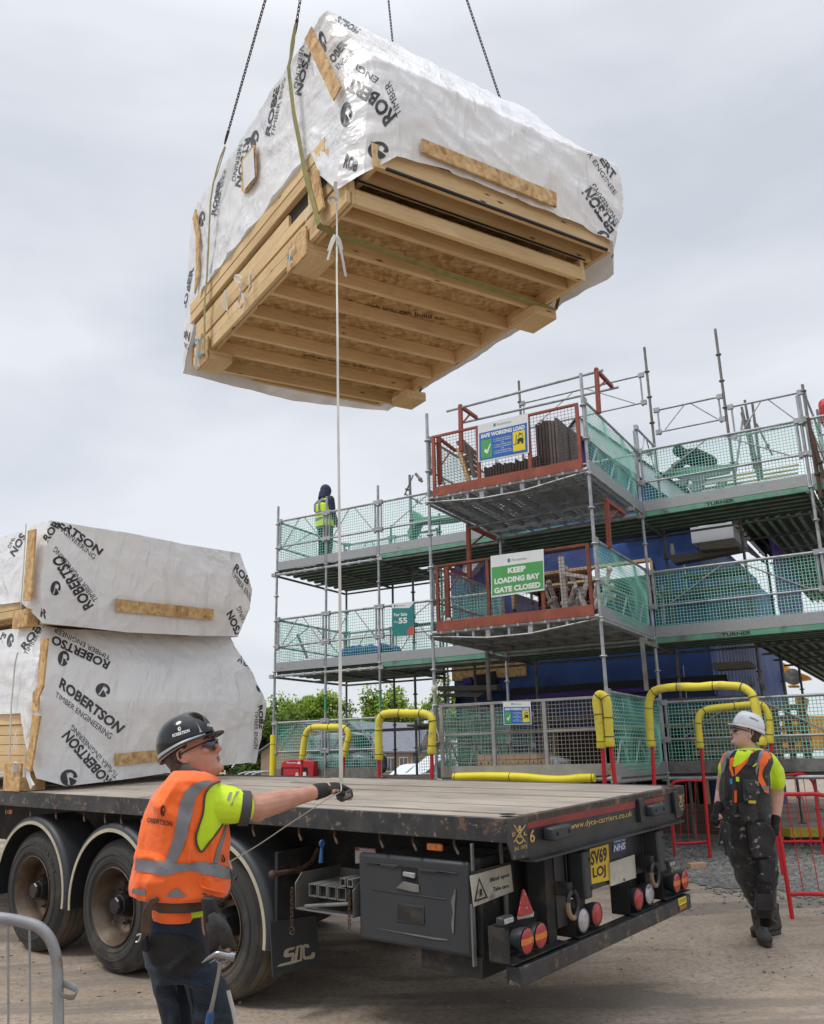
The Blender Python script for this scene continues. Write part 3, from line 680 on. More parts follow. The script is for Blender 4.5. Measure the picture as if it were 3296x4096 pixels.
# underrun bar
ub = tb('underrun_bar', MT['black_rust'], ((.04, .0, -.885), (2.44, .10, -.785)), bevel=.006)
dpl = dplate('sticker', 'O', [(1566,1050),(1627,1028),(1632,1078),(1576,1108)], 1, -.002, .002, MT['yellow_sticker'], ub)
dplate('sticker', 'O', [(1576,1108),(1632,1078),(1635,1120),(1580,1146)], 1, -.002, .002, MT['red_band'], ub)
b = MB()
for i, s_ in enumerate(("Can't read", 'my mirrors?')): text_on(b, s_, 'O', [(1578,1072+i*17),(1624,1050+i*17),(1622,1038+i*17),(1576,1060+i*17)], pB(-.002), .02, .0015)
b.build('lettering', MT['ink'], ub)
b = MB()
for i, s_ in enumerate(("Then I can't", 'see you!')): text_on(b, s_, 'O', [(1582,1126+i*15),(1630,1101+i*15),(1628,1090+i*15),(1580,1115+i*15)], pB(-.002), .02, .0015)
b.build('lettering', MT['yellow_sticker'], ub)
# chassis
tb('chassis_beam', MT['chassis'], ((.78, .5, -.62), (.92, LEN, -.14)), bevel=.004)
tb('chassis_beam', MT['chassis'], ((1.58, .5, -.62), (1.72, LEN, -.14)), bevel=.004)
tb('cross_member', MT['chassis'], *[((.04, 0.4+i*.62, -.135), (2.46, .46+i*.62, -.04)) for i in range(20)])
# rope hooks under the rail
hk = [TR.loc(k_, x, y, 0, .05)[1] for k_, x, y in (('S1',75,290),('S1',305,300),('S1',548,325),('S1',815,345),('S1',1015,355),('S1',1170,370),('S2',60,400),('S2',680,425),('S2',1078,455),('S2',1385,480),('S3',300,700),('S3',625,730),('S3',1035,765))]
for bb in hk:
    b = MB(); b.tube([TR.w(.05, bb, -.13), TR.w(.045, bb, -.165), TR.w(.03, bb-.02, -.185), TR.w(.02, bb-.05, -.22)], .0085, 8)
    b.build('rope_hook', MT['chain_rust'], T0)
for k_, x, y in (('S3', 840, 838), ('S1', 85, 350), ('S1', 1395, 445)):
    c = TR.loc(k_, x, y, 0, .06); o = tb('side_marker', MT['lens_amber'], ((.05, c[1]-.06, c[2]-.022), (.075, c[1]+.06, c[2]+.022)), bevel=.01)
    tb('reflector', MT['lens_red'] if k_ == 'S1' and x == 85 else MT['lens_amber'], ((.045, c[1]-.02, c[2]-.012), (.05, c[1]+.02, c[2]+.012)), parent=o)
# wheels
ax = -TR.X[0]      # pointing to the near side
def wheel(bc, near=True):
    a0 = .06 if near else 2.44; A = V3(ax if near else -ax); C = V3(TR.w(a0, bc, NC)); R = R_TY; W = .385
    b = MB()      # axial h: 0 outer face, -W inner
    pr = [(-W+.02, .30), (-W, .36), (-W, R-.09), (-W+.03, R-.03)]
    b.lathe(C, A, pr+[(-W+.05, R-.012)], 56)
    b.lathe(C, A, [(-.05, R-.012), (-.03, R-.028), (-.004, R-.085), (.008, R-.14), (.004, R-.17), (-.004, .335), (-.012, .312), (-.012, .300)], 56)
    for rr_ in (R-.05, R-.115, .345): b.lathe(C, A, [(.0085-(.028 if rr_ > R-.08 else 0), rr_+.004), (.012-(.028 if rr_ > R-.08 else 0), rr_), (.0085-(.028 if rr_ > R-.08 else 0), rr_-.004)], 56)
    ty = b.build('wheel', MT['rubber'], T0, smooth=50)
    b = MB(); hs = -W+.05; pr = []; n = 5; st_ = (W-.1)/n
    for i in range(n):
        pr += [(hs+i*st_, R-.002 if i not in (0,) else R-.008), (hs+(i+1)*st_-.012, R-.002 if i < n-1 else R-.008)]
        if i < n-1: pr += [(hs+(i+1)*st_-.010, R-.018), (hs+(i+1)*st_-.002, R-.018)]
    b.lathe(C, A, [(hs, R-.012)]+pr+[(-.05, R-.012)], 72); b.build('tread', MT['tread'], ty, smooth=30)
    b = MB(); b.lathe(C, A, [(-.012, .300), (-.0, .306), (.004, .300), (-.006, .292), (-.035, .285), (-.06, .262), (-.15, .25), (-.19, .235), (-.215, .20), (-.20, .17), (-.185, .12), (-.185, .05)], 56); rm = b.build('rim', MT['rim'], ty, smooth=45)
    b = MB(); b.lathe(C, A, [(-.185, .115), (-.14, .105), (-.10, .095), (-.06, .085), (-.055, .075), (-.02, .07), (-.01, .062), (-.01, 0)], 8); b.build('hub', MT['hub'], ty, smooth=25)
    X = V3(TR.X[1]); Z = A.cross(X)
    for i in range(10):
        if not near: break
        t = 2*math.pi*i/10; p = C+(X*math.cos(t)+Z*math.sin(t))*.165
        b = MB(); b.lathe(p, A, [(-.20, .018), (-.165, .018), (-.16, .013), (-.13, .011), (-.128, 0)], 6)
        b.build('wheel_nut', MT['rust_edge'], ty, smooth=30)
    if near:      # raised sidewall lettering
        b = MB(); n_ = V3(TR.X[2])
        for body, t0, t1, r0, r1 in ((('Continental', R_(50), R_(-35), .400, .438) if bc < B3+2 else ('MICHELIN', R_(25), R_(-62), .405, .438)), ('HTR2 385/65', R_(225), R_(150), .39, .415)):
            v, f = text_geo(body, .03); i0 = len(b.v)
            for x, y in v:
                if body[0] == 'H': x, y = 1-x, 1-y
                t = t0+(t1-t0)*x; r = r0+(r1-r0)*y; h = .0085 if r < .44 else .004
                b.v.append(C+A*(.0105-abs(r-.40)*.10)+(n_*math.cos(t)+X*math.sin(t))*r)
            for q in f: b.face([i0+k for k in q])
        b.build('sidewall_lettering', MT['rubber_text'], ty)
for i in range(3):
    wheel(B3+AX3*i); wheel(B3+AX3*i, False)
b = MB()
for i in range(3): b.tube([TR.w(.2, B3+AX3*i, NC), TR.w(2.3, B3+AX3*i, NC)], .07, 12)
b.build('axle', MT['chassis'], T0)
# mudguards
for i in range(3):
    bc = B3+AX3*i; C = V3(TR.w(.02, bc, NC)); A = V3(TR.X[0]); X = V3(TR.X[1]); Ro = .615
    b = MB(); b.lathe(C, A, [(0, Ro-.02), (0, Ro+.004), (.02, Ro+.035), (.05, Ro+.045), (.40, Ro+.045), (.42, Ro+.03), (.42, Ro+.015), (.06, Ro+.01), (.02, Ro-.005), (0, Ro-.02)], 40, R_(-8), R_(188), xd=X)
    fd = b.build('mudguard', MT['black_plastic'], T0, smooth=50, recalc=True)
    b = MB(); b.lathe(C, A, [(-.004, Ro-.028), (-.004, Ro+.0), (.002, Ro+.001), (.002, Ro-.028), (-.004, Ro-.028)], 40, R_(-8), R_(188), xd=X); b.build('edge_strip', MT['cream'], fd, smooth=50, recalc=True)
# inner guard plate and mud flap at the back
tb('guard_plate', MT['chassis'], ((.06, 1.99, -.79), (.47, 2.02, -.32)), bevel=.003)
fl = dplate('mud_flap', 'S2', [(825,1272),(1222,1215),(1262,1640),(850,1750)], 1, 1.98, .012, MT['black_plastic'], T0)
b = MB(); PF = (TR.w(0, 1.98, 0), TR.X[1])
poly_on(b, 'S2', [(878,1662),(905,1638),(1000,1612),(1010,1570),(955,1580),(935,1565),(948,1515),(975,1500),(1038,1485),(1030,1508),(985,1520),(975,1545),(1022,1535),(1035,1550),(1022,1620),(1000,1638)], PF, .002)
poly_on(b, 'S2', [(1048,1482),(1072,1476),(1050,1622),(1005,1636),(1012,1612),(1030,1606)], PF, .002)
poly_on(b, 'S2', [(1048,1482),(1100,1467),(1099,1486),(1046,1500)], PF, .0021); poly_on(b, 'S2', [(1008,1636),(1062,1618),(1066,1600),(1012,1616)], PF, .0021); poly_on(b, 'S2', [(1085,1472),(1100,1468),(1098,1608),(1062,1618),(1066,1600),(1080,1596)], PF, .002)
poly_on(b, 'S2', [(1118,1466),(1150,1462),(1165,1492),(1140,1498),(1130,1488),(1120,1492),(1122,1565),(1135,1572),(1175,1560),(1185,1530),(1212,1540),(1208,1575),(1190,1590),(1120,1600),(1104,1585),(1100,1480)], PF, .002)
b.build('lettering', MT['cream'], fl)
# bent rusty pipe bracket and blue handle
b = MB(); p0 = TR.hit('S2', 845, 860, 1, 1.96); p1 = TR.hit('S2', 1075, 822, 1, 1.96); p2 = TR.hit('S2', 1180, 755, 1, 1.96); p3 = TR.hit('S2', 1240, 640, 1, 1.96)
b.tube([p0, p1, p2, p3], .018, 10); b.ball(p0, .028, 10, 8); b.tube([p1-TR.X[0]*.012, p1+TR.X[0]*.012], .026, 10); b.build('pipe_bracket', MT['chain_rust'], T0)
b = MB(); q0 = TR.hit('S2', 1272, 600, 1, 1.5); q1 = TR.hit('S2', 1262, 760, 1, 1.5); b.tube([q0, q0*.6+q1*.4, q1], [.008, .011, .015], 10)
b.lathe(q0+TR.X[2]*.005, TR.X[1], [(-.008, .022), (0, .026), (.008, .022), (.008, .012), (-.008, .012), (-.008, .022)], 16); b.build('valve_handle', MT['blue_handle'], T0)
# post carrier
cr_ = MB(); cr_.box(TR, (.04, 1.25, -.665), (.5, 1.79, -.655)); cr_.box(TR, (.48, 1.25, -.66), (.49, 1.79, -.46))
cr_.prism([TR.w(.04, 1.785, n_) + TR.X[0]*a_ for a_, n_ in ((0,-.66),(.44,-.66),(.44,-.44),(.06,-.44),(.0,-.50))], TR.X[1]*.008)
cr_.prism([TR.w(.04, 1.25, n_) + TR.X[0]*a_ for a_, n_ in ((0,-.66),(.44,-.66),(.44,-.46),(.06,-.46),(.0,-.50))], TR.X[1]*.008)
cr_.build('post_carrier', MT['steel_worn'], T0, smooth=30)
def sqtube(b, a, n_, s, b0, b1, ax='a'):
    t = .006
    for d in (((0,0),(s,t)),((0,s-t),(s,s)),((0,t),(t,s-t)),((s-t,t),(s,s-t))):
        b.box(TR, (b0, a+d[0][0], n_+d[0][1]), (b1, a+d[1][0], n_+d[1][1]))
b = MB()
for i in range(4): sqtube(b, 1.33+i*.088, -.575, .08, .055, .45)
for i in range(2): sqtube(b, 1.26+i*.065, -.485, .05, .045, .45)
b.tube([TR.w(.05, 1.7, -.64), TR.w(.05, 1.29, -.585)], .012, 10)
b.build('stake_post', MT['steel_worn'], T0, smooth=30)
tb('post_dark', MT['groove'], *[((.08, 1.337+i*.088, -.569), (.085, 1.337+i*.088+.068, -.502)) for i in range(4)])
def chain(name, P0, P1, link, wire, m, parent=None, sag=0, label=None, cat=None, group=None, wf=.30):
    P0, P1 = V3(P0), V3(P1); L_ = (P1-P0).length; n = max(2, int(L_/(link*.72))); b = MB()
    d = (P1-P0).normalized(); u = d.orthogonal().normalized(); v = d.cross(u)
    for i in range(n):
        c = P0.lerp(P1, (i+.5)/n) - Vector((0,0,1))*sag*4*((i+.5)/n)*(1-(i+.5)/n); s = u if i % 2 else v; h = link*.5; ww = link*wf
        pts = []
        for t in np.linspace(0, 2*math.pi, 11)[:-1]:
            pts.append(c + d*((h-ww)*(1 if math.cos(t) > 0 else -1)*(1 if abs(math.cos(t)) > .2 else 0) + ww*math.cos(t)) + s*(ww*math.sin(t)))
        pts.append(pts[0]); b.tube(pts, wire, 6, cap=False)
    o = b.build(name, m, parent, smooth=60)
    if label: tag(o, label, cat, group)
    return o
chain('pin_chain', TR.w(.02, 1.80, -.53), TR.w(.02, 1.80, -.76), .035, .003, MT['chain_rust'], T0)
chain('pin_chain', TR.w(.02, 1.27, -.50), TR.w(.02, 1.27, -.72), .03, .003, MT['chain_rust'], T0)
b = MB(); b.lathe(TR.w(.02, 1.80, -.80), TR.X[0], [(-.003, .024), (0, .027), (.003, .024), (0, .021), (-.003, .024)], 18); b.tube([TR.w(.02, 1.82, -.82), TR.w(.02, 1.78, -.78)], .003, 6); b.build('lynch_pin', MT['chain_rust'], T0)
# toolbox
tbx = tb('toolbox', MT['black_plastic'], ((.10, .345, -.765), (.72, 1.20, -.285)), bevel=.02)
dr = tb('door', MT['black_plastic'], ((.05, .335, -.785), (.095, 1.215, -.265)), parent=tbx, bevel=.022)
def fpoly(name, pts, m, val, th, par): return dplate(name, 'S3', pts, 0, val, th, m, par, bevel=.003)
fpoly('door_rib', [(140,988),(490,1020),(440,1048),(150,998)], MT['black_plastic'], .038, .014, dr)
fpoly('door_rib', [(680,1050),(1062,1098),(1050,1106),(680,1080)], MT['black_plastic'], .038, .014, dr)
fpoly('door_recess', [(500,1028),(670,1045),(676,1230),(510,1190)], MT['groove'], .0485, .003, dr)
fpoly('door_rib', [(455,1245),(525,1180),(675,1215),(685,1290),(620,1285)], MT['steel_worn'], .040, .010, dr)
fpoly('latch', [(520,1090),(530,1083),(640,1100),(640,1145),(625,1150),(522,1125)], MT['steel_galv'], .034, .016, dr)
fpoly('door_rib', [(215,1250),(950,1355),(950,1363),(215,1258)], MT['black_plastic'], .044, .007, dr)
fpoly('door_panel', [(450,1388),(728,1430),(735,1608),(455,1570)], MT['black_plastic'], .043, .008, dr)
fpoly('door_panel', [(465,1400),(720,1440),(725,1600),(470,1560)], MT['chassis'], .0425, .004, dr)
b = MB()
poly_on(b, 'N', [(860,955),(1285,1022),(1290,1030),(1200,1022)], (TR.w(.045,0,0), TR.X[0]), .001); poly_on(b, 'N', [(1330,730),(1335,735),(1322,985),(1316,990),(1308,930),(1318,870),(1308,800)], (TR.w(.045,0,0), TR.X[0]), .001)
b.build('scratches', MT['steel_worn'], dr)
tb('toolbox_frame', MT['chassis'], ((.12, .30, -.80), (.74, .34, -.25)), ((.10, .3, -.9), (.75, .75, -.79)), bevel=.004)
bs = tb('blind_spot_sign', MT['ink'], ((-.03, .256, -.475), (.41, .262, -.30)))
so_ = dplate('sign_face', 'N', [(1418,656),(1652,590),(1668,745),(1440,835)], 1, .25, .004, MT['white_dirty'], bs)
PS = pB(.25); b = MB(); text_on(b, 'Blind spot', 'N', [(1533,700),(1645,664),(1643,636),(1531,668)], PS, .035, .001); text_on(b, 'Take care', 'N', [(1550,748),(1641,722),(1640,700),(1548,722)], PS, .035, .001)
def ring_poly(k, out_, inn, tgt):
    n = len(out_)
    for i in range(n): poly_on(b, k, [out_[i], out_[(i+1)%n], inn[(i+1)%n], inn[i]], tgt, .001)
ring_poly('N', [(1468,662),(1520,782),(1440,808)], [(1470,685),(1507,775),(1452,794)], PS)
poly_on(b, 'N', [(1471,732),(1485,729),(1488,765),(1472,768)], PS, .001); poly_on(b, 'N', [(1462,742),(1466,741),(1466,765),(1463,766)], PS, .001)
poly_on(b, 'N', [(1470,768),(1478,766),(1478,776),(1471,778)], PS, .001); poly_on(b, 'N', [(1482,765),(1488,764),(1488,773),(1483,774)], PS, .001)
b.build('lettering', MT['ink'], bs)
b = MB(); b.bar(TR.w(-.02, .268, -.8), TR.w(-.02, .268, -.475), .03, .012, TR.X[1]); b.bar(TR.w(.33, .268, -.75), TR.w(.33, .268, -.475), .03, .012, TR.X[1]); b.bar(TR.w(.0, .268, -.3), TR.w(.0, .268, -.15), .02, .012, TR.X[1]); b.bar(TR.w(.3, .268, -.3), TR.w(.3, .268, -.14), .02, .012, TR.X[1]); b.build('sign_bracket', MT['steel_worn'], bs)
wpn = dplate('warning_sticker', 'S3', [(50,838),(255,855),(255,1000),(52,1000)], 0, .3, .004, MT['white_dirty'], T0)
dplate('sticker_header', 'S3', [(50,838),(255,855),(255,885),(52,872)], 0, .296, .003, MT['red_band'], wpn)
b = MB(); text_on(b, 'WARNING', 'S3', [(92,873),(245,886),(245,862),(92,848)], (TR.w(.296,0,0), TR.X[0]), .02, .001); b.build('lettering', MT['white_paint'], wpn)
# ------------------------------------------------------------------ wrapped packs of timber floor cassettes
def wrap_mesh(fr, cols, seed, rows=(16, 16, 20), amp=.017, seg=.05, skip_cap=False):
    """cols: closed ring of columns, each [top, crease, mid, hem] in local coordinates"""
    b = MB(); C = [[Vector(p) for p in c] for c in cols]; ring = []
    nC = len(C)
    for i in range(nC):
        A_, B_ = C[i], C[(i+1) % nC]; n = max(1, int((A_[1]-B_[1]).length/seg)); n = min(n, 60)
        for k in range(n):
            t = k/n; ring.append([a.lerp(c, t) for a, c in zip(A_, B_)])
    H = []
    for c in ring:
        line = []
        for r in range(3):
            for k in range(rows[r]): line.append(c[r].lerp(c[r+1], k/rows[r]))
        line.append(c[3]); H.append(line)
    m = len(H[0]); n = len(H); cen = sum((c[1] for c in ring), Vector())/n
    N_ = [[None]*m for _ in range(n)]
    for i in range(n):
        for j in range(m):
            du = H[(i+1) % n][j]-H[i-1][j]; dv = H[i][min(j+1, m-1)]-H[i][max(j-1, 0)]; q = du.cross(dv)
            q = q.normalized() if q.length > 1e-9 else Vector((0,0,1))
            N_[i][j] = q if q.dot(H[i][j]-cen) > 0 else -q
    def wr(p, hem):
        s = Vector((seed, seed*.7, 0))
        q = Vector((p.x*1.3+p.z*2.0, p.y*1.3-p.z*1.6, p.z*.9+p.x*.5))
        a = 1-abs(noise.noise(q*1.6+s))*2; c = 1-abs(noise.noise(Vector((p.x*6+p.z*2.5, p.y*6-p.z*2.5, p.z*1.2))+s))*2
        big = noise.noise(p*1.1+s)
        def rg(sx, sy, sz, k): n_ = abs(noise.noise(Vector((p.x*sx[0]+p.y*sx[1]+p.z*sx[2], p.x*sy[0]+p.y*sy[1]+p.z*sy[2], k+seed)))); return max(0, 1-n_*5)
        mk = .5+noise.noise(p*1.3+s*2); f_ = rg((.5,.5,.7),(3.2,3.2,-3.6),0,1)*mk + rg((.6,.6,-.6),(3.0,3.0,4.2),0,7)*(1-mk)
        return amp*(a*.7+c*.25-.5)+amp*.95*f_+amp*1.3*big + hem*amp*1.3*noise.noise(Vector((p.x*4, p.y*4, 3))+s)
    for i in range(n):
        for j in range(m):
            h = max(0, (j-m*.75)/(m*.25)); p = H[i][j]; d = wr(p, h)
            if h >= .999: p = p+Vector((0,0,1))*(.018*noise.noise(Vector((p.x*2.2, p.y*2.2, seed)))+.008*noise.noise(p*9))
            q = p+N_[i][j]*d; b.v.append(V3(fr.w(*q)))
    for i in range(n):
        i2 = (i+1) % n
        for j in range(m-1): b.face((i*m+j, i*m+j+1, i2*m+j+1, i2*m+j))
    if not skip_cap:
        c = sum((H[i][0] for i in range(n)), Vector())/n; ci = len(b.v); b.v.append(V3(fr.w(*c)))
        for i in range(n): b.face((ci, i*m, ((i+1) % n)*m))
    return b
def cassette(fr, par, u0, u1, v0, v1, n0, h, js, along='u', deck=True, jt=.045, name='joist', jh=None):
    jh = jh or h
    for q in (u0, u1-jt):
        b = MB(); b.box(fr, (q, v0, n0), (q+jt, v1, n0+h)); b.build('rim_board', MT['timber'], par, bevel=.002)
    for q in js:
        b = MB(); b.box(fr, (u0+jt+.002, q, n0+.004), (u1-jt-.002, q+jt, n0+jh)); b.build(name, MT['timber'], par, bevel=.002)
    if deck:
        b = MB(); b.box(fr, (u0+(jt+.001 if jh < h else 0), v0+.01, n0+jh+.001), (u1-(jt+.001 if jh < h else 0), v1-.01, n0+jh+.019)); b.build('board_deck', MT['osb_raw'], par)
L0 = thing('wrapped_timber_pack', LD.w(1.2, 1.6, 0), 'white plastic wrapped pack of timber floor panels hanging from the crane chains', 'timber pack', 'wrapped packs of timber floor panels')
cassette(LD, L0, 0, 2.4, .0, 3.17, 0, .20, [.0, .18, .6, 1.03, 1.45, 1.88, 2.31, 2.72, 3.12], jh=.125)
cassette(LD, L0, .1, 2.56, -.19, 3.72, .225, .20, [-.19, -.0, 3.2, 3.675])
b = MB(); b.box(LD, (.12, -.15, .43), (2.5, 3.3, .60)); b.build('panel_stack', MT['osb_raw'], L0)
for n0, n1, v0, v1, u in ((.0,.10,.0,3.17,-.03),(.105,.205,.02,3.15,-.028),(.23,.33,.06,3.12,-.03),(.335,.455,.95,3.1,-.026),(.335,.455,.06,.28,-.026),(.335,.455,.42,.6,-.026),(.50,.60,.2,3.2,-.05),(.605,.72,.25,3.2,-.055)):
    b = MB(); b.box(LD, (u, v0, n0), (u+.05 if u > -.04 else .1, v1, n1)); b.build('side_board', MT['timber'], L0, bevel=.003)
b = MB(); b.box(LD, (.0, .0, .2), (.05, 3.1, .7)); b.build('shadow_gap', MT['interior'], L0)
b = MB(); b.box(LD, (.2, -.215, .22), (2.5, -.19, .235)); b.build('membrane_strip', MT['dark_sheet'], L0)
b = MB(); b.box(LD, (.05, -.014, .203), (2.42, .0, .212)); b.build('membrane_strip', MT['dark_sheet'], L0)
for (u0, u1, v0, v1, n0, n1) in ((-.04,.20,.60,.93,-.10,.0),(-.04,.20,2.70,3.0,-.10,.0),(2.25,2.52,.52,.85,-.10,.0),(2.25,2.52,2.68,2.98,-.10,.0)):
    b = MB(); b.box(LD, (u0, v0, n0), (u1, v1, n0+.05)); b.box(LD, (u0, v0, n0+.052), (u1, v1, -.001)); b.build('bearer', MT['timber'], L0, bevel=.003)
for v0, v1 in ((.60,.93),(2.70,3.0)):
    b = MB(); b.box(LD, (-.06, v0-.01, -.11), (-.042, v1+.01, .13)); b.build('bearer_plate', MT['osb'], L0)
def lp(v): return LD.loc('B', *v, 1, -.2)
hem = [(u, -.232, n) for u, n in ((.28,.34),(.7,.385),(1.2,.375),(1.7,.36),(2.2,.365),(2.55,.31))]
def col_end(t, h): # end-face column by fraction along
    r_ = (.05+2.6*t, .22, 1.92-.09*t) if t < .9 else (2.62, .18, 1.60)
    return [r_, (.2+2.57*t, -.215, 1.19), (.17+2.6*t, -.235, .75), h]
cols = [[(.0,3.15,1.9),(.0,3.32,1.75),(0,3.5,.9),(0,3.56,.10)], [(0,2.9,1.9),(0,2.94,1.5),(-.01,3.1,1.0),(-.03,3.18,.42)], [(0,2.7,1.9),(-.01,2.74,1.5),(-.03,2.8,1.0),(-.07,2.82,.70)],
 [(0,2,1.91),(-.01,2,1.5),(-.03,2,1.05),(-.07,1.9,.71)], [(0,1.1,1.91),(-.01,1.1,1.5),(-.03,1.1,1.05),(-.07,1.1,.715)], [(0,.5,1.92),(-.01,.5,1.5),(-.03,.5,1.05),(-.07,.46,.72)],
 [(0,.36,1.92),(0,.3,1.5),(-.03,.26,.95),(-.08,.30,.40)], [(0,.25,1.92),(.06,.08,1.45),(-.01,.0,.85),(-.06,.06,.12)], [(.02,.23,1.93),(.2,-.19,1.19),(.1,-.17,.72),(.03,-.16,.16)],
 col_end(.05, hem[0]), col_end(.2, hem[1]), col_end(.4, hem[2]), col_end(.6, hem[3]), col_end(.8, hem[4]), col_end(1.0, hem[5]),
 [(2.76,.25,1.42),(2.82,.0,1.12),(2.80,.0,.7),(2.72,-.05,.13)], [(2.74,1,1.7),(2.8,1,1.1),(2.78,1,.7),(2.74,.9,.18)], [(2.7,3.3,1.7),(2.8,3.5,1.1),(2.76,3.7,.7),(2.7,3.75,.2)],
 [(1.4,3.3,1.85),(1.4,3.5,1.3),(1.4,3.7,.7),(1.4,3.78,.12)]]
wb = wrap_mesh(LD, cols, 3.1); BV_L = bvh_of(wb)
wrapo = wb.build('plastic_wrap', MT['wrap'], L0, smooth=50)
def ringlogo(b, k, cx, cy, rx, ry, tgt, rot=0, full=True):
    """round emblem: dark disc crossed by a pale letter stroke"""
    o = circ2(cx, cy, rx, ry, 26, rot); c, s = math.cos(rot), math.sin(rot)
    def m_(x, y): return (cx+x*rx*c-y*ry*s, cy+x*rx*s+y*ry*c)
    # left crescent, right bowl, tail (gaps between them read as the letter)
    poly_on(b, k, [m_(math.cos(t), math.sin(t)) for t in np.linspace(R_(95), R_(285), 14)]+[m_(-.1,-.62), m_(-.18,-.1), m_(-.25,.4), m_(-.38,.7)], tgt, .004, 14)
    poly_on(b, k, [m_(.0,-.98)]+[m_(math.cos(t), math.sin(t)) for t in np.linspace(R_(-75), R_(10), 8)]+[m_(.78,.28), m_(.45,.12), m_(.62,-.2), m_(.45,-.5), m_(.12,-.6), m_(-.02,-.3), m_(.02,-.8)], tgt, .004, 14)
    poly_on(b, k, [m_(-.02,-.05), m_(.3,.12), m_(.62,.45), m_(.75,.64)]+[m_(math.cos(t), math.sin(t)) for t in np.linspace(R_(52), R_(86), 5)]+[m_(-.15,.95), m_(-.05,.4)], tgt, .004, 14)
def letters(par, tgt, items, logos, name='printed_lettering', m='ink_wrap'):
    b = MB()
    for body, k, quad, bold in items: text_on(b, body, k, quad, tgt, bold, .004, 22)
    for l in logos: ringlogo(b, *l[:5], tgt, *(l[5:]))
    return b.build(name, MT[m], par, smooth=60)
B_, T_ = .035, .0
letters(wrapo, BV_L, [
 ('RO','A',[(1715,800),(1610,670),(1545,735),(1628,885)],B_), ('BERT','A',[(1600,655),(1385,530),(1365,625),(1545,735)],B_),
 ('TIMBER','A',[(1745,790),(1665,560),(1625,590),(1715,820)],T_), ('ENGI','A',[(1590,545),(1440,440),(1430,485),(1560,580)],T_),
 ('ROB','A',[(1340,1165),(1430,1195),(1450,1120),(1365,1060)],B_), ('OBER','A',[(1275,445),(1370,310),(1335,275),(1240,400)],B_), ('ENGINE','A',[(1308,485),(1420,372),(1395,350),(1285,458)],T_),
 ('RTSON','A',[(1285,140),(1425,238),(1465,205),(1315,112)],B_), ('TSON','A',[(1078,340),(1010,655),(1050,668),(1120,360)],B_), ('NEERING','A',[(1045,300),(1000,610),(1022,618),(1075,310)],T_),
 ('ROBE','A',[(830,948),(905,585),(862,620),(800,935)],B_), ('TIMBER ENG','A',[(858,955),(943,535),(920,560),(838,945)],T_),
 ('RTSON','A',[(660,965),(592,1290),(628,1303),(702,950)],B_), ('NEERING','A',[(618,1010),(568,1255),(592,1265),(645,1000)],T_),
 ('ROBER','A',[(452,1500),(500,1225),(470,1260),(425,1490)],B_), ('TIMBER ENGI','A',[(466,1510),(530,1165),(506,1195),(446,1505)],T_),
 ('ROBER','C',[(70,960),(135,640),(105,650),(45,950)],B_), ('ON','C',[(42,1125),(98,1158),(108,1092),(46,1055)],B_), ('ING','C',[(50,1180),(92,1215),(98,1180),(58,1150)],T_),
 ('ERT','B',[(1415,1010),(1497,1145),(1522,1095),(1440,985)],B_), ('R ENGINEE','B',[(1338,975),(1508,1235),(1525,1215),(1362,958)],T_),
 ('ERTSON','B',[(1532,1440),(1362,1180),(1300,1215),(1478,1478)],B_), ('ENGINEERING','B',[(1540,1400),(1388,1158),(1352,1172),(1512,1425)],T_), ('IBE','B',[(1515,1660),(1540,1560),(1510,1560),(1488,1650)],B_)],
 [('A',1362,795,38,86,.1),('A',1583,1045,72,62,0),('A',1200,290,24,75,-.2),('A',727,965,26,62,.2),('A',362,1518,20,54,.1),('B',1440,1485,40,26,.5)])
def osb_strip(par, tgt, k, pts, th=.018, name='osb_strip', m='osb'):
    P = to_surface(K(k, *pts), tgt, .006)
    if any(p is None for p in P): return
    n = (P[1]-P[0]).cross(P[2]-P[0]).normalized(); d = Vector(CAMP)-P[0]; n = n if n.dot(d) > 0 else -n
    b = MB(); b.prism(P, n*th); return b.build(name, MT[m], par, smooth=20)
osb_strip(L0, (LD.w(0,-.262,0), LD.X[1]), 'B', [(285,883),(1133,1225),(1136,1316),(287,968)])
osb_strip(L0, (LD.w(-.03,0,0), LD.X[0]+LD.X[1]*.35), 'A', [(1133,195),(1336,608),(1283,706),(1085,284)])
osb_strip(L0, (LD.w(-.02,0,0), LD.X[0]), 'C', [(155,240),(170,330),(180,420),(178,700),(148,826),(160,640),(158,420),(135,305)])
osb_strip(L0, (LD.w(-.07,0,0), LD.X[0]), 'A', [(1178,1183),(1222,1440),(1168,1500),(1130,1240)])
tg = osb_strip(L0, (LD.w(-.04,0,0), LD.X[0]), 'A', [(650,1120),(730,1012),(742,1012),(748,1232),(668,1345),(652,1330)])
tf = osb_strip(tg, (LD.w(-.07,0,0), LD.X[0]), 'A', [(650,1120),(722,1022),(733,1230),(656,1325)], .003, 'paper_label', 'white_paint')
b = MB(); rnd = random.Random(2)
for r in range(8):
    y = 1120+r*24; a = rnd.uniform(0, 20); text_on(b, rnd.choice(['a 30 b', 'Block A', 'Roof 2', 'ER 5052', '4 of 9', 'Plot']), 'A', [(662+a, y+22), (715, y-38), (715, y-52), (662+a, y+6)], (LD.w(-.0755,0,0), LD.X[0]), .0, .0005)
b.build('handwriting', MT['ink'], tg)
b = MB()   # stencilled text under the deck boards
PU = (LD.w(0, 0, .125), LD.X[2])
text_on(b, 'Strength you can build on', 'D', [(-180,915),(478,1018),(478,985),(-180,865)], PU, .012, .002); text_on(b, 'Strength you can build on', 'C', [(885,1255),(1385,1358),(1392,1340),(888,1238)], PU, .012, .002)
b.build('stencil', MT['ink'], L0)
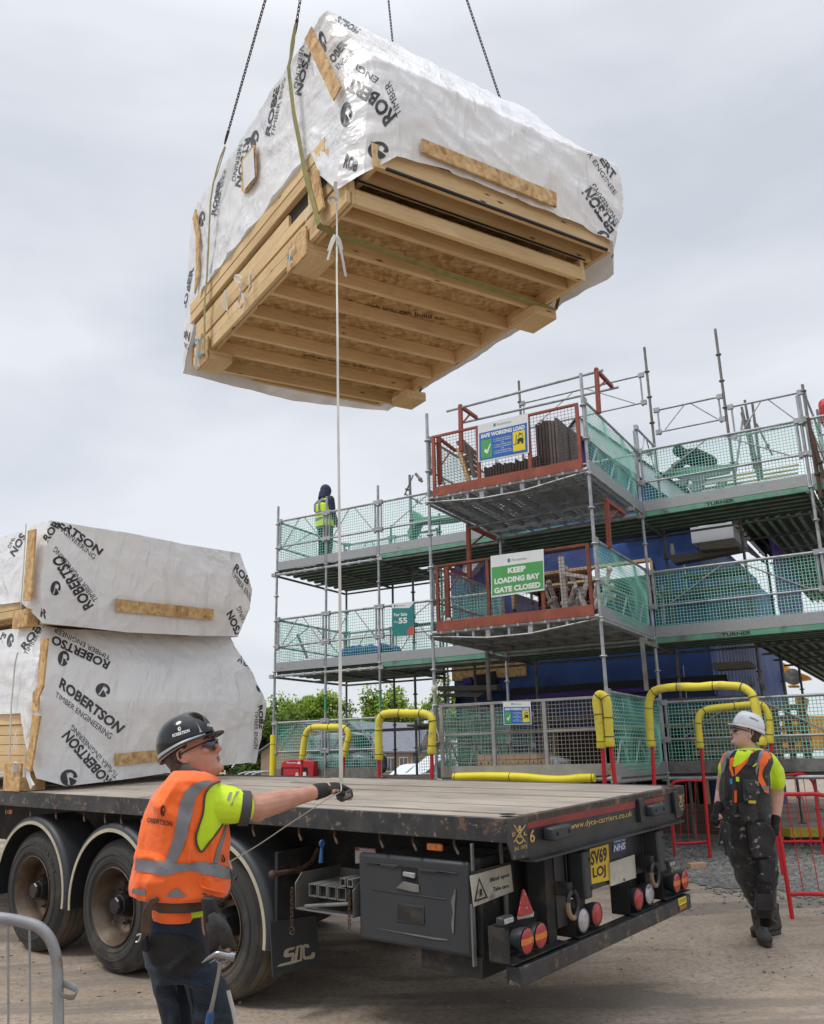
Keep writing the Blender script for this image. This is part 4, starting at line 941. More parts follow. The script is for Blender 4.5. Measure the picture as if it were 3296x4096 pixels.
# ---- packs on the trailer
def stack_pack(name, label, z0, cols, seed):
    t = thing(name, TR.w(1.25, 7, z0), label, 'timber pack', 'wrapped packs of timber floor panels')
    wb = wrap_mesh(TR, cols, seed, (12, 14, 16), amp=.012); bv = bvh_of(wb); o = wb.build('plastic_wrap', MT['wrap'], t, smooth=50); return t, o, bv
BK = 8.6
colsU = [[(.12,BK,2.62),(.06,BK,2.3),(.05,BK,2.0),(.04,BK,1.86)], [(.1,6.2,2.64),(.04,6.2,2.3),(.03,6.2,2.0),(.02,6.2,1.86)], [(.1,5.62,2.66),(.03,5.62,2.3),(.0,5.72,2.0),(.0,5.78,1.84)],
 [(.12,5.52,2.66),(.06,5.46,2.3),(.03,5.44,1.95),(.08,5.46,1.6)], [(.35,5.5,2.66),(.35,5.43,2.3),(.35,5.40,1.95),(.35,5.45,1.59)], [(1.0,5.5,2.66),(1.0,5.44,2.3),(1.0,5.40,1.95),(1.0,5.42,1.56)], [(1.8,5.5,2.64),(1.8,5.44,2.3),(1.8,5.40,1.95),(1.8,5.42,1.57)],
 [(2.62,5.5,2.64),(2.72,5.44,2.3),(2.70,5.42,1.95),(2.56,5.44,1.60)], [(2.70,5.6,2.62),(2.88,5.58,2.22),(2.82,5.56,1.95),(2.62,5.56,1.6)], [(2.6,BK,2.6),(2.66,BK,2.2),(2.6,BK,1.9),(2.5,BK,1.7)]]
LU, wU, BV_U = stack_pack('wrapped_timber_pack', 'shallower white wrapped timber pack stacked on top of another on the trailer', 1.6, colsU, 11.3)
colsD = [[(.1,BK,1.6),(.0,BK,1.25),(.0,BK,.95),(.0,BK,.72)], [(.08,6.2,1.6),(.0,6.2,1.25),(.0,6.2,.95),(-.02,6.2,.73)], [(.08,5.8,1.6),(.0,5.7,1.22),(.0,5.62,.95),(-.01,5.58,.73)],
 [(.1,5.66,1.6),(.02,5.5,1.22),(.0,5.42,.84),(-.02,5.44,.45)], [(.16,5.62,1.6),(.1,5.45,1.22),(.05,5.36,.84),(.06,5.34,.12)], [(.4,5.72,1.59),(.4,5.48,1.21),(.38,5.36,.84),(.33,5.28,.03)], [(1.1,5.74,1.6),(1.1,5.5,1.2),(1.1,5.38,.84),(1.1,5.35,.05)], [(1.9,5.74,1.6),(1.9,5.5,1.2),(1.9,5.38,.84),(1.9,5.36,.1)],
 [(2.56,5.58,1.6),(2.72,5.45,1.2),(2.86,5.4,.82),(2.72,5.38,.12)], [(2.64,5.68,1.58),(2.88,5.55,1.2),(3.06,5.48,.8),(2.84,5.42,.10)], [(2.64,6.1,1.58),(2.80,6.1,1.2),(2.95,6.1,.8),(2.75,6.0,.3)], [(2.6,BK,1.58),(2.6,BK,1.2),(2.6,BK,.8),(2.6,BK,.4)]]
LB, wB, BV_B = stack_pack('wrapped_timber_pack', 'tall white wrapped timber pack standing on the trailer deck behind the man in orange', .0, colsD, 23.9)
letters(wU, BV_U, [
 ('ERTSON','E',[(360,165),(625,350),(655,312),(392,118)],B_), ('ENGINEERING','E',[(345,165),(592,378),(606,350),(362,142)],T_),
 ('ROBERTSO','E',[(592,665),(395,345),(318,372),(532,702)],B_), ('TIMBER ENGINEERING','E',[(622,628),(352,290),(330,318),(592,645)],T_),
 ('ROBE','E',[(1470,438),(1585,565),(1600,520),(1492,398)],B_), ('TIMBER ENG','E',[(1455,465),(1580,640),(1590,605),(1468,440)],T_),
 ('TSON','E',[(1532,850),(1465,690),(1425,722),(1490,868)],B_), ('EERING','E',[(1562,800),(1518,668),(1490,682),(1540,798)],T_),
 ('SON','E',[(130,205),(62,330),(92,362),(172,228)],B_), ('ING','E',[(72,245),(48,298),(66,308),(98,242)],T_), ('ROB','E',[(300,270),(385,150),(335,130),(270,235)],B_), ('R','E',[(255,735),(290,750),(300,700),(262,680)],B_)],
 [('E',350,556,32,46,.15)])
letters(wB, BV_B, [
 ('ROBERTSO','E',[(698,1022),(335,850),(318,905),(672,1070)],B_), ('TIMBER ENGINEER','E',[(698,985),(342,800),(335,832),(688,1012)],T_),
 ('ROBERTSON','E',[(370,1182),(742,1475),(792,1428),(388,1118)],B_), ('TIMBER ENGINEERING','E',[(347,1238),(692,1512),(712,1478),(355,1208)],T_),
 ('ROBERTSON','E',[(708,1765),(440,1450),(384,1495),(655,1805)],B_), ('TIMBER ENGINEERING','E',[(748,1735),(458,1415),(442,1445),(728,1762)],T_),
 ('TSON','E',[(1632,1058),(1520,985),(1495,1018),(1605,1085)],B_), ('ING','E',[(1575,1000),(1525,960),(1518,978),(1565,1015)],T_), ('ROBE','E',[(1628,1300),(1632,1440),(1665,1450),(1655,1290)],B_), ('TIMBER ENGIN','E',[(1606,1330),(1600,1570),(1625,1570),(1625,1330)],T_),
 ('ROB','E',[(157,948),(268,812),(228,778),(130,920)],B_), ('TIMBER EN','E',[(170,980),(278,802),(256,790),(150,965)],T_), ('TS','E',[(5,915),(45,850),(20,830),(0,880)],B_)],
 [('E',400,1000,36,48,.1),('E',648,1200,46,44,.4),('E',434,1752,54,52,-.3),('E',66,885,20,44,.2),('E',1642,1176,27,38,-.2)])
PE = (TR.w(0,5.385,0), TR.X[1]); PSd = (TR.w(-.03,0,0), TR.X[0])
osb_strip(LU, PE, 'E', [(727,626),(1341,690),(1340,760),(725,705)])
osb_strip(LU, PSd, 'E', [(190,195),(237,185),(207,632),(158,640)])
osb_strip(LB, (TR.w(0,5.345,0), TR.X[1]), 'E', [(722,1602),(1330,1545),(1330,1610),(722,1676)])
osb_strip(LB, PSd, 'E', [(272,873),(315,873),(284,1180),(258,1238),(252,1335),(214,1340),(222,1215),(245,1185)])
osb_strip(LB, (TR.w(-.05,0,0), TR.X[0]), 'E', [(218,1352),(266,1362),(208,1708),(165,1690),(195,1560)])
def brd(par, name, m, lo, hi): b = MB(); b.box(TR, lo, hi); b.build(name, MT[m], par, bevel=.003)
for n0 in (1.70, 1.78): brd(LU, 'side_board', 'timber', (.03, 5.85, n0), (.2, 8.5, n0+.075))
brd(LU, 'floor_panel', 'osb_raw', (.12, 5.6, 1.66), (2.4, 8.5, 1.86)); brd(LU, 'floor_panel', 'timber', (.1, 5.5, 1.60), (2.45, 5.56, 1.72))
brd(LU, 'bearer', 'osb', (.0, 5.62, 1.58), (.12, 5.92, 1.76)); brd(LU, 'bearer', 'osb', (.0, 7.6, 1.58), (.12, 7.9, 1.76))
for i, (n0, n1) in enumerate(((.18,.33),(.335,.43),(.435,.52),(.525,.62),(.625,.73))): brd(LB, 'side_board', 'timber', (.03-.012*(i == 4), 5.46, n0), (.2, 8.5, n1))
brd(LB, 'floor_panel', 'osb_raw', (.1, 5.5, .18), (2.4, 8.5, .7))
brd(LB, 'bearer', 'osb', (-.01, 5.52, .0), (.25, 5.84, .26)); brd(LB, 'bearer', 'osb', (-.01, 7.5, .0), (.25, 7.8, .18)); brd(LB, 'bearer', 'timber', (1.9, 5.5, .0), (2.3, 5.7, .18))
# ---- fluttering strap ends
def loop(par, k, pts, tgt_plane, wdt=.012, m='webbing_white', up=None):
    P = [V3(hitp(px(k, x, y), *tgt_plane)) for x, y in pts]; b = MB()
    b.tube(P, [(wdt, .002)]*len(P), 6, up=up); b.build('strap_end', MT[m], par, smooth=60)
pl = (LD.w(-.08,0,0), LD.X[0])
for k, pts in (('C',[(415,700),(440,695),(465,720),(450,745),(425,740),(410,710)]),('C',[(462,745),(448,790),(470,840),(485,880),(455,925),(440,880),(465,800)]),('C',[(530,665),(510,700),(515,770),(510,815),(530,770),(525,690)]),('C',[(350,800),(325,860),(335,920),(362,940),(355,880),(350,800)]),('C',[(830,490),(800,530),(790,615),(815,600)]),('C',[(300,1060),(290,1100),(285,1130)]),('C',[(160,1150),(150,1260),(145,1340),(165,1330),(160,1240),(190,1100)]),('A',[(1120,1400),(1090,1470),(1080,1545),(1100,1500)])):
    loop(L0, k, pts, pl)
for pts in ([(478,835),(490,868),(475,872)],): 
    b = MB(); b.prism([V3(hitp(px('C', x, y), *pl)) for x, y in pts], LD.X[0]*.002); b.build('blue_tape', MT['blue_tape'], L0)
for p in ([(133,1138),(168,1135),(166,1155),(133,1158)],[(140,1240),(200,1233),(202,1250),(150,1255)],[(775,580),(788,548),(792,590)]):
    b = MB(); b.prism([V3(hitp(px('C', x, y), *pl)) for x, y in p], LD.X[0]*.002); b.build('blue_tape', MT['blue_tape'], L0)
pt_ = (TR.w(-.06,0,0), TR.X[0])
for pts in ([(105,1455),(88,1510),(88,1585),(100,1560),(105,1500)],[(160,1390),(180,1450),(210,1500),(195,1540),(168,1500),(188,1450),(165,1395)],[(90,1655),(82,1725),(100,1720),(108,1660),(92,1652)],[(168,1600),(155,1660),(150,1750)],[(172,1660),(170,1740),(200,1820),(212,1800),(185,1750),(178,1690)]): loop(LB, 'E', pts, pt_)
for a_, z in ((105,950),):
    b = MB(); b.tube([V3(hitp(px('E', x, y), *pt_)) for x, y in ((112,960),(95,1030),(72,1280),(60,1650))], .008, 6); b.build('strap_end', MT['webbing_white'], LB)
    b = MB(); b.tube([V3(hitp(px('E', x, y), *pt_)) for x, y in ((165,150),(150,400),(130,700))], .006, 6); b.build('strap_end', MT['webbing_white'], LU)
# ---- slings, shackles, chains
HOOK = Vector(LD.w(1.3, 1.6, 9.0))
def strap(name, label, paths):
    t = thing(name, paths[0][0][0], label, 'sling', 'lifting slings round the hanging pack')
    for P, wd, up in paths:
        b = MB(); b.tube([V3(p) for p in P], [(wd, .003)]*len(P), 6, up=up); b.build('webbing_band', MT['webbing'], t, smooth=60)
    return t
pa = (LD.w(-.10,0,0), LD.X[0])
def ap(k, x, y, pl_=pa): return V3(hitp(px(k, x, y), *pl_))
s1 = strap('lifting_sling', 'yellow green webbing sling round the nearer end of the hanging pack',
 [([ap('A',1010,165),ap('A',985,290),ap('A',975,400),ap('A',960,455),ap('A',975,600),ap('A',1000,800),ap('A',1040,1000),ap('A',1075,1200),ap('A',1130,1400),ap('A',1170,1560),V3(LD.w(-.06,.36,-.012)),V3(LD.w(.05,.38,-.012)),V3(LD.w(1.2,.46,-.012)),V3(LD.w(2.52,.52,-.012)),V3(LD.w(2.6,.52,.2)),V3(LD.w(2.86,.6,1.3)),V3(LD.w(2.7,.75,1.6))], .030, LD.X[1]),
  ([ap('A',1008,180),ap('A',1000,300),ap('A',985,390),ap('A',968,450)], .018, LD.X[1])])
s2 = strap('lifting_sling', 'yellow green webbing sling round the far end of the hanging pack',
 [([ap('A',520,1020),ap('A',490,1090),ap('A',465,1170),ap('A',440,1270),ap('A',420,1400),ap('C',222,700),ap('C',205,900),ap('C',205,1240),V3(LD.w(-.06,2.83,-.012)),V3(LD.w(.05,2.83,-.012)),V3(LD.w(1.2,2.86,-.012)),V3(LD.w(2.52,2.86,-.012)),V3(LD.w(2.62,2.86,.2)),V3(LD.w(2.84,2.8,1.2))], .026, LD.X[1]),
  ([ap('A',525,1020),ap('A',500,1100),ap('A',475,1180),ap('A',445,1260)], .014, LD.X[1])])
def upchain(name, label, p0, p1, link=.062, wire=.008, hook=True):
    p0 = V3(p0); p1 = V3(p1); p2 = p0+(p1-p0)*1.25
    t = thing(name, p0, label, 'chain', 'crane chains holding the hanging pack')
    chain('chain_link', p0, p2, .043, .0042, MT['chain'], t, wf=.24)
    if hook:
        b = MB(); d = (p0-p1).normalized(); a = p0
        b.tube([a, a+d*.05, a+d*.10, a+d*.16], [.009,.014,.013,.008], 8); b.ball(a+d*.02, .016, 10, 8); b.build('sling_hook', MT['chain_rust'], t)
    return t
c1e, c2e = ap('A', 1022, 130), ap('A', 545, 905)
dd = lambda k, x, y, d: V3(dep(px(k, x, y), d))
d1 = float((np.array(c1e)-CAMP)@FWD); d2 = float((np.array(c2e)-CAMP)@FWD)
upchain('lifting_chain', 'dark steel chain rising from the nearer sling at the left', c1e, dd('A', 1042, 0, d1-.15), .055)
upchain('lifting_chain', 'leftmost dark steel chain rising from the far sling', c2e, dd('A', 800, 0, d2-1.0), .062)
d3 = float((LD.w(2.8, 2.8, 1.45)-CAMP)@FWD); d4 = float((LD.w(2.8,.8,1.4)-CAMP)@FWD)
upchain('lifting_chain', 'short dark chain seen second from right above the hanging pack', dd('B', 118, 330, d3), dd('B', 85, 0, d3-.3), .062, hook=False)
upchain('lifting_chain', 'rightmost dark steel chain above the hanging pack', dd('B', 795, 640, d4), dd('B', 580, 0, d4-.5), .062, hook=False)
# ------------------------------------------------------------------ scaffold
Z0, Z1, Z2 = -.22, 1.79, 3.82
SB = 2.52; SI = 3.78
SF = thing('scaffold', SC.w(2.5, 3, -1.3), 'grey steel scaffold with green netting round the blue house', 'scaffold')
def sw(f, s, z): return SC.w(f, s, z)
def gzl(f, s): p = sw(f, s, 0); return gz(p[0], p[1])-CZ
def standard(f, s, top, m='steel_galv', bot=None, sock=True):
    b = MB(); z0 = gzl(f, s) if bot is None else bot
    b.tube([sw(f, s, z0+.02), sw(f, s, top)], .0242, 12)
    z = Z0-1.0
    while z < top-.1:
        if z > z0+.1: b.lathe(sw(f, s, z), (0,0,1), [(-.012,.024),(-.012,.045),(.0,.052),(.012,.045),(.012,.024)], 12)
        z += .5
    if bot is None: b.box(SC, (f-.07, s-.07, z0), (f+.07, s+.07, z0+.02)); b.tube([sw(f, s, z0), sw(f, s, z0+.3)], .018, 8)
    b.build('standard', MT[m], SF, smooth=40)
    if sock:
        g = MB(); zz = .95 if f > 3 else 5.05; g.tube([sw(f, s, zz), sw(f, s, zz+.35)], .0252, 12); g.build('green_paint_band', MT['green_tube'], SF)
def tubeF(f0, f1, s, z, r=.0242, m='steel_galv', name='ledger'):
    b = MB(); b.tube([sw(f0, s, z), sw(f1, s, z)], r, 10)
    for f in (f0, f1): b.box(SC, (f-.05, s-.045, z-.035), (f+.05, s+.045, z+.035)) if r > .02 else None
    return b.build(name, MT[m], SF, smooth=40)
def tubeS(s0, s1, f, z, r=.0242, m='steel_galv', name='transom'):
    b = MB(); b.tube([sw(f, s0, z), sw(f, s1, z)], r, 10); return b.build(name, MT[m], SF, smooth=40)
tops = [(7.5,SB,5.17),(6.27,SB,5.17),(5.05,SB,5.18),(2.52,0,5.23),(0,0,5.27),(0,SB,5.22),(-2.52,SB,5.24),(2.52,SB,5.2)]
for t in tops: standard(*t, sock=t[0] in (6.27, 5.05))
for f, s, t in ((7.5,4.98,4.75),(6.27,4.98,4.6),(5.05,SI,4.9),(3.75,SI,5.0),(2.52,SI,7.23),(1.25,SI,3.9),(0,SI,7.27),(-1.27,SI,7.28),(-2.52,SI,5.9),(-1.27,6.2,6.3),(-2.52,6.2,6.3),(-1.27,8.6,5.8),(-2.52,8.6,5.8),(5.05,4.98,5.2),(5.05,7.4,4.9),(6.27,7.4,4.9)):
    standard(f, s, t, 'steel_worn' if s > 3 else 'steel_galv', sock=False)
def net(b, O, U, V, lu, lv, cell=.05, t=.0085, sag=0, curl=0):
    """welded plastic netting: real strands in both directions; U,V unit vectors"""
    nu, nv = max(2, round(lu/cell)), max(2, round(lv/cell)); Nn = np.cross(U, V)
    def pt(u, v): return O + U*u + V*v + Nn*(sag*math.sin(math.pi*u/lu)*math.sin(math.pi*min(1, v/lv+.1)) + curl*.02*math.sin(u*7)*math.sin(v*5))
    def strand(a, c, wide):
        P = [pt(a[0]+(c[0]-a[0])*q, a[1]+(c[1]-a[1])*q) for q in np.linspace(0, 1, 7)]
        i0 = len(b.v); w = wide*t*.5
        for p in P: b.v.append(V3(p-w)); b.v.append(V3(p+w))
        for k in range(6): b.face((i0+2*k, i0+2*k+1, i0+2*k+3, i0+2*k+2))
        i1 = len(b.v)
        for p in P: b.v.append(V3(p-Nn*t*.4)); b.v.append(V3(p+Nn*t*.4))
        for k in range(6): b.face((i1+2*k, i1+2*k+1, i1+2*k+3, i1+2*k+2))
    for i in range(nu+1): strand((lu*i/nu, 0), (lu*i/nu, lv), U)
    for j in range(nv+1): strand((0, lv*j/nv), (lu, lv*j/nv), V)
def panel(p0, p1, z, H=1.02, mesh=True, toe=True, mid=True, mcell=.052, sag=0, toe_m='galv_board', r=.017, tm='steel_galv', sidebrace=False, shift=0, mm='mesh_green', parent=None):
    """guard panel between two (F,S) points at level z"""
    A = sw(p0[0], p0[1], z); B = sw(p1[0], p1[1], z); L_ = np.linalg.norm(B-A); U = (B-A)/L_; V = np.array([0,0,1.]); A = A+U*.05; L_ -= .1
    par = parent or SF
    b = MB(); b.tube([A+V*H, A+U*L_+V*H], r*1.2, 10); 
    if mid: b.tube([A+V*.48, A+U*L_+V*.48], r, 10)
    for q in (.02, L_-.02): b.tube([A+U*q+V*.42, A+U*q+V*H], r, 8)
    if sidebrace:
        n = 3
        for i in range(n):
            a = L_*(i+.05)/n; m_ = L_*(i+.5)/n; c = L_*(i+.95)/n
            b.tube([A+U*a+V*.02, A+U*m_+V*.47], r*.8, 6); b.tube([A+U*m_+V*.47, A+U*c+V*.02], r*.8, 6)
    else:
        b.tube([A+U*(L_*.1)+V*.5, A+U*(L_*.44)+V*(H-.02)], r*.62, 6); b.tube([A+U*(L_*.56)+V*(H-.02), A+U*(L_*.93)+V*.5], r*.62, 6)
    for q in (0, L_):     # couplers
        for h in (H, .48): b.box(Fr(A+U*q+V*h, U, np.cross(V, U), V), (-.05,-.03,-.04), (.05,.03,.04))
    o = b.build('guard_panel', MT[tm], par, smooth=40)
    if mesh:
        b = MB(); net(b, A+V*.04+np.cross(U, V)*-.02, U, V, L_, H-.06, mcell, sag=sag, curl=1); b.build('netting', MT[mm], o, smooth=0)
    if toe:
        b = MB(); b.box(Fr(A, U, np.cross(V, U), V), (-.02, -.015, -.01), (L_+.02, .015, .165)); b.build('toe_board', MT[toe_m], o, bevel=.003)
    return o
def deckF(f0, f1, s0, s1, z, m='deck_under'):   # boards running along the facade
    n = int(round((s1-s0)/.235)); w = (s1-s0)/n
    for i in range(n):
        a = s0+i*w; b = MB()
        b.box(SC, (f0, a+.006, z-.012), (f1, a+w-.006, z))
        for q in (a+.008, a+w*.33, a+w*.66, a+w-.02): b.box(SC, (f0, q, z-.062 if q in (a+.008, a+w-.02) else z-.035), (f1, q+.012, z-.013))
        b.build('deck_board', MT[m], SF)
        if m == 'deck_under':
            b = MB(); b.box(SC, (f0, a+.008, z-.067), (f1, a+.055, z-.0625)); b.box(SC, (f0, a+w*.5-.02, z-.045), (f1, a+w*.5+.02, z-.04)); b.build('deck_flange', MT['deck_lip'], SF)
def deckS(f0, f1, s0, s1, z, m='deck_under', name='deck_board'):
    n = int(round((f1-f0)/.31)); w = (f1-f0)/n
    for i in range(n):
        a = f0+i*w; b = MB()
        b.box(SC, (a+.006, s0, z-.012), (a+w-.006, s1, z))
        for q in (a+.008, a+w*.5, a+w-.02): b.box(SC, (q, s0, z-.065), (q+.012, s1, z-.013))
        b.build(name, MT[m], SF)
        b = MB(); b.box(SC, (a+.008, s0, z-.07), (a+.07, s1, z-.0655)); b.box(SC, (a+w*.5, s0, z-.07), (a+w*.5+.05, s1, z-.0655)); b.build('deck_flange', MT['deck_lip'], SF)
def edge(f0, f1, s, z, txt=None, sgn=1):
    b = MB(); b.box(SC, (f0, s-.012, z-.095), (f1, s+.012, z-.012)); o = b.build('deck_edge', MT['green_steel'], SF, bevel=.003)
    if txt:
        b = MB(); f = (f0+f1)/2+.25; P = (sw(0, s-.012, 0), SC.X[1]); q = [proj(sw(f, s-.012, z-.08)), proj(sw(f-.42, s-.012, z-.08)), proj(sw(f-.42, s-.012, z-.025)), proj(sw(f, s-.012, z-.025))]
        v, fc = text_geo(txt, .03); decal(b, quadmap(v, q), fc, P, .002); b.build('lettering', MT['ink'], o)
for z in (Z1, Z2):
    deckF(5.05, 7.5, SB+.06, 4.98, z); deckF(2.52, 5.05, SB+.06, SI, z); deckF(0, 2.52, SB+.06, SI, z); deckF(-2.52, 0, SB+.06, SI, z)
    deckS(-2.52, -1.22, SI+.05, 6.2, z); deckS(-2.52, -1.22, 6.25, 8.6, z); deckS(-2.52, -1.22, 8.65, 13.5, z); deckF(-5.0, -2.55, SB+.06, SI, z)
    edge(2.52, 5.03, SB, z); edge(-2.50, -.02, SB, z, 'TURNER'); edge(.0, 2.5, SB, z); edge(-4.9, -2.54, SB, z)
    for a, c in ((7.5, 6.27), (6.27, 5.05), (5.05, 2.52)): panel((a, SB), (c, SB), z)
    panel((0, SB), (-2.52, SB), z, mcell=.048); panel((-2.52, SB), (-4.9, SB), z, mcell=.05)
    panel((7.5, SB), (7.5, 4.98), z); panel((7.5, 4.98), (6.27, 4.98), z); panel((6.27, 4.98), (5.05, 4.98), z)
    tubeF(7.55, 5.0, SB-.01, z-.10, m='steel_galv'); tubeF(5.05, 2.5, SB+.03, z-.13, m='steel_worn')
    b = MB()
    for i in range(9): b.box(SC, (7.33-i*.26, SB-.035, z-.13), (7.27-i*.26, SB+.03, z-.068))
    b.build('board_hooks', MT['steel_galv'], SF, bevel=.008)
    for f in (7.5, 6.27, 5.05, 2.52, 0, -2.52): tubeS(SB-.05, SI+.1 if f < 5 else 5.05, f+.05, z-.11, m='steel_worn')
    tubeF(7.5, 5.0, SI, z-.12, m='steel_worn', r=.02); tubeF(7.5, 5.0, 4.98, z-.12, m='steel_worn', r=.02); tubeF(5.0, -2.6, SI, z-.12, m='steel_worn', r=.02)
    for s in (5.0, 6.2, 7.4): tubeF(-2.6, -1.15, s, z-.12, m='steel_worn', r=.02)
panel((-2.52, SI+.1), (-2.52, 6.2), Z2, toe=False); panel((-2.52, 6.2), (-2.52, 8.6), Z1); panel((-2.52, SI), (-2.52, 6.2), Z1)
# base level
for a, c in ((7.5, 6.27), (6.27, 5.05)): panel((a, SB), (c, SB), Z0, toe_m='steel_worn')
panel((0, SB), (-2.52, SB), Z0, toe_m='steel_worn', mcell=.05); panel((-2.52, SB), (-4.9, SB), Z0, toe_m='steel_worn')
panel((7.5, SB), (7.5, 4.98), Z0, toe=False); panel((5.05, SI), (3.75, SI), Z0, toe=False, mm='mesh_green'); panel((3.75, SI), (2.6, SI), Z0, toe=False)
deckF(5.05, 7.5, SB+.06, 4.98, Z0, 'timber_grey'); deckF(2.52, 5.05, SB+.06, SI, Z0, 'timber_grey'); deckF(-4.9, 0, SB+.06, SI, Z0, 'timber_grey')
tubeF(7.55, 5.0, SB-.02, Z0-.10, r=.028); tubeF(.02, -4.9, SB-.03, Z0-.08, r=.028, m='green_tube' if False else 'steel_galv'); tubeF(5.05, 2.6, SI, Z0-.1)
g = MB(); g.tube([sw(6.1, SB-.02, Z0-.10), sw(5.4, SB-.02, Z0-.10)], .0285, 10); g.build('green_paint_band', MT['green_tube'], SF)
# guard rails on the unfinished upper lift
panel((2.52, SI), (.06, SI), 5.72, mesh=False, toe=False); panel((-.05, SI), (-1.25, SI), 5.1, H=.9, mesh=False, toe=False); panel((2.45, SI), (.05, SI), 4.75, H=.5, mesh=False, toe=False, mid=False)
panel((-1.3, SI), (-2.52, SI), 4.75, mesh=False, toe=False); panel((-2.52, SI+.1), (-2.52, 6.1), 4.75, mesh=False, toe=False); panel((-.0, SB+.1), (-.0, SI), 4.3, mesh=False, toe=False, mid=False)
# boarded inside lifts with grey timber planks
def planks(f0, f1, s, z, n, m='timber_grey', t=.04):
    for i in range(n):
        b = MB(); b.box(SC, (f0+random.uniform(-.1, .1), s+i*.23, z), (f1+random.uniform(-.1, .1), s+i*.23+.22, z+t)); b.build('scaffold_plank', MT[m], SF, bevel=.004)
planks(-1.1, 5.0, SI-.35, .66, 2); planks(-1.2, 0.2, SI-.5, .86, 2); planks(3.6, 7.2, SI, .62, 2); planks(-1.35, 2.4, SI+.02, 2.68, 2); planks(-1.3, -.35, SI-.35, 2.86, 2)
for z in (.66, 2.62): tubeF(5.0, -1.4, SI-.03, z, .022, 'steel_worn')
# loose poles, props and braces standing about on the right hand lifts
def pole(k, a, c, s_, r=.024, m='steel_worn'): b = MB(); P, Q = SC.hit(k, *a, 1, s_), SC.hit(k, *c, 1, s_); b.tube([P, Q], r, 8); b.lathe(P*.3+Q*.7, Q-P, [(-.02,.03),(-.01,.045),(.02,.045),(.03,.03)], 8); b.build('loose_pole', MT[m], SF, smooth=40)
for a_ in (('H',(1018,770),(1140,1300),4.6),('H',(1040,720),(1078,930),5.0),('H',(1095,747),(1165,1290),4.4),('H2',(862,70),(770,760),4.2,.02,'steel_galv'),('H2',(850,0),(1010,640),4.8),('H2',(905,0),(1040,700),5.2),('H2',(1565,60),(1705,920),2.45,.028,'chain_rust'),('H2',(1580,150),(1735,700),2.4,.028,'chain_rust'),
 ('H2',(1010,120),(1180,460),5.4,.018),('J',(1060,880),(1110,960),3.5),('J',(1150,890),(1200,990),3.6),('H3',(1300,380),(1500,560),3.6,.018,'steel_galv'),('H3',(1500,440),(1520,800),3.9,.03,'steel_galv'),('H3',(1590,60),(1600,160),3.5,.03,'dusty'),('F',(885,345),(888,480),4.6,.02,'green_steel'),('F',(1015,0),(1030,460),4.8,.03),('F',(1040,0),(980,140),4.6,.016),('F',(240,1100),(310,1265),4.2,.03,'tile_grey'),('G',(20,780),(60,830),3.2,.03),('F',(985,130),(1100,200),4.9,.02)): pole(*a_)
for k, q, s_, th, m in (('G', [(0,1010),(60,1060),(300,1030),(300,1060),(60,1090),(0,1060)], 3.6, .3, 'green_steel'), ('F', [(1000,390),(1040,300),(1270,275),(1260,300),(1060,330),(1010,440)], 4.6, .3, 'green_steel'), ('I4', [(0,300),(290,292),(290,318),(0,322)], 3.5, .25, 'timber_grey'), ('I4', [(0,338),(230,330),(200,352),(0,350)], 3.7, .25, 'timber_grey'), ('J5', [(235,420),(265,412),(480,400),(510,420),(510,445),(260,460)], 3.3, .3, 'timber_grey'), ('H2', [(5,640),(730,553),(730,585),(5,672)], 5.0, .25, 'green_steel'), ('H2', [(140,600),(330,575),(720,560),(720,640),(480,690),(300,720),(150,700)], 5.6, .1, 'roof_slate'), ('H2', [(0,700),(60,760),(180,880),(310,872),(240,780),(110,730),(30,690)], 4.4, .1, 'tile_dark'), ('H2', [(385,1405),(640,1365),(780,1368),(815,1440),(400,1480)], 3.3, .25, 'timber_grey'), ('H2', [(45,1545),(830,1435),(830,1480),(120,1620)], 3.55, .25, 'timber_grey')):
    b = MB(); b.prism([SC.hit(k, x, y, 1, s_) for x, y in q], SC.X[1]*th); b.build('scaffold_plank', MT[m], SF, smooth=0)
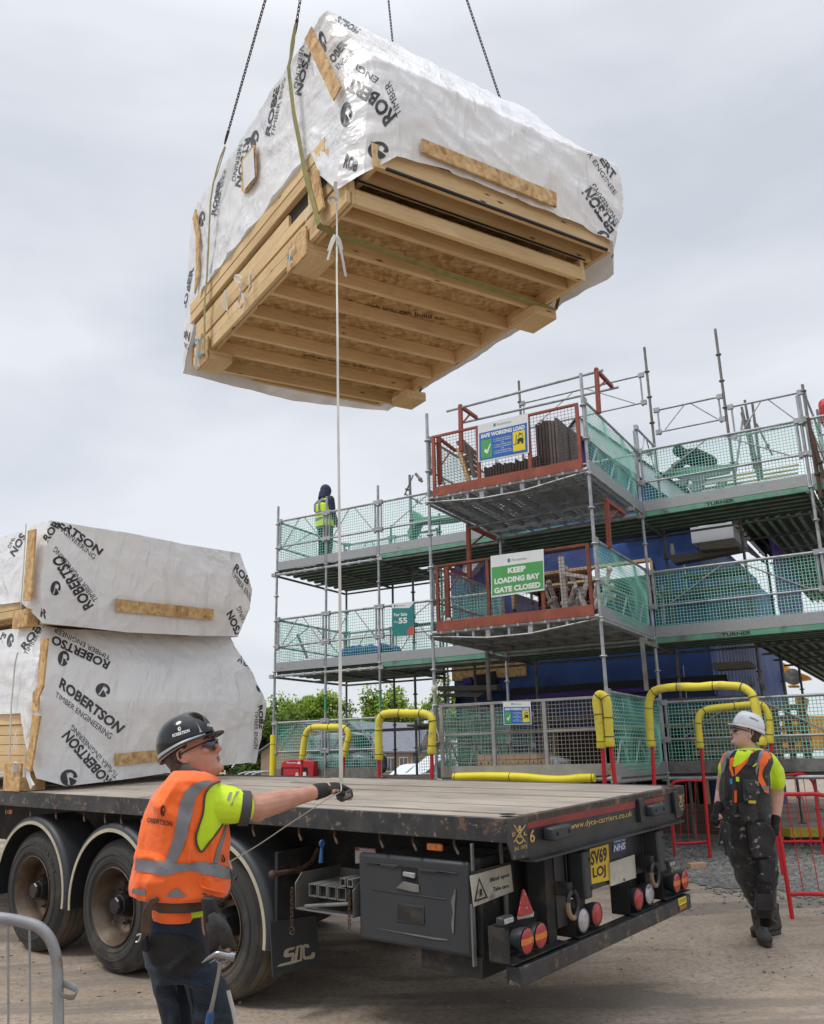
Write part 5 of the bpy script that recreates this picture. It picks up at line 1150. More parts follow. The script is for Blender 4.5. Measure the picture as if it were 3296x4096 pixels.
# ---- loading bay
LBF = [('S', None)]
for z in (Z1, Z2):
    nb = 8
    for i in range(nb):      # perforated steel boards running front to back
        f0 = .04+i*(2.44/nb); f1 = f0+2.44/nb-.01; b = MB(); w_ = f1-f0
        holes = 26 if z == Z2 else 0
        if holes:
            xs_ = [f0, f0+w_*.12, f0+w_*.30, f0+w_*.42, f0+w_*.58, f0+w_*.70, f0+w_*.88, f1]
            for c_, (a, d) in enumerate(zip(xs_[:-1], xs_[1:])):
                if c_ % 2 == 0: b.box(SC, (a, -.02, z-.004), (d, 2.46, z))
                else:
                    st = 2.48/holes
                    for h in range(holes): b.box(SC, (a, -.02+h*st, z-.004), (d, -.02+h*st+st*.72, z))
        else: b.box(SC, (f0, -.02, z-.004), (f1, 2.46, z))
        for q in (f0, f1-.006): b.box(SC, (q, -.02, z-.065), (q+.006, 2.46, z-.0045))
        for h in range(3): b.box(SC, (f0+.007, .4+h*.8, z-.05), (f1-.007, .42+h*.8, z-.0045))
        b.build('perforated_board', MT['steel_galv'], SF)
    b = MB(); b.tube([sw(2.50, -.03, z+.01-.0), sw(0, -.03, z+.01)], .028, 12)
    for i in range(12): b.box(SC, (.13+i*.2, -.065, z-.015), (.17+i*.2, -.005, z+.04))
    b.build('bay_ledger', MT['steel_galv'], SF, smooth=40)
    b = MB(); ch = [(2.5,-.04),(1.62,-.13),(.98,-.13),(.0,-.02)]
    b.tube([sw(f, -.03, z+h_) for f, h_ in ch], .012, 8)
    for f in (2.1, 1.85, 1.62, 1.3, .98, .72, .45):
        h_ = np.interp(-f, [-2.5,-1.62,-.98,0], [-.04,-.13,-.13,-.02]); w_ = .035 if f in (1.62, .98) else .018
        b.box(SC, (f-w_, -.036, z+h_), (f+w_, -.024, z-.01))
    b.build('lattice_chord', MT['steel_galv'], SF, smooth=40)
    tubeF(2.5, 0, 1.9, z-.1, m='steel_galv'); tubeF(2.5, 0, 2.45, z-.09, m='steel_galv')
    panel((0, 0), (0, SB), z, sidebrace=True, toe_m='galv_board', mcell=.05, sag=.12 if z == Z1 else .04, H=1.05); panel((2.52, 0), (2.52, SB), z, sidebrace=True, mcell=.05, H=1.0)
    tubeS(-.05, 2.6, -.03, z-.05, m='steel_galv'); tubeS(-.05, 2.6, 2.55, z-.05, m='steel_galv')
panel((0, 0), (0, SB), Z0, sidebrace=True, mcell=.05, sag=.12, H=1.05); panel((2.52, 0), (2.52, SB), Z0, sidebrace=True, mcell=.05)
b = MB(); b.box(SC, (.0, 0, Z0-.05), (2.5, 2.5, Z0)); b.build('bay_floor', MT['timber_grey'], SF)
tubeF(2.55, -.05, -.03, Z0-.02, r=.027); tubeS(-.05, 2.6, 0, Z0-.06); tubeS(-.05, 2.6, 2.52, Z0-.06)
for z in (3.02, ): tubeF(2.6, -.1, SI, z, .022, 'steel_worn')
# ---- gates of the loading bay
def gate(name, label, z, H, frame, toe, netm, posts, midrail=False, yoke=None):
    t = thing(name, sw(1.25, -.06, z), label, 'gate', 'loading bay gates'); f0, f1 = .06, 2.42; s = -.06
    b = MB(); w = .05
    b.box(SC, (f0, s, z+.02), (f0+w, s+.04, z+H)); b.box(SC, (f1-w, s, z+.02), (f1, s+.04, z+H)); b.box(SC, (f0+w, s, z+H-.035), (f1-w, s+.04, z+H))
    for p in posts: b.box(SC, (p-.025, s, z+.16), (p+.025, s+.04, z+H-.036))
    if midrail:
        b.box(SC, (f0+w, s+.005, z+.57), (posts[1]-.026, s+.035, z+.6)); b.box(SC, (posts[1]+.026, s+.005, z+.57), (posts[0]-.026, s+.035, z+.6)); b.box(SC, (posts[0]+.026, s+.005, z+.57), (f1-w, s+.035, z+.6))
    b.build('frame', MT[frame], t, bevel=.003)
    b = MB(); b.box(SC, (f0+.002, s-.006, z+.02), (f1-.002, s+.0, z+.165)); b.build('kick_plate', MT[toe], t, bevel=.002)
    b = MB(); net(b, sw(f1-w, s+.02, z+.16), -SC.X[0], np.array([0,0,1.]), f1-f0-2*w, H-.19, .052, .0055); b.build('wire_mesh', MT[netm], t, smooth=0)
    if yoke:
        for (pt, pe, pb) in yoke:
            S0 = .55; a = SC.hit(*pt, 1, S0); f_ = (a-SC.O)@SC.X[0]; e_ = SC.hit(*pe, 0, f_); c_ = SC.hit(*pb, 1, S0)
            b = MB(); b.bar(c_, a, .06, .06, SC.X[1]); b.build('yoke_post', MT['red_oxide'], t, bevel=.004)
            b = MB(); e2 = a + SC.X[1]*max(.5, min(1.2, (e_-a)@SC.X[1])); b.bar(a-SC.X[1]*.03, e2, .05, .055); b.build('yoke_arm', MT['red_oxide'], t, bevel=.004)
            b = MB(); b.bar(a+(c_-a)*.42, a+(e2-a)*.62, .025, .025); b.build('yoke_brace', MT['red_oxide'], t)
            yk.append((a, e2))
    return t
yk = []
gate('loading_gate', 'topmost loading bay gate with red frame and white and blue safe load sign', Z2, 1.0, 'red_oxide', 'red_oxide', 'rust_frame', (.83, 1.64),
     yoke=[(('G',302,355),('G',405,440),('G',308,640)), (('G',1160,125),('G',1262,265),('G',1176,400))])
for i in (0, 1):
    q = (yk[0][i], yk[1][i]); b = MB(); b.tube([q[0]+SC.X[0]*.25-np.array([0,0,.03]), q[1]-SC.X[0]*.1-np.array([0,0,.03])], .022, 10); b.build('yoke_tube', MT['steel_galv'], SF)
yk = []
gate('loading_gate', 'middle loading bay gate with rusty red frame carrying the green and white sign', Z1, 1.0, 'rust_frame', 'red_oxide', 'rust_frame', (.76, 1.58),
     yoke=[(('G',352,1110),('G',520,1208),('G',360,1440)), (('G',1222,950),('G',1340,1070),('G',1243,1250))])
for i in (0, 1):
    q = (yk[0][i], yk[1][i]); b = MB(); b.tube([q[0]-np.array([0,0,.03]), q[1]-np.array([0,0,.03])], .022, 10); b.build('yoke_tube', MT['steel_worn'], SF)
gate('loading_gate', 'lowest loading bay gate with bare grey steel frame and dusty kick plate', Z0, 1.0, 'concrete', 'concrete', 'wire_light', (.85, 1.6), midrail=True)
for f, x0 in ((1.95, 0), (0.0-.35, 0)):
    b = MB(); b.bar(sw(f, .6, .85), sw(f, .6, 1.55), .05, .05, SC.X[1]); b.bar(sw(f, .6, 1.5), sw(f, 1.3, 1.5), .05, .05); b.build('gate_yoke', MT['steel_worn'], SF, bevel=.003)
# inner red brackets visible behind the gates
for k, pts in (('G', ((165,555),(270,635),(175,735),(240,640))), ('G', ((215,1370),(350,1425),(220,1545),(290,1420)))):
    P = [SC.hit(k, x, y, 0, 2.35) for x, y in pts]; b = MB(); b.bar(P[0], P[1], .045, .045); b.bar(P[2], P[3], .02, .02); b.bar(P[0], P[0]-np.array([0,0,.75]), .06, .06, SC.X[1]); b.build('gate_bracket', MT['red_oxide'], SF, bevel=.003)
# tied rope round the left bay post
b = MB(); b.tube([SC.hit('F', x, y, 1, -.05) for x, y in ((1175,1590),(1170,1640),(1190,1720),(1215,1800),(1218,1840),(1190,1850))], .010, 6); b.lathe(sw(2.52, 0, 1.02), (0,0,1), [(-.04,.035),(-.02,.045),(.02,.045),(.04,.035)], 12); b.build('rope_tie', MT['webbing_white'], SF)
# ---- signs
def sign(name, label, k, q, s_or, base, parts, th=.006, group=None):
    P = (sw(0, s_or, 0), SC.X[1]); b = MB(); pts = [V3(hitp(px(k, x, y), *P)) for x, y in q]; b.prism(pts, SC.X[1]*th)
    c = sum(pts, Vector())/4; o = b.build(name, MT[base], None, smooth=20); tag(o, label, 'sign', group)
    for nm, m, items, off in parts:
        b = MB()
        for it in items:
            if it[0] == 't': text_on(b, it[1], k, it[2], P, it[3], off)
            else: poly_on(b, k, it[1], P, off)
        b.build(nm, MT[m], o)
    return o
def lerpq(q, x0, y0, x1, y1):   # sub-rectangle of a quad given BL BR TR TL
    return [tuple(a) for a in quadmap([(x0,y0),(x1,y0),(x1,y1),(x0,y1)], q)]
def swl(name, label, k, q, s_, big):
    Q = q; p = lambda *a: ('p', lerpq(Q, *a)); t = lambda s, b, *a: ('t', s, lerpq(Q, *a), b)
    def m_(pts): return ('p', [tuple(a) for a in quadmap(pts, Q)])
    tick = m_([(.115,.26),(.15,.33),(.175,.27),(.245,.44),(.255,.42),(.19,.19),(.165,.19)])
    truck = [m_([(.74,.30),(.755,.30),(.77,.52),(.755,.52)]), m_([(.70,.27),(.77,.27),(.77,.29),(.70,.29)]), m_([(.775,.33),(.90,.31),(.90,.40),(.84,.43),(.78,.40)]), m_([(.80,.44),(.815,.44),(.815,.53),(.87,.51),(.885,.42),(.895,.42),(.88,.53),(.81,.555)]),
             m_(circ2(.80,.30,.025,.03,10)), m_(circ2(.875,.29,.025,.03,10)), m_(circ2(.835,.50,.015,.02,8))]
    tx = [t(s, .01, .31, .505-i*.053, .66, .535-i*.053) for i, s in enumerate(('1 x TUB OF MORTAR &', '1 x PACK OF BRICKS', 'OR', '1 x TUB OF MORTAR &', '1 x PACK OF BLOCKS', 'OR', '1 x TUB OF MORTAR &', '1 x PACK OF ROOF TILES')) if s != 'OR'] + [t('OR', .01, .455, .505-i*.053, .51, .535-i*.053) for i in (2, 5)]
    return sign(name, label, k, q, s_, 'sign_white', [
        ('blue_field', 'sign_blue', [p(.025,.03,.975,.77)], .0012), ('logo', 'green_logo', [t('Persimmon', .0, .38,.86,.66,.93), p(.31,.86,.355,.94)], .0012),
        ('heading', 'white_paint', [t('SAFE WORKING LOAD', .055, .06,.62,.93,.73)]+tx, .0022), ('tick_panel', 'sign_green', [p(.06,.07,.27,.56)], .0022), ('truck_panel', 'sign_yellow', [p(.69,.10,.93,.60)], .0022),
        ('tick_mark', 'white_paint', [tick], .0032), ('truck_mark', 'ink', truck, .0032)])
swl('safe_load_sign', 'large white and blue load sign hung on the topmost gate', 'G', [(415,708),(735,648),(728,398),(412,475)], -.075, 1)
swl('safe_load_sign', 'small white and blue load sign hung on the lowest grey gate', 'I', [(576,945),(752,942),(744,797),(570,800)], -.075, 0)
q = [(498,1562),(832,1515),(826,1255),(492,1300)]; t_ = lambda s, b, *a: ('t', s, lerpq(q, *a), b)
sign('gate_closed_sign', 'white and green sign about keeping the gate closed on the middle gate', 'G', q, -.075, 'sign_white', [
    ('green_field', 'sign_green', [('p', lerpq(q, .015,.04,.985,.72))], .0012), ('logo', 'green_logo', [t_('Persimmon', 0, .40,.80,.68,.87), ('p', lerpq(q, .32,.79,.37,.88))], .0012),
    ('heading', 'white_paint', [t_('KEEP', .055, .32,.52,.66,.66), t_('LOADING BAY', .055, .065,.30,.92,.44), t_('GATE CLOSED', .055, .055,.08,.93,.22)], .0022)])
q = [(896,1113),(1046,1103),(1042,877),(892,888)]; t_ = lambda s, b, *a: ('t', s, lerpq(q, *a), b)
sign('for_sale_sign', 'teal and white plot sale banner with a coral corner on the left scaffold', 'F', q, SB-.05, 'sign_teal', [
    ('white_corner', 'sign_white', [('p', [tuple(a) for a in quadmap([(0,.86),(.0,1),(1,1),(1,.96),(.80,.83)], q)])], .0012), ('coral_corner', 'sign_coral', [('p', [tuple(a) for a in quadmap([(.68,.02),(1,.0),(1,.27),(.87,.27),(.68,.14)], q)])], .0012),
    ('heading', 'white_paint', [t_('For Sale', .03, .10,.60,.70,.70), t_('55', .04, .30,.37,.70,.55), t_('Plot', .01, .10,.40,.28,.46)], .0022), ('logo', 'green_logo', [t_('Persimmon', 0, .20,.90,.60,.95), ('p', lerpq(q, .1,.89,.17,.96))], .0022)])
# ------------------------------------------------------------------ the house under construction
HO = thing('house_shell', SC.w(2, 5, -1.2), 'unfinished timber frame house wrapped in dark blue membrane behind the scaffold', 'house')
def hb(name, m, *boxes, bevel=0, parent=HO, **k):
    b = MB()
    for lo, hi in boxes: b.box(SC, lo, hi)
    return b.build(name, MT[m] if isinstance(m, str) else m, parent, bevel=bevel, **k)
def crumple(name, m, A, U, V, lu, lv, amp=.02, par=HO, n=(24, 14), seed=1, fr=2.0):
    b = MB(); Nn = np.cross(U, V)
    b.grid(lambda u, v: A+U*lu*u+V*lv*v+Nn*amp*(noise.noise(Vector((u*lu*fr, v*lv*fr*1.6, seed)))+.5*noise.noise(Vector((u*lu*fr*3, v*lv*fr, seed+4)))), *n)
    return b.build(name, MT[m], par, smooth=60)
ZU = np.array([0, 0, 1.])
gl = -1.35
# lower storey with wide opening, upper storey standing proud
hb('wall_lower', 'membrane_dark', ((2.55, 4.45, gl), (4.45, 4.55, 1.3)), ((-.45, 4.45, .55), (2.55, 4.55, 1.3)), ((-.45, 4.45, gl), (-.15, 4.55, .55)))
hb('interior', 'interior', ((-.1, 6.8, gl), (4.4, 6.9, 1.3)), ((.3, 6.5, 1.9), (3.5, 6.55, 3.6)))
hb('opening_frame', 'timber', ((-.15, 4.40, .50), (2.55, 4.52, .56)), ((2.50, 4.40, gl+.6), (2.55, 4.52, .50)), ((-.15, 4.40, gl+.6), (-.10, 4.52, .50)), bevel=.003)
hb('stud', 'osb_raw', *[((.15+i*.4, 6.6, gl), (.2+i*.4, 6.7, 1.3)) for i in range(6)])
for i, (f0, f1, z0, z1) in enumerate(((-.45, 4.45, 1.28, 2.75), (-.45, .38, 2.75, 3.78), (3.1, 4.45, 2.75, 3.78), (.38, 3.1, 3.42, 3.78))):
    crumple('wall_upper', 'membrane', sw(f1, 4.27, z0), -SC.X[0], ZU, f1-f0, z1-z0, .022, n=(30, 14), seed=i)
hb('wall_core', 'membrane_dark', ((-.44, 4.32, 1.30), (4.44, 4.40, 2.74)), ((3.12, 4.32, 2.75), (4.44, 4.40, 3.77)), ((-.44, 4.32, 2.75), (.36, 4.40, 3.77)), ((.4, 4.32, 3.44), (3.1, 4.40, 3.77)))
hb('window_frame', 'timber', ((.38, 4.22, 3.38), (3.1, 4.36, 3.43)), ((.36, 4.22, 2.80), (.41, 4.36, 3.38)), ((3.07, 4.22, 2.8), (3.12, 4.36, 3.38)), ((1.2, 4.24, 3.15), (3.07, 4.34, 3.2)), bevel=.003)
crumple('flashing', 'dark_sheet', sw(3.2, 4.16, 1.18), -SC.X[0], ZU, 3.9, .12, .05, seed=5); crumple('flashing', 'purple', sw(3.2, 4.2, 1.10), -SC.X[0], ZU, 3.9, .12, .03, seed=6)
crumple('side_wall', 'membrane', sw(-.45, 4.27, 1.0), SC.X[1], ZU, 8.2, 2.8, .02, n=(40, 14), seed=9)
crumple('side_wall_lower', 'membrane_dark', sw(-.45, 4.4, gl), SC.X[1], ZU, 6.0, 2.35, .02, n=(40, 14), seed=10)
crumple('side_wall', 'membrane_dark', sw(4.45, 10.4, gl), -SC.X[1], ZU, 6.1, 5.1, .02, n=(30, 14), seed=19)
b = MB()
for i in range(7):
    s0 = 4.7+i*.62
    for (a, c, z0, z1) in ((s0, s0+.012, 1.25, 2.1), (s0+.3, s0+.312, 1.25, 2.1)): b.box(SC, (-.478, a, z0), (-.474, c, z1))
    b.box(SC, (-.478, s0, 1.25), (-.474, s0+.31, 1.262))
for f, z0, z1 in ((.0,.75,1.5),(1.1,.1,1.2),(2.9,.1,1.1),(3.9,.2,1.1),(-.2,2.6,3.4)): b.box(SC, (f, 4.20, z0), (f+.012, 4.205, z1))
b.build('tape_line', MT['white_paint'], HO)
hb('corner_board', 'osb', ((2.9, 4.2, 1.52), (4.46, 4.26, 1.80)))
hb('base_wall', 'brick_wall', ((-.45, 4.38, gl-.5), (4.45, 4.44, -.75)))
b = MB(); b.grid(lambda u, v: sw(4.9-5.6*u, 4.28, gl-.6+.75*v+.0), 2, 2)
for i in range(len(b.uv)): b.uv[i] = [(x*5.6, y*.9) for x, y in b.uv[i]]
b.build('brick_plinth', MT['brick_wall'], HO, smooth=0)
b = MB(); P = [SC.hit('I4', x, y, 1, 4.1) for x, y in ((185,245),(240,238),(275,225),(285,285),(240,290),(188,290))]; b.prism(P, SC.X[1]*.15); b.build('rolled_sheet', MT['dark_sheet'], HO)
b = MB(); P = [SC.hit('I4', x, y, 1, 4.1) for x, y in ((120,265),(160,255),(168,290),(125,293))]; b.prism(P, SC.X[1]*.15); b.build('purple_bundle', MT['purple'], HO)
# white soffit box with black gutter pipe
hb('wall_core', 'membrane_dark', ((-.44, 4.42, 3.6), (4.44, 4.5, 4.1)), ((-.44, 4.5, 3.5), (-.38, 10.3, 3.95)))
hb('soffit_box', 'fascia', ((-1.12, 3.95, 3.52), (-.42, 5.2, 3.80)), bevel=.004)
b = MB(); b.tube([sw(-1.2, 3.7, 3.72), sw(-1.2, 6.5, 3.72)], .05, 10); b.build('gutter', MT['chrome'], HO)
b = MB()
for i in range(4): b.tube([sw(-1.2, 3.9+i*.35, 3.72), sw(-1.2, 3.97+i*.35, 3.72)], .058, 10)
b.build('gutter_clip', MT['ink'], HO)
crumple('purple_sheet', 'purple', sw(-1.5, 5.2, 2.0), SC.X[1], ZU, 3.5, 1.8, .04, n=(30, 14), seed=13)
# front gable and roof
ap_ = SC.loc('H1', 478, 75, 1, 4.05); AF, AZ = ap_[0], ap_[2]; lf, lz = AF+2.6, AZ-2.6*.98; rf, rz = -.75, AZ-(AF+.75)*.98
b = MB(); b.prism([sw(AF, 4.3, AZ-.25), sw(lf, 4.3, lz), sw(rf, 4.3, rz)], SC.X[1]*.05); b.build('gable_wall', MT['membrane'], HO)
b = MB(); b.prism([sw(AF, 4.28, AZ-.35), sw(AF+.65, 4.28, AZ-1.0), sw(AF+.45, 4.28, AZ-1.05), sw(AF-.1, 4.28, AZ-.55)], SC.X[1]*.02); b.prism([sw(AF-.1, 4.27, AZ-.45), sw(AF+.08, 4.27, AZ-.45), sw(AF+.1, 4.27, AZ-1.6), sw(AF-.12, 4.27, AZ-1.6)], SC.X[1]*.01); b.build('purple_sheet', MT['purple'], HO)
for sgn, ef, ez in ((1, lf, lz), (-1, rf, rz)):
    b = MB(); b.prism([sw(AF, 4.02, AZ), sw(ef, 4.02, ez), sw(ef, 4.02, ez-.33), sw(AF, 4.02, AZ-.33)], SC.X[1]*.025); b.build('barge_board', MT['fascia'], HO)
    b = MB(); b.prism([sw(AF, 4.05, AZ-.31), sw(ef, 4.05, ez-.31), sw(ef, 4.05, ez-.28), sw(AF, 4.05, AZ-.28)], SC.X[1]*.3); b.build('soffit', MT['fascia'], HO)
    Ls = math.hypot(ef-AF, ez-AZ); d = np.array([(ef-AF)/Ls, (ez-AZ)/Ls]); n = int(Ls/.13); b = MB()
    for i in range(n):
        a = .04+i*Ls/n; o_ = .035
        q = [(AF+d[0]*a, AZ+d[1]*a+.01), (AF+d[0]*(a+.17), AZ+d[1]*(a+.17)+o_)]
        b.prism([sw(q[0][0], 3.97, q[0][1]), sw(q[1][0], 3.97, q[1][1]), sw(q[1][0], 3.97, q[1][1]+.03), sw(q[0][0], 3.97, q[0][1]+.03)], SC.X[1]*5.6)
    b.build('roof_tiles', MT['tile_dark'], HO, smooth=0)
# front slope with white felt, battens and part laid grey tiles
R0 = lambda f, t: sw(f, 4.0+2.0*t, 3.93+1.35*t)
b = MB(); b.grid(lambda u, v: R0(.9-3.1*u, v), 6, 6); b.build('roof_felt', MT['fascia'], HO)
for i in range(9):
    t = .06+i*.105; b = MB(); b.bar(R0(-.35, t)+ZU*.02, R0(-2.1, t)+ZU*.02, .035, .02, (0,0,1)); b.build('batten', MT['timber'], HO)
for r in range(6):
    for c in range(4):
        if c > 3-r*.35: continue
        f = .85-c*.34-r*.05; t = .02+r*.15; b = MB(); p = R0(f, t); up = (R0(f, t+.18)-p); b.prism([p+ZU*.05, p-SC.X[0]*.31+ZU*.05, p-SC.X[0]*.31+up+ZU*.03, p+up+ZU*.03], ZU*.03); b.build('slate', MT['roof_slate'] if (r+c) % 3 else MT['tile_grey'], HO)
for k, pts in (('H2', [(120,740),(270,700),(250,780),(190,785)]), ('H2', [(270,800),(400,750),(440,780),(400,840),(310,850)]), ('H2', [(305,690),(470,668),(440,740),(320,755)]), ('H2', [(590,740),(680,735),(650,800),(560,810)])):
    b = MB(); b.prism([SC.hit(k, x, y, 1, 3.7) for x, y in pts], SC.X[1]*.12); b.build('slate', MT['roof_slate'], HO)
# ------------------------------------------------------------------ materials stored on the bays
def pack(name, label, cat, group=None): return thing(name, sw(1, 1, 0), label, cat, group)
t = pack('roof_tile_pack', 'tall strapped pack of dark roof tiles standing behind the right half of the topmost gate', 'roof tiles', 'packs of dark roof tiles')
for r in range(2):
    for i in range(7):
        b = MB(); s0 = .6; f = .92-i*.052-r*.02; b.box(SC, (f-.02, .5+r*.45, Z2+.14+random.uniform(0, .02)), (f+.018, .93+r*.45, Z2+.14+.92+random.uniform(-.03, .03))); b.build('tile', MT['tile_grey' if i > 3 else 'tile_dark'], t, bevel=.006)
hbx = lambda par, name, m, *bx: hb(name, m, *bx, parent=par, bevel=.004)
hbx(t, 'pallet', 'timber_grey', ((.52, .45, Z2+.02), (.97, 1.4, Z2+.12)))
t = pack('roof_tile_pack', 'low row of black roof tiles on edge under the large blue load sign', 'roof tiles', 'packs of dark roof tiles')
for i in range(20):
    b = MB(); f = 1.78-i*.047; b.box(SC, (f-.02, .45, Z2+.1), (f+.016, .95, Z2+.1+.42+random.uniform(-.03, .03))); b.build('tile', MT['tile_dark'], t, bevel=.006)
t = thing('timber_pallet', SC.w(2.1, .8, Z2), 'worn wooden pallet leaning at the left end of the topmost bay', 'pallet')
def trace(par, k, pts, s_, th, m, name): b = MB(); b.prism([SC.hit(k, x, y, 1, s_) for x, y in pts], SC.X[1]*th); return b.build(name, MT[m], par, smooth=20)
trace(t, 'G6', [(365,232),(385,228),(452,440),(430,446)], .6, .09, 'timber', 'stringer'); trace(t, 'G6', [(420,200),(440,215),(490,420),(470,420)], .62, .07, 'timber_grey', 'stringer')
for i in range(5): trace(t, 'G6', [(365+i*16,190+i*52),(412+i*14,172+i*48),(505,262+i*34),(505,290+i*32),(420+i*12,222+i*46),(375+i*14,215+i*52)], .75, .02, 'timber_grey', 'slat')
trace(t, 'G6', [(470,440),(500,405),(560,395),(620,402),(600,430),(520,445)], .5, .4, 'fascia', 'white_bag') if False else None
wbg = MB(); wbg.ball(SC.w(1.9, .6, Z2+.12), (.28, .22, .13), 20, 12)
for i, v in enumerate(wbg.v): wbg.v[i] = v+Vector((0,0,.04*noise.noise(v*7)))
tag(wbg.build('cement_bag', MT['wrap'], None), 'crumpled white plastic bag lying beside the leaning pallet on the topmost bay', 'bag')
t = pack('fittings_pile', 'jumbled heap of dusty steel scaffold fittings behind the middle gate', 'scaffold fittings')
rnd = random.Random(4)
for i in range(16):
    f = rnd.uniform(.15, .8); s_ = rnd.uniform(.3, .9); L_ = rnd.uniform(.35, .75); a = rnd.uniform(-1.2, 1.2); z = Z1+.05
    p = SC.w(f, s_, z+rnd.uniform(0, .1)); q = p+SC.X[0]*math.sin(a)*L_*.8+ZU*abs(math.cos(a))*L_+SC.X[1]*rnd.uniform(-.2, .2)
    b = MB(); b.tube([p, q], rnd.choice([.024, .03, .035]), 8); b.ball(q, .045, 8, 6); b.lathe(p*.4+q*.6, q-p, [(-.03,.03),(-.02,.05),(.02,.05),(.03,.03)], 8); b.build('fitting', MT[rnd.choice(['dusty', 'concrete', 'dusty'])], t, smooth=40)
b = MB(); b.bar(sw(.62, .4, Z1+.02), sw(.64, .42, Z1+.98), .07, .05); b.bar(sw(.6, .4, Z1+.72), sw(.05, .5, Z1+.58), .06, .05); b.bar(sw(.5, .45, Z1+.65), sw(.3, .45, Z1+.05), .05, .04); b.build('beam', MT['dusty'], t)
# bricks
def bricks(name, label, f0, nx_, layers, s_, m='brick_pale', holes=True):
    t = thing(name, SC.w(f0, s_, Z0), label, 'bricks', 'brick stacks on the lowest bay')
    for l in range(layers):
        b = MB()
        for i in range(nx_ - (l//3)*2):
            for j in range(3):
                f = f0-i*.112+random.uniform(-.002, .002); b.box(SC, (f-.104, s_+j*.22, Z0+.02+l*.073), (f, s_+.21+j*.22, Z0+.087+l*.073))
        b.build('brick_layer', MT[m], t, bevel=.002)
        if holes and l in (1, 2):
            b = MB()
            for i in range(nx_): b.box(SC, (f0-i*.112-.062, s_-.001, Z0+.035+l*.073), (f0-i*.112-.042, s_+.002, Z0+.072+l*.073))
            b.build('brick_hole', MT['groove'], t)
bricks('brick_stack', 'orange clay bricks stacked in courses behind the lowest grey gate', 2.05, 10, 4, .35)
bricks('brick_stack', 'low single run of orange bricks at the right end of the lowest gate', .78, 6, 2, .35, holes=False)
b = MB(); b.ball(SC.w(1.0, .6, Z0+.12), (.22, .25, .16), 20, 12)
for i, v in enumerate(b.v): b.v[i] = v+Vector((.03*noise.noise(v*9), 0, .05*noise.noise(v*6)))
tag(b.build('plastic_bundle', MT['grey_wrap'], None), 'grey plastic bundle lying between two brick stacks on the lowest bay', 'bundle')
# pallets standing on edge behind the right base panel
t = thing('pallet_stack', SC.w(-1.0, 3.2, Z0), 'brown slatted pallets stood on edge behind the netting at the right', 'pallets')
for i in range(6): b = MB(); b.box(SC, (-1.95, 3.25, Z0+.08+i*.155), (-.25, 3.3, Z0+.17+i*.155)); b.build('slat', MT['brown_board'], t)
for i in range(9): b = MB(); b.box(SC, (-.45-i*.18, 3.31, Z0+.02), (-.36-i*.18, 3.36, Z0+.95)); b.build('stringer', MT['brown_board'], t)
# wrapped quilts, fire point bag
for lab, f, z, rx, rz, sd in (('upper one of two dark quilt bundles in clear plastic behind the left netting', 6.5, Z0+.60, .62, .2, 3), ('lower wider dark quilt bundle in clear plastic on the left base boards', 6.4, Z0+.22, .88, .24, 8)):
    b = MB(); c = SC.w(f, 3.3, z); b.ball(c, (rx, .4, rz), 40, 24, X=(SC.X[0], SC.X[1], ZU))
    for i, v in enumerate(b.v):
        d = (v-V3(c)); l = Vector((d.dot(V3(SC.X[0]))/rx, d.dot(V3(SC.X[1]))/.4, d.z/rz)); k_ = 1/max(.3, (abs(l.x)**4+abs(l.y)**4+abs(l.z)**4)**.25) if l.length > 0 else 1
        b.v[i] = V3(c)+d*min(k_, 1.35)+Vector((0,0,.05*noise.noise(v*5+Vector((sd,0,0)))))+V3(SC.X[0])*.05*noise.noise(v*4)
    tag(b.build('wrapped_bundle', MT['grey_wrap'], None, smooth=60), lab, 'bundle', 'wrapped quilt bundles on the left base boards')
FPl = (sw(0, SB-.16, 0), SC.X[1]); q = [(232,893),(497,893),(500,768),(240,762)]
fb = trace(None, 'T7', [(230,892),(497,893),(501,772),(470,768),(340,758),(270,768),(243,790)], SB-.16, .14, 'red_bag', 'fire_point_bag'); fb.modifiers.new('Bevel', 'BEVEL').width = .015
tag(fb, 'red fire point bag with a clear front hung on the left scaffold base', 'fire bag')
b = MB(); poly_on(b, 'T7', [(245,822),(452,822),(455,885),(245,888)], FPl, .003); b.build('clear_pocket', MT['groove'], fb)
b = MB(); poly_on(b, 'T7', [(262,832),(385,832),(385,885),(262,885)], FPl, .0045); b.build('red_insert', MT['red_bag'], fb)
b = MB(); text_on(b, 'Fire point', 'T7', [(288,794),(366,796),(366,780),(288,778)], FPl, .03, .005); text_on(b, '5', 'T7', [(357,890),(383,890),(383,864),(357,864)], FPl, .04, .006); poly_on(b, 'T7', [(370,795),(376,780),(388,775),(398,790),(398,797)], FPl, .005); poly_on(b, 'T7', [(400,860),(440,858),(442,888),(400,888)], FPl, .006); b.build('lettering', MT['white_paint'], fb)
for lab, pts in (('larger blue plastic sheet heaped on the middle left deck', [(550,1245),(570,1215),(640,1205),(680,1215),(710,1182),(745,1180),(775,1225),(770,1235)]), ('smaller blue plastic sheet heaped on the middle left deck', [(820,1225),(822,1190),(850,1195),(900,1198),(920,1220)])):
    P = [SC.hit('F', x, y, 1, 3.1) for x, y in pts]; c = sum(P)/len(P); b = MB(); w_ = max(p[0] for p in P)-min(p[0] for p in P)
    b.ball(c-ZU*.05, (w_*.75, .3, .14), 30, 16, X=(SC.X[0], SC.X[1], ZU))
    for i, v in enumerate(b.v): b.v[i] = v+Vector((.05*noise.noise(v*8), .05*noise.noise(v*7+Vector((5,0,0))), .09*noise.noise(v*6)))
    tag(b.build('blue_tarp', MT['blue_tarp'], None, smooth=60), lab, 'tarpaulin', 'blue sheets on the middle left deck')
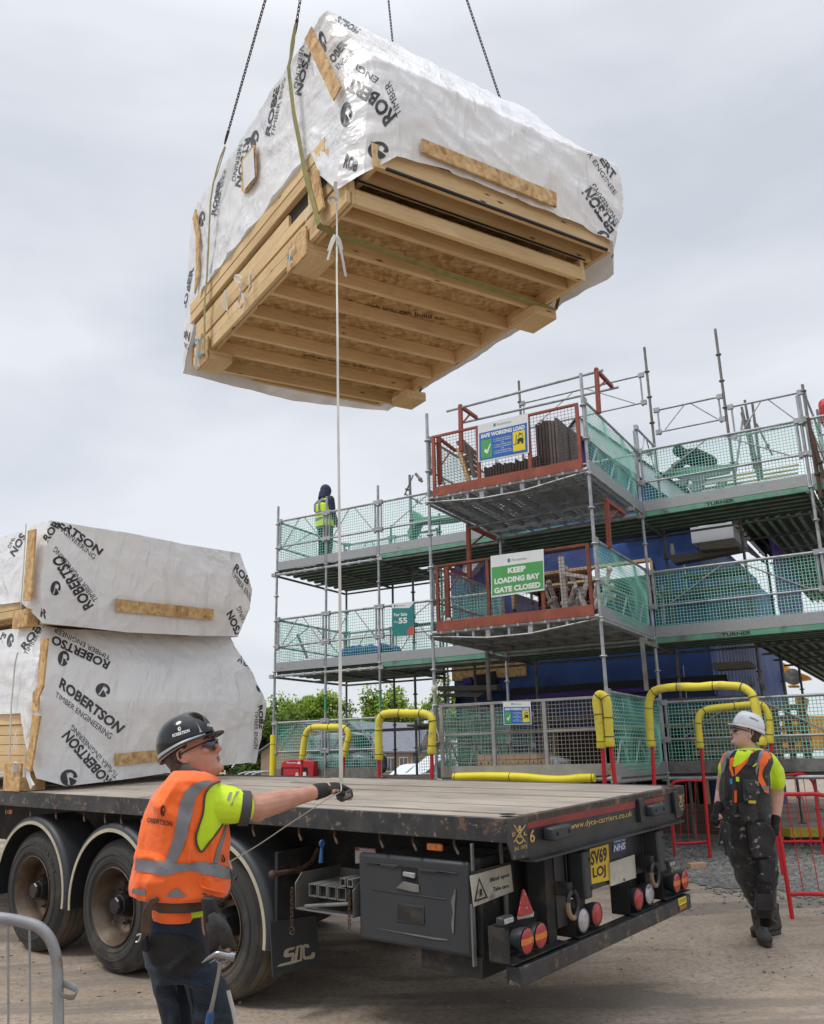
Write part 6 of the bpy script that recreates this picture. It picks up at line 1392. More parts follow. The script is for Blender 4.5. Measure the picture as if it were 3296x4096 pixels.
# ------------------------------------------------------------------ padded hoop barriers
def smooth_path(P, n=6):
    P = [V3(p) for p in P]; out = []
    for i in range(len(P)-1):
        p0, p1, p2, p3 = P[max(i-1,0)], P[i], P[i+1], P[min(i+2,len(P)-1)]
        for k in range(n):
            t = k/n; out.append(.5*((2*p1)+(-p0+p2)*t+(2*p0-5*p1+4*p2-p3)*t*t+(-p0+3*p1-3*p2+p3)*t*t*t))
    return out+[P[-1]]
def hoop(label, k, foam, legs, plane, r=.055, ties=(), ground=True):
    P = [hitp(px(k, x, y), *plane) for x, y in foam]; t = thing('padded_hoop_barrier', hitp(px(k, *legs[0][1]), *plane), label, 'barrier', 'yellow padded red hoops')
    sp = smooth_path(P, 5); b = MB(); rr = [r*(1+.10*noise.noise(p*6)+.05*noise.noise(p*19)) for p in sp]; b.tube(sp, rr, 14); b.build('foam_sleeve', MT['foam_yellow'], t, smooth=60)
    for e in (sp[0], sp[-1]):
        b = MB(); b.tube([e-Vector((0,0,.05)), e-Vector((0,0,.035)), e+Vector((0,0,.03))], [r*.95, r*1.12, r*1.10], 14); b.build('foam_collar', MT['foam_yellow'], t, smooth=60)
    for i in range(len(P)):
        if i in (0, len(P)-1) or i % 2 == 0:
            j = min(i*5, len(sp)-2); d = (sp[j+1]-sp[j]).normalized(); b = MB(); b.tube([sp[j]-d*.004+Vector((0,0,.03 if i in (0,len(P)-1) else 0)), sp[j]+d*.004+Vector((0,0,.03 if i in (0,len(P)-1) else 0))], r*1.13 if i in (0,len(P)-1) else r*1.10, 14); b.build('cable_tie', MT['ink'], t)
    for a, c in legs:
        A = hitp(px(k, *a), *plane); C = hitp(px(k, *c), *plane); d = (C-A)/np.linalg.norm(C-A)
        zg = gz(C[0], C[1]); ext = (A[2]-zg)/max(.2, -d[2]); C = A+d*ext if ground else C
        b = MB(); b.tube([A-d*.1, C], r*.48, 12); b.build('leg', MT['red_bar'], t, smooth=60)
    return t
hp = (sw(0, 1.9, 0), SC.X[1])
hoop('smaller yellow padded hoop standing in front of the red fire bag', 'T7', [(410,742),(422,640),(436,572),(455,530),(490,510),(560,507),(620,508),(700,508),(748,520),(772,560),(765,620),(740,720)], [((408,748),(402,888)),((736,726),(728,888))], hp)
hp = (sw(0, -.25, 0), SC.X[1])
hoop('yellow padded hoop left of the lowest grey gate', 'T', [(1118,708),(1116,600),(1115,480),(1122,400),(1150,350),(1200,335),(1300,330),(1385,335),(1480,332),(1550,350),(1585,400),(1582,500),(1577,655)], [((1120,718),(1120,890)),((1577,668),(1578,900))], hp)
hpS = (SC.w(-.05, 0, 0), SC.X[0]+SC.X[1]*.45)
hoop('yellow padded hoop seen edge on at the right end of the lowest grey gate', 'I', [(1192,1068),(1182,980),(1172,880),(1162,800),(1170,765),(1190,755),(1215,775),(1228,810),(1235,900),(1245,1058)], [((1198,1080),(1212,1312)),((1252,1070),(1278,1312))], (sw(0, -.45, 0), SC.X[1]))
hoop('largest yellow padded hoop in front of the right scaffold behind the helmet', 'J', [(222,1448),(212,1300),(205,1150),(212,1075),(245,1010),(320,980),(450,965),(620,965),(760,955),(880,955),(1000,965),(1065,1000),(1105,1050),(1135,1180),(1178,1435)], [((235,1462),(252,1805)),((1182,1450),(1200,1560))], (sw(0, .9, 0), SC.X[1]))
hoop('yellow padded hoop right behind the younger worker', 'J', [(647,1462),(640,1380),(632,1280),(640,1215),(680,1170),(760,1148),(940,1130),(1080,1118),(1170,1120),(1215,1160),(1245,1250),(1250,1420)], [((655,1470),(705,2080)),((1258,1432),(1275,1600))], (gp('L', 262, 1283), np.array([.2, 1, 0])), r=.048)
# foam guards on tubes
b = MB(); P = [SC.hit('I', x, y, 1, -.12) for x, y in ((260,1275),(330,1272),(450,1270),(615,1272),(720,1278),(850,1290),(960,1292),(1060,1282),(1150,1280))]; sp = smooth_path(P, 4); b.tube(sp, .052, 14); o = b.build('foam_pole_guard', MT['foam_clean'], None, smooth=60); tag(o, 'bright yellow foam tube lying level below the lowest grey gate', 'foam guard')
for i in (1, 12, 31): b = MB(); b.tube([sp[i], sp[i]+(sp[i+1]-sp[i]).normalized()*.008], .0545, 14); b.build('cable_tie', MT['ink'], o)
b = MB(); b.tube([sw(7.5, SB, .58), sw(7.5, SB, .1), sw(7.5, SB, -.32), sw(7.5, SB, -.9)], [.062,.060,.064,.064], 14); o = b.build('foam_pole_guard', MT['foam_clean'], None, smooth=60); tag(o, 'bright yellow foam sleeve upright round the leftmost scaffold pole', 'foam guard')
b = MB(); b.tube([sw(7.5, SB, .40), sw(7.5, SB, .407)], .064, 14); b.build('cable_tie', MT['ink'], o)
# ------------------------------------------------------------------ pedestrian barriers
def barrier(name, label, k, rails, bars, plane, r, rb, m, foot=(), cat='barrier', group='red steel crowd barriers'):
    h = lambda p: hitp(px(k, *p), *plane); t = thing(name, h(rails[0][-1]), label, cat, group)
    for nm, pts in (('frame', rails[0]),)+tuple(('rail', x) for x in rails[1:]):
        b = MB(); b.tube(smooth_path([h(p) for p in pts], 5), r, 12); b.build(nm, MT[m], t, smooth=60)
    for a, c in bars: b = MB(); b.tube([h(a), h(c)], rb, 6); b.build('bar', MT[m], t, smooth=60)
    for p in foot: b = MB(); c = h(p); b.tube([c+np.array([-.05,-.25,.02]), c+np.array([.05,.25,.02])], r*.9, 8); b.build('foot', MT[m], t)
    return t
pl_ = (gp('L', 880, 1735), np.array([.12, 1, 0]))
barrier('crowd_barrier', 'nearest red barrier running out of the frame right of the younger worker', 'L', [[(880,1735),(860,1600),(830,1400),(790,1150),(740,960),(712,830),(730,795),(800,800),(950,800),(1050,798),(1117,808),(1250,812)], [(860,1548),(960,1545),(1117,1550),(1250,1555)]],
    [((840,822),(888,1110)),((888,1110),(965,1532)),((955,822),(1010,1110)),((1010,1110),(1080,1525)),((1060,822),(1115,1110)),((1115,1110),(1190,1525))], pl_, .021, .005, 'red_bar')
pl_ = (gp('L', 1110, 1262), np.array([-.1, 1, 0]))
barrier('crowd_barrier', 'further red barrier seen behind the nearest one at the right edge', 'L', [[(1112,1262),(1090,1100),(1065,900),(1050,760),(1020,690),(960,650),(880,652),(810,658),(700,662)], [(800,1156),(900,1155),(1000,1155),(1098,1155)]],
    [((820,668),(870,1140)),((895,668),(945,1140)),((960,668),(1025,1140))], pl_, .020, .005, 'red_bar')
pl_ = (gp('V', 600, 458), np.array([.2, 1, 0]))
barrier('crowd_barrier', 'red barrier between the trailer corner and the younger worker', 'V8', [[(74,720),(68,620),(60,500),(52,380),(50,300),(70,272),(120,262),(180,260),(240,262)], [(75,645),(150,642),(272,632)]],
    [((95,280),(115,632)),((140,275),(160,632)),((195,272),(208,628))], pl_, .020, .004, 'red_bar')
# grey barrier in the near corner
fd_ = dep(px('M', 445, 1700), 3.15); pl_ = (fd_, np.array([-.25, 1, 0]))
t = barrier('crowd_barrier', 'grey steel crowd barrier with rounded corner at the bottom left', 'M', [[(455,3300),(452,2700),(450,2113),(447,1900),(443,1700),(425,1560),(375,1440),(290,1360),(180,1325),(80,1305),(0,1295),(-150,1280),(-400,1265)]], [((62,1340),(66,2900)),((228,1370),(236,2900)),((-100,1320),(-90,2900)),((-260,1320),(-250,2900))], pl_, .0195, .0045, 'barrier_galv', group='grey steel crowd barriers')
b = MB(); h = lambda p: hitp(px('M', *p), *pl_); A, C = h((470,1800)), h((598,1840)); n_ = np.array([.3,-.9,0]); n_ /= np.linalg.norm(n_)
b.tube(smooth_path([h((485,1800)), h((540,1815))+n_*.01, h((592,1832))+n_*.03, h((585,1865))+n_*.07, h((530,1872))+n_*.07, h((475,1865))+n_*.04], 4), [(.012,.0025)]*21, 8, up=(0,0,1)); b.build('coupling_loop', MT['barrier_galv'], t, smooth=60)
# loose brick, yellow tool case
c = gp('L', 180, 1362); fr = Fr(c, (.97,.2,.03), (-.2,.97,.03), (0,-.03,1)); b = MB(); b.box(fr, (-.11,0,.005), (.11,.10,.07)); tag(b.build('brick', MT['brick_pale'], None, bevel=.003), 'single pale orange brick lying on the gravel near the red barrier', 'brick')
c = gp('L', 1000, 1180); b = MB(); fr = Fr(c, (1,0,0), (0,1,0), (0,0,1)); b.box(fr, (-.24,0,.10), (.26,.35,.22)); o = b.build('tool_case', MT['foam_yellow'], None, bevel=.015); tag(o, 'flat yellow plastic case on a black base behind the red barriers', 'case')
b = MB(); b.box(fr, (-.20,.02,.0), (.28,.38,.098)); b.build('base', MT['ink'], o, bevel=.02)
for (f, s_) in ((-1.3, 2.2), (-.6, 3.0), (-2.0, 3.1)): pass
# ------------------------------------------------------------------ excavator and brick house seen through the right bays
t = thing('excavator', SC.w(-3, 12, gl), 'orange excavator seen through the scaffold netting at the right', 'excavator')
def exc(k, pts, s_, th, name, m='excavator'): b = MB(); b.prism([SC.hit(k, x, y, 1, s_) for x, y in pts], SC.X[1]*th); return b.build(name, MT[m], t, bevel=.03)
exc('J5', [(690,400),(720,415),(765,470),(800,468),(880,500),(885,518),(800,530),(735,535),(700,480)], 13, .5, 'boom')
c = SC.hit('J5', 775, 505, 1, 12.9); b = MB(); b.lathe(c, -SC.X[1], [(-.1,.2),(.1,.2),(.12,.1),(.1,0)], 20); b.build('pivot', MT['steel_worn'], t)
exc('J5', [(785,640),(860,640),(850,720),(840,980),(800,980),(800,760)], 13, .6, 'dipper'); exc('J5', [(700,760),(980,760),(980,990),(700,990)], 14.5, 1.5, 'body'); exc('J5', [(715,800),(760,800),(760,860),(715,860)], 14.3, .1, 'cab_window', 'glass_dark')
exc('J5', [(740,560),(815,560),(815,575),(740,575)], 12.6, .2, 'hose')
def house(name, label, C, ux, w_, d_, he, hr, nwin, gable=True, door=False, m='brick_house'):
    """C: front-left corner on the ground, ux along the front"""
    ux = np.array(ux, float); ux /= np.linalg.norm(ux); uy = np.array([-ux[1], ux[0], 0]); fr = Fr(C, ux, uy, (0,0,1)); t = thing(name, C, label, 'house', 'brick houses beyond the site')
    b = MB()
    for A, U, l in ((fr.w(0,0,0), ux, w_), (fr.w(w_,0,0), uy, d_), (fr.w(w_,d_,0), -ux, w_), (fr.w(0,d_,0), -uy, d_)):
        i0 = len(b.v); b.v += [V3(A), V3(A+U*l), V3(A+U*l+ZU*he), V3(A+ZU*he)]; b.face((i0, i0+1, i0+2, i0+3), [(0,0),(l,0),(l,he),(0,he)])
    for x in (0, w_): i0 = len(b.v); b.v += [V3(fr.w(x,0,he)), V3(fr.w(x,d_,he)), V3(fr.w(x,d_/2,hr))]; b.face((i0, i0+1, i0+2), [(0,0),(d_,0),(d_/2,hr-he)])
    b.build('wall', MT[m], t, smooth=0)
    b = MB(); o_ = .35
    for s in (0, 1):
        y0 = -o_ if s == 0 else d_+o_; z0 = he-.15
        b.prism([fr.w(-.3,y0,z0), fr.w(w_+.3,y0,z0), fr.w(w_+.3,d_/2,hr+.05), fr.w(-.3,d_/2,hr+.05)], ZU*.12)
    rf_ = b.build('roof', MT['roof_slate'], t, smooth=0)
    if door: b = MB(); b.box(fr, (w_*.15, d_/2-.3, hr-.3), (w_*.15+.6, d_/2+.3, hr+.55)); b.build('chimney', MT[m], rf_)
    if gable:
        gx = w_*.68; b = MB(); b.prism([fr.w(gx-1.6,-.15,he-.6), fr.w(gx+1.6,-.15,he-.6), fr.w(gx,-.15,he+1.6)], uy*3); b.build('dormer', MT[m], t)
        b = MB()
        for s in (-1, 1): b.prism([fr.w(gx,-.3,he+1.75), fr.w(gx+s*1.9,-.3,he-.75), fr.w(gx+s*1.9,-.3,he-.6), fr.w(gx,-.3,he+1.9)], uy*3.1)
        b.build('dormer_roof', MT['roof_slate'], t)
    for r, z in enumerate((.9, he-1.7)):
        for i in range(nwin):
            x = w_*(i+.5)/nwin-.55; b = MB(); b.box(fr, (x,-.06,z), (x+1.1,.0,z+1.2)); f_ = b.build('window', MT['white_paint'], t); b = MB(); b.box(fr, (x+.08,-.08,z+.08), (x+.5,-.065,z+1.12)); b.box(fr, (x+.6,-.08,z+.08), (x+1.02,-.065,z+1.12)); b.build('pane', MT['glass_dark'], f_)
    return t
def far(k, x, d, z=None): p = dep(px(k, x, 772), d); p[2] = gz(p[0], p[1])-.1 if z is None else z; return p
def along(a, c): return far(*a), far(*c)
for lab, k, x0, x1, d0, d1, he, hr, nw in (('brick house with slate roof beyond the left netting right of the quilt bundles', 'T', 830, 1110, 72, 78, 4.7, 7.0, 3), ('brick house row beyond the left bays seen inside the padded hoop', 'T', 1160, 1690, 74, 80, 4.6, 7.1, 5), ('brick house end behind the left netting beyond the quilt bundles', 'T', 500, 815, 84, 86, 4.5, 7.3, 3)):
    A, C = far(k, x0, d0), far(k, x1, d1); C[2] = A[2]; house('brick_house', lab, A, C-A, np.linalg.norm(C-A), 8, he, hr, nw)
A = SC.w(-3.0, 17.5, gl-.3); house('brick_house', 'orange brick wall of a house behind the excavator at the right', A, -SC.X[0]-SC.X[1]*.2, 9, 7, 5.2, 7.6, 3, gable=False)
# vans behind the scaffold
def van(label, C, ux, L_=4.8, W=1.9, H=1.95, group='white vans parked behind the site'):
    ux = np.array(ux, float); ux[2] = 0; ux /= np.linalg.norm(ux); uy = np.array([-ux[1], ux[0], 0]); fr = Fr(C, ux, uy, (0,0,1)); t = thing('parked_van', C, label, 'van', group)
    prof = [(.0,.35),(.02,.95),(.35,1.12),(.95,1.28),(1.75,H-.08),(2.1,H),(L_-.15,H),(L_,H-.15),(L_,.35)]
    b = MB(); b.prism([fr.w(x,0,z) for x, z in prof], uy*W); b.build('body', MT['van_white'], t, bevel=.07, segs=3)
    b = MB(); b.prism([fr.w(x,-.01,z) for x, z in ((1.05,1.28),(1.75,H-.2),(2.3,H-.2),(2.3,1.2))], uy*(W+.02)); b.build('side_window', MT['glass_dark'], t)
    for x in (.9, L_-.9):
        for y in (.0, W-.2): b = MB(); b.lathe(fr.w(x, y-.02, .33), uy, [(0,.0),(0,.2),(.0,.33),(.22,.33),(.22,0)], 20); b.build('wheel', MT['rubber'], t)
for lab, x, d in (('white van parked behind the left bays nearest the bay post', 1290, 33), ('white van parked behind the left netting beside the brick house', 1090, 40), ):
    A = far('T', x, d); van(lab, A, RT+FWD*.35)
# crowd barriers and fence in the field at the far left
for i in range(3):
    p = dep(px('T7', 10-i*55, 860), 19+i*.8); z = gz(p[0], p[1]); t = thing('crowd_barrier', (p[0], p[1], z), 'grey steel crowd barrier standing in the grass beyond the trailer, %s' % ('nearest the yellow foam pole', 'middle one of three', 'leftmost of three')[i], 'barrier', 'grey barriers in the grass')
    X = np.array([1,.15,0]); P = np.array([p[0], p[1], z]); b = MB(); b.tube(smooth_path([P+ZU*.02, P+ZU*.7, P+X*.1+ZU*.95, P+X*.9+ZU*.95, P+X*1.0+ZU*.7, P+X*1.0+ZU*.02], 4), .02, 8); b.tube([P+ZU*.2, P+X*1.0+ZU*.2], .015, 8); b.build('frame', MT['barrier_galv'], t)
    b = MB()
    for j in range(8): b.tube([P+X*(.1+j*.11)+ZU*.2, P+X*(.1+j*.11)+ZU*.94], .006, 5)
    b.build('bars', MT['barrier_galv'], t)
t = thing('field_fence', far('T7', 100, 50), 'low wooden post and rail fence across the far field', 'fence')
for i in range(14):
    p = far('T7', -700+i*70, 50); b = MB(); b.box(Fr(p, (1,0,0), (0,1,0), (0,0,1)), (-.06,-.06,0), (.06,.06,1.1)); b.build('post', MT['timber_grey'], t)
for z in (.5, .95): b = MB(); b.bar(far('T7', -700, 50)+ZU*z, far('T7', 210, 50)+ZU*z, .04, .1); b.build('rail', MT['timber_grey'], t)
# ------------------------------------------------------------------ trees
def tree(label, C, h, r, lm, n=2600, seed=1, dens=1.0, ls=.3, kind='broad', group='trees beyond the houses'):
    n = int(n*1.35); ls = ls*1.5
    rnd = random.Random(seed); C = np.array(C, float); t = thing('tree', C, label, 'tree', group); b = MB(); hubs = []
    b.tube([C, C+ZU*h*.35+np.array([.1,0,0]), C+ZU*h*.6, C+ZU*h*.92], [r*.09, r*.07, r*.045, .02], 8)
    for i in range(16):
        a = rnd.random()*6.28; z0 = h*rnd.uniform(.2, .7); z1 = min(h*.95, z0+h*rnd.uniform(.08, .28)); rr = r*rnd.uniform(.45, .95)*math.sin(math.pi*min(1, max(.12, (z1/h-.08)))**.8)**.6
        e = C+np.array([math.cos(a)*rr, math.sin(a)*rr, z1]); m_ = (C+ZU*z0)*.5+e*.5+np.array([0,0,.1*h*rnd.random()])
        b.tube([C+ZU*z0, m_, e], [r*.03, r*.02, .01], 5); hubs.append((e, r*rnd.uniform(.20, .36)))
    b.build('trunk', MT['bark'], t, smooth=60)
    for i in range(10): a = rnd.random()*6.28; hubs.append((C+np.array([math.cos(a)*r*.3, math.sin(a)*r*.3, h*rnd.uniform(.45, .97)]), r*rnd.uniform(.25, .38)))
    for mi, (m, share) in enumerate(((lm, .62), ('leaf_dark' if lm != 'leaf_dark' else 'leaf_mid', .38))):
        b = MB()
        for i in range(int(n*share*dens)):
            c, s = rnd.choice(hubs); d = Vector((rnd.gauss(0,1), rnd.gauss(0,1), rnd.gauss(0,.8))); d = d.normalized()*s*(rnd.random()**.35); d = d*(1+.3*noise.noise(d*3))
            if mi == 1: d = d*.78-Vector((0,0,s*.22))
            p = V3(c)+d; q = ls*rnd.uniform(.5, 1.2); u = Vector((rnd.gauss(0,1), rnd.gauss(0,1), rnd.gauss(0,1))).normalized(); v = u.orthogonal().normalized()*q; u = u*q; i0 = len(b.v)
            b.v += [p-u*.5, p+v*.35, p+u*.5, p-v*.35]; b.face((i0, i0+1, i0+2, i0+3))
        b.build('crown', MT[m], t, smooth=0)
def tr_at(k, x, ytop, d, r, lab, lm, seed, n=2600, **kw):
    p = far(k, x, d); hz = (px('T', 0, 772)[1]-px(k, x, ytop)[1])/F_PX*d + CZ - p[2]; tree(lab, p, hz, r, lm, n, seed, **kw)
tr_at('T', 430, 130, 105, 4.6, 'tallest light green tree above the left netting', 'leaf_light', 3, 5200)
tr_at('T', 560, 215, 108, 3.6, 'broad light green tree just right of the tallest tree', 'leaf_light', 5, 3400)
tr_at('T', 710, 145, 104, 3.8, 'light green tree behind the second scaffold pole', 'leaf_light', 7, 3600)
tr_at('T', 860, 240, 112, 3.5, 'thin bare looking tree between two greener trees', 'leaf_mid', 9, 700)
tr_at('T', 1010, 200, 106, 3.4, 'smaller green tree left of the third scaffold pole', 'leaf_light', 11, 2600)
tr_at('T', 1160, 140, 104, 4.8, 'round light green tree behind the third scaffold pole', 'leaf_light', 13, 4600)
tr_at('T', 1500, 235, 110, 4.2, 'green tree seen under the decks left of the bay', 'leaf_light', 15, 3200)
tr_at('I4', 60, 235, 115, 4.0, 'light tree glimpsed behind planks left of the blue wall', 'leaf_light', 16, 2400)
tr_at('T', 235, 235, 90, 3.0, 'darker green tree at the edge of the wrapped pack', 'leaf_mid', 17, 4200)
tr_at('T', 110, 300, 82, 3.4, 'dark bushy tree showing right behind the wrapped pack', 'leaf_mid', 19, 4800)
tr_at('T', -40, 330, 84, 3.6, 'dark green tree mostly hidden by the wrapped pack', 'leaf_mid', 21, 3600)
for i, x in enumerate((-200, 20, 120, 200, 330, 640)):
    p = far('T', x, 78+i); hd = MB(); rnd = random.Random(i)
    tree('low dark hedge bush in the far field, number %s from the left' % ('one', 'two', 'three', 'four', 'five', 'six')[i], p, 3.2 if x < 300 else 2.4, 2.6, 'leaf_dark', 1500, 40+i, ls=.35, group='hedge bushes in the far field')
# ------------------------------------------------------------------ people
def fuse(mb, voxel=.006, smooth=2, fac=.5):
    """closed overlapping volumes joined into one continuous skin; returns (verts, faces)"""
    me = bpy.data.meshes.new('f'); me.from_pydata([v for v in mb.v], [], mb.f); o = bpy.data.objects.new('f', me); col.objects.link(o)
    bm = bmesh.new(); bm.from_mesh(me); bmesh.ops.recalc_face_normals(bm, faces=bm.faces); bm.to_mesh(me); bm.free()
    r = o.modifiers.new('r', 'REMESH'); r.mode = 'VOXEL'; r.voxel_size = voxel; r.adaptivity = 0
    s = o.modifiers.new('s', 'SMOOTH'); s.factor = fac; s.iterations = smooth
    dg = bpy.context.evaluated_depsgraph_get(); dg.update(); m2 = bpy.data.meshes.new_from_object(o.evaluated_get(dg))
    V = [v.co.copy() for v in m2.vertices]; Fc = [tuple(p.vertices) for p in m2.polygons]
    bpy.data.objects.remove(o); bpy.data.meshes.remove(me); bpy.data.meshes.remove(m2); return V, Fc
def fused(mb, name, mats, par, voxel=.006, smooth=2, pick=None, warp=None):
    V, Fc = fuse(mb, voxel, smooth); b = MB(); b.v = [warp(v) if warp else v for v in V]
    for f in Fc:
        if pick: b.mi = pick(sum((V[i] for i in f), Vector())/len(f))
        b.face(f)
    return b.build(name, [MT[m] for m in (mats if isinstance(mats, (list, tuple)) else [mats])], par, smooth=80), b
def sring(C, X, Y, rx, ry, n=28, e=2.4):
    out = []
    for i in range(n):
        t = 2*math.pi*i/n; c, s = math.cos(t), math.sin(t)
        out.append(V3(C) + V3(X)*(rx*math.copysign(abs(c)**(2/e), c)) + V3(Y)*(ry*math.copysign(abs(s)**(2/e), s)))
    return out
def pxloft(mb, k, rows, d, thick, e=2.4, tilt=None):
    """rows: (y, xl, xr[, depth offset, thickness])  silhouette rows at camera depth d"""
    rings = []
    for r in rows:
        y, xl, xr = r[:3]; dd_ = d+(r[3] if len(r) > 3 else 0); th = r[4] if len(r) > 4 else thick
        a, c = dep(px(k, xl, y), dd_), dep(px(k, xr, y), dd_); C = (a+c)/2; h = np.linalg.norm(c-a)/2; X = (c-a)/(2*h)
        rings.append(sring(C, X, np.array([0, 1., 0]), h, th/2, 30, e))
    mb.loft(rings)
def limb(mb, pts, rad, n=14): mb.tube(pts, rad, n); [mb.ball(p, r*.98 if not isinstance(r, tuple) else min(r), 12, 8) for p, r in ((pts[0], rad[0]), (pts[-1], rad[-1]))]
class HF:     # head frame
    def __init__(s, C, f, u, sc):
        f = Vector(f).normalized(); u = Vector(u); l = u.cross(f).normalized(); u = f.cross(l).normalized(); s.C, s.f, s.l, s.u, s.s = V3(C), f, l, u, sc
    def p(s, x, y, z): return s.C + (s.f*x + s.l*y + s.u*z)*s.s
def head_geo(mb, H, neck_to=None, nr=.058):
    rings = []
    for z, fr_, bk, hw, e in ((-.118,.070,.01,.026,2.2),(-.110,.084,-.02,.040,2.2),(-.095,.092,-.04,.050,2.4),(-.075,.090,-.055,.057,2.5),(-.055,.087,-.065,.062,2.6),(-.035,.086,-.078,.066,2.5),(-.012,.082,-.09,.070,2.4),(.008,.080,-.098,.072,2.4),(.026,.090,-.102,.073,2.5),(.05,.090,-.104,.076,2.4),(.08,.078,-.098,.073,2.3),(.105,.052,-.078,.058,2.2),(.12,.02,-.045,.032,2.0)):
        C = H.p((fr_+bk)/2, 0, z); rings.append(sring(C, H.f, H.l, (fr_-bk)/2*H.s, hw*H.s, 32, e))
    mb.loft(rings)
    def B(x, y, z, rx, ry, rz, tilt=0):
        c, s = math.cos(tilt), math.sin(tilt); X = H.f*c+H.u*s; Z = -H.f*s+H.u*c; mb.ball(H.p(x, y, z), (rx*H.s, ry*H.s, rz*H.s), 14, 10, X=(X, H.l, Z))
    mb.tube([H.p(.078,0,.018), H.p(.096,0,-.004), H.p(.108,0,-.022)], [.008*H.s, .0095*H.s, .012*H.s], 10); B(.108,0,-.027,.0125,.0125,.0105); B(.095,.010,-.032,.011,.008,.008); B(.095,-.010,-.032,.011,.008,.008)
    B(.086,0,-.0535,.009,.022,.0055); B(.084,0,-.0655,.0095,.021,.0065); B(.086,0,-.048,.011,.02,.009); B(.084,0,-.098,.017,.022,.016)
    for s in (-1, 1):
        B(.078,s*.03,.022,.014,.022,.009); B(.062,s*.044,-.016,.022,.018,.018)
        B(-.014,s*.073,-.004,.019,.007,.031,-.15); mb.tube([H.p(.0,s*.074,.012), H.p(-.012,s*.082,.026), H.p(-.030,s*.086,.016), H.p(-.033,s*.084,-.006), H.p(-.020,s*.080,-.026), H.p(-.006,s*.076,-.034)], [.004*H.s,.0052*H.s,.0055*H.s,.0052*H.s,.0055*H.s,.0055*H.s], 8)
        B(-.01,s*.079,-.008,.008,.006,.012)
    if neck_to is not None:
        mb.tube([H.p(-.028,0,.0), H.p(-.022,0,-.07), neck_to*.5+H.p(-.03,0,-.10)*.5, neck_to], [nr*.95*H.s, nr*H.s, nr*1.05*H.s, nr*1.35*H.s], 20)
def face_parts(H, par, side, hair, lens='lens_dark', tilt_g=0):
    b = MB()
    for s, z, r in ((.0835,-.0545,.0042),(.082,-.0640,.0048)): b.tube([H.p(s-.012, -.020, z+.001), H.p(s+.0085, -.010, z), H.p(s+.0115, 0, z-.0008), H.p(s+.0085, .010, z), H.p(s-.012, .020, z+.001)], [.002*H.s, r*H.s, r*H.s*1.05, r*H.s, .002*H.s], 8)
    b.build('lips', MT['lips'], par, smooth=80)
    b = MB()
    for s in (-1, 1): b.ball(H.p(.070, s*.030, .004), .0115*H.s, 14, 10)
    b.build('eye', MT['white_paint'], par, smooth=80)
    b = MB()
    for s in (-1, 1): b.ball(H.p(.0775, s*.030, .004), .0048*H.s, 10, 8)
    b.build('iris', MT['hair_brown'], par, smooth=80)
    b = MB()
    for s in (-1, 1): b.tube([H.p(.094, s*.014, .0285), H.p(.093, s*.03, .032), H.p(.080, s*.048, .027)], [.003*H.s, .0042*H.s, .002*H.s], 8)
    b.build('eyebrow', MT[hair], par, smooth=80)
    g = MB()     # wraparound glasses
    for s in (-1, 1):
        P = [H.p(.110, s*.006, .012), H.p(.108, s*.03, .014), H.p(.096, s*.052, .013), H.p(.078, s*.066, .010)]; Q = [H.p(.104, s*.010, -.008), H.p(.101, s*.03, -.022), H.p(.091, s*.050, -.019), H.p(.077, s*.064, -.004)]
        i0 = len(g.v); g.v += P+Q
        for i in range(3): g.face((i0+i, i0+i+1, i0+i+5, i0+i+4))
    gl_ = g.build('safety_glasses', MT[lens], par, smooth=60); so_ = gl_.modifiers.new('Solid', 'SOLIDIFY'); so_.thickness = .002
    b = MB()
    for s in (-1, 1): b.tube([H.p(.111, s*.004, .013), H.p(.109, s*.03, .0155), H.p(.096, s*.053, .0145), H.p(.077, s*.068, .0115), H.p(.02, s*.080, .010), H.p(-.025, s*.082, .006), H.p(-.042, s*.078, -.012)], [.0018*H.s]*3+[.003*H.s]*2+[.0024*H.s]*2, 6)
    b.build('glasses_frame', MT['ink'], gl_, smooth=60)
    b = MB()     # short hair: shell over the back and sides, ending above the ear
    rings = []
    for z, fr_, bk, hw in ((-.062,-.040,-.073,.056),(-.045,-.012,-.085,.067),(-.02,.0,-.098,.0735),(.0,.012,-.1055,.0755),(.025,.052,-.108,.078),(.05,.070,-.109,.079),(.07,.075,-.104,.077)):
        C = H.p((fr_+bk)/2, 0, z); rings.append(sring(C, H.f, H.l, (fr_-bk)/2*H.s, hw*H.s, 36, 2.5))
    b.loft(rings); b.build('hair', MT[hair], par, smooth=80)
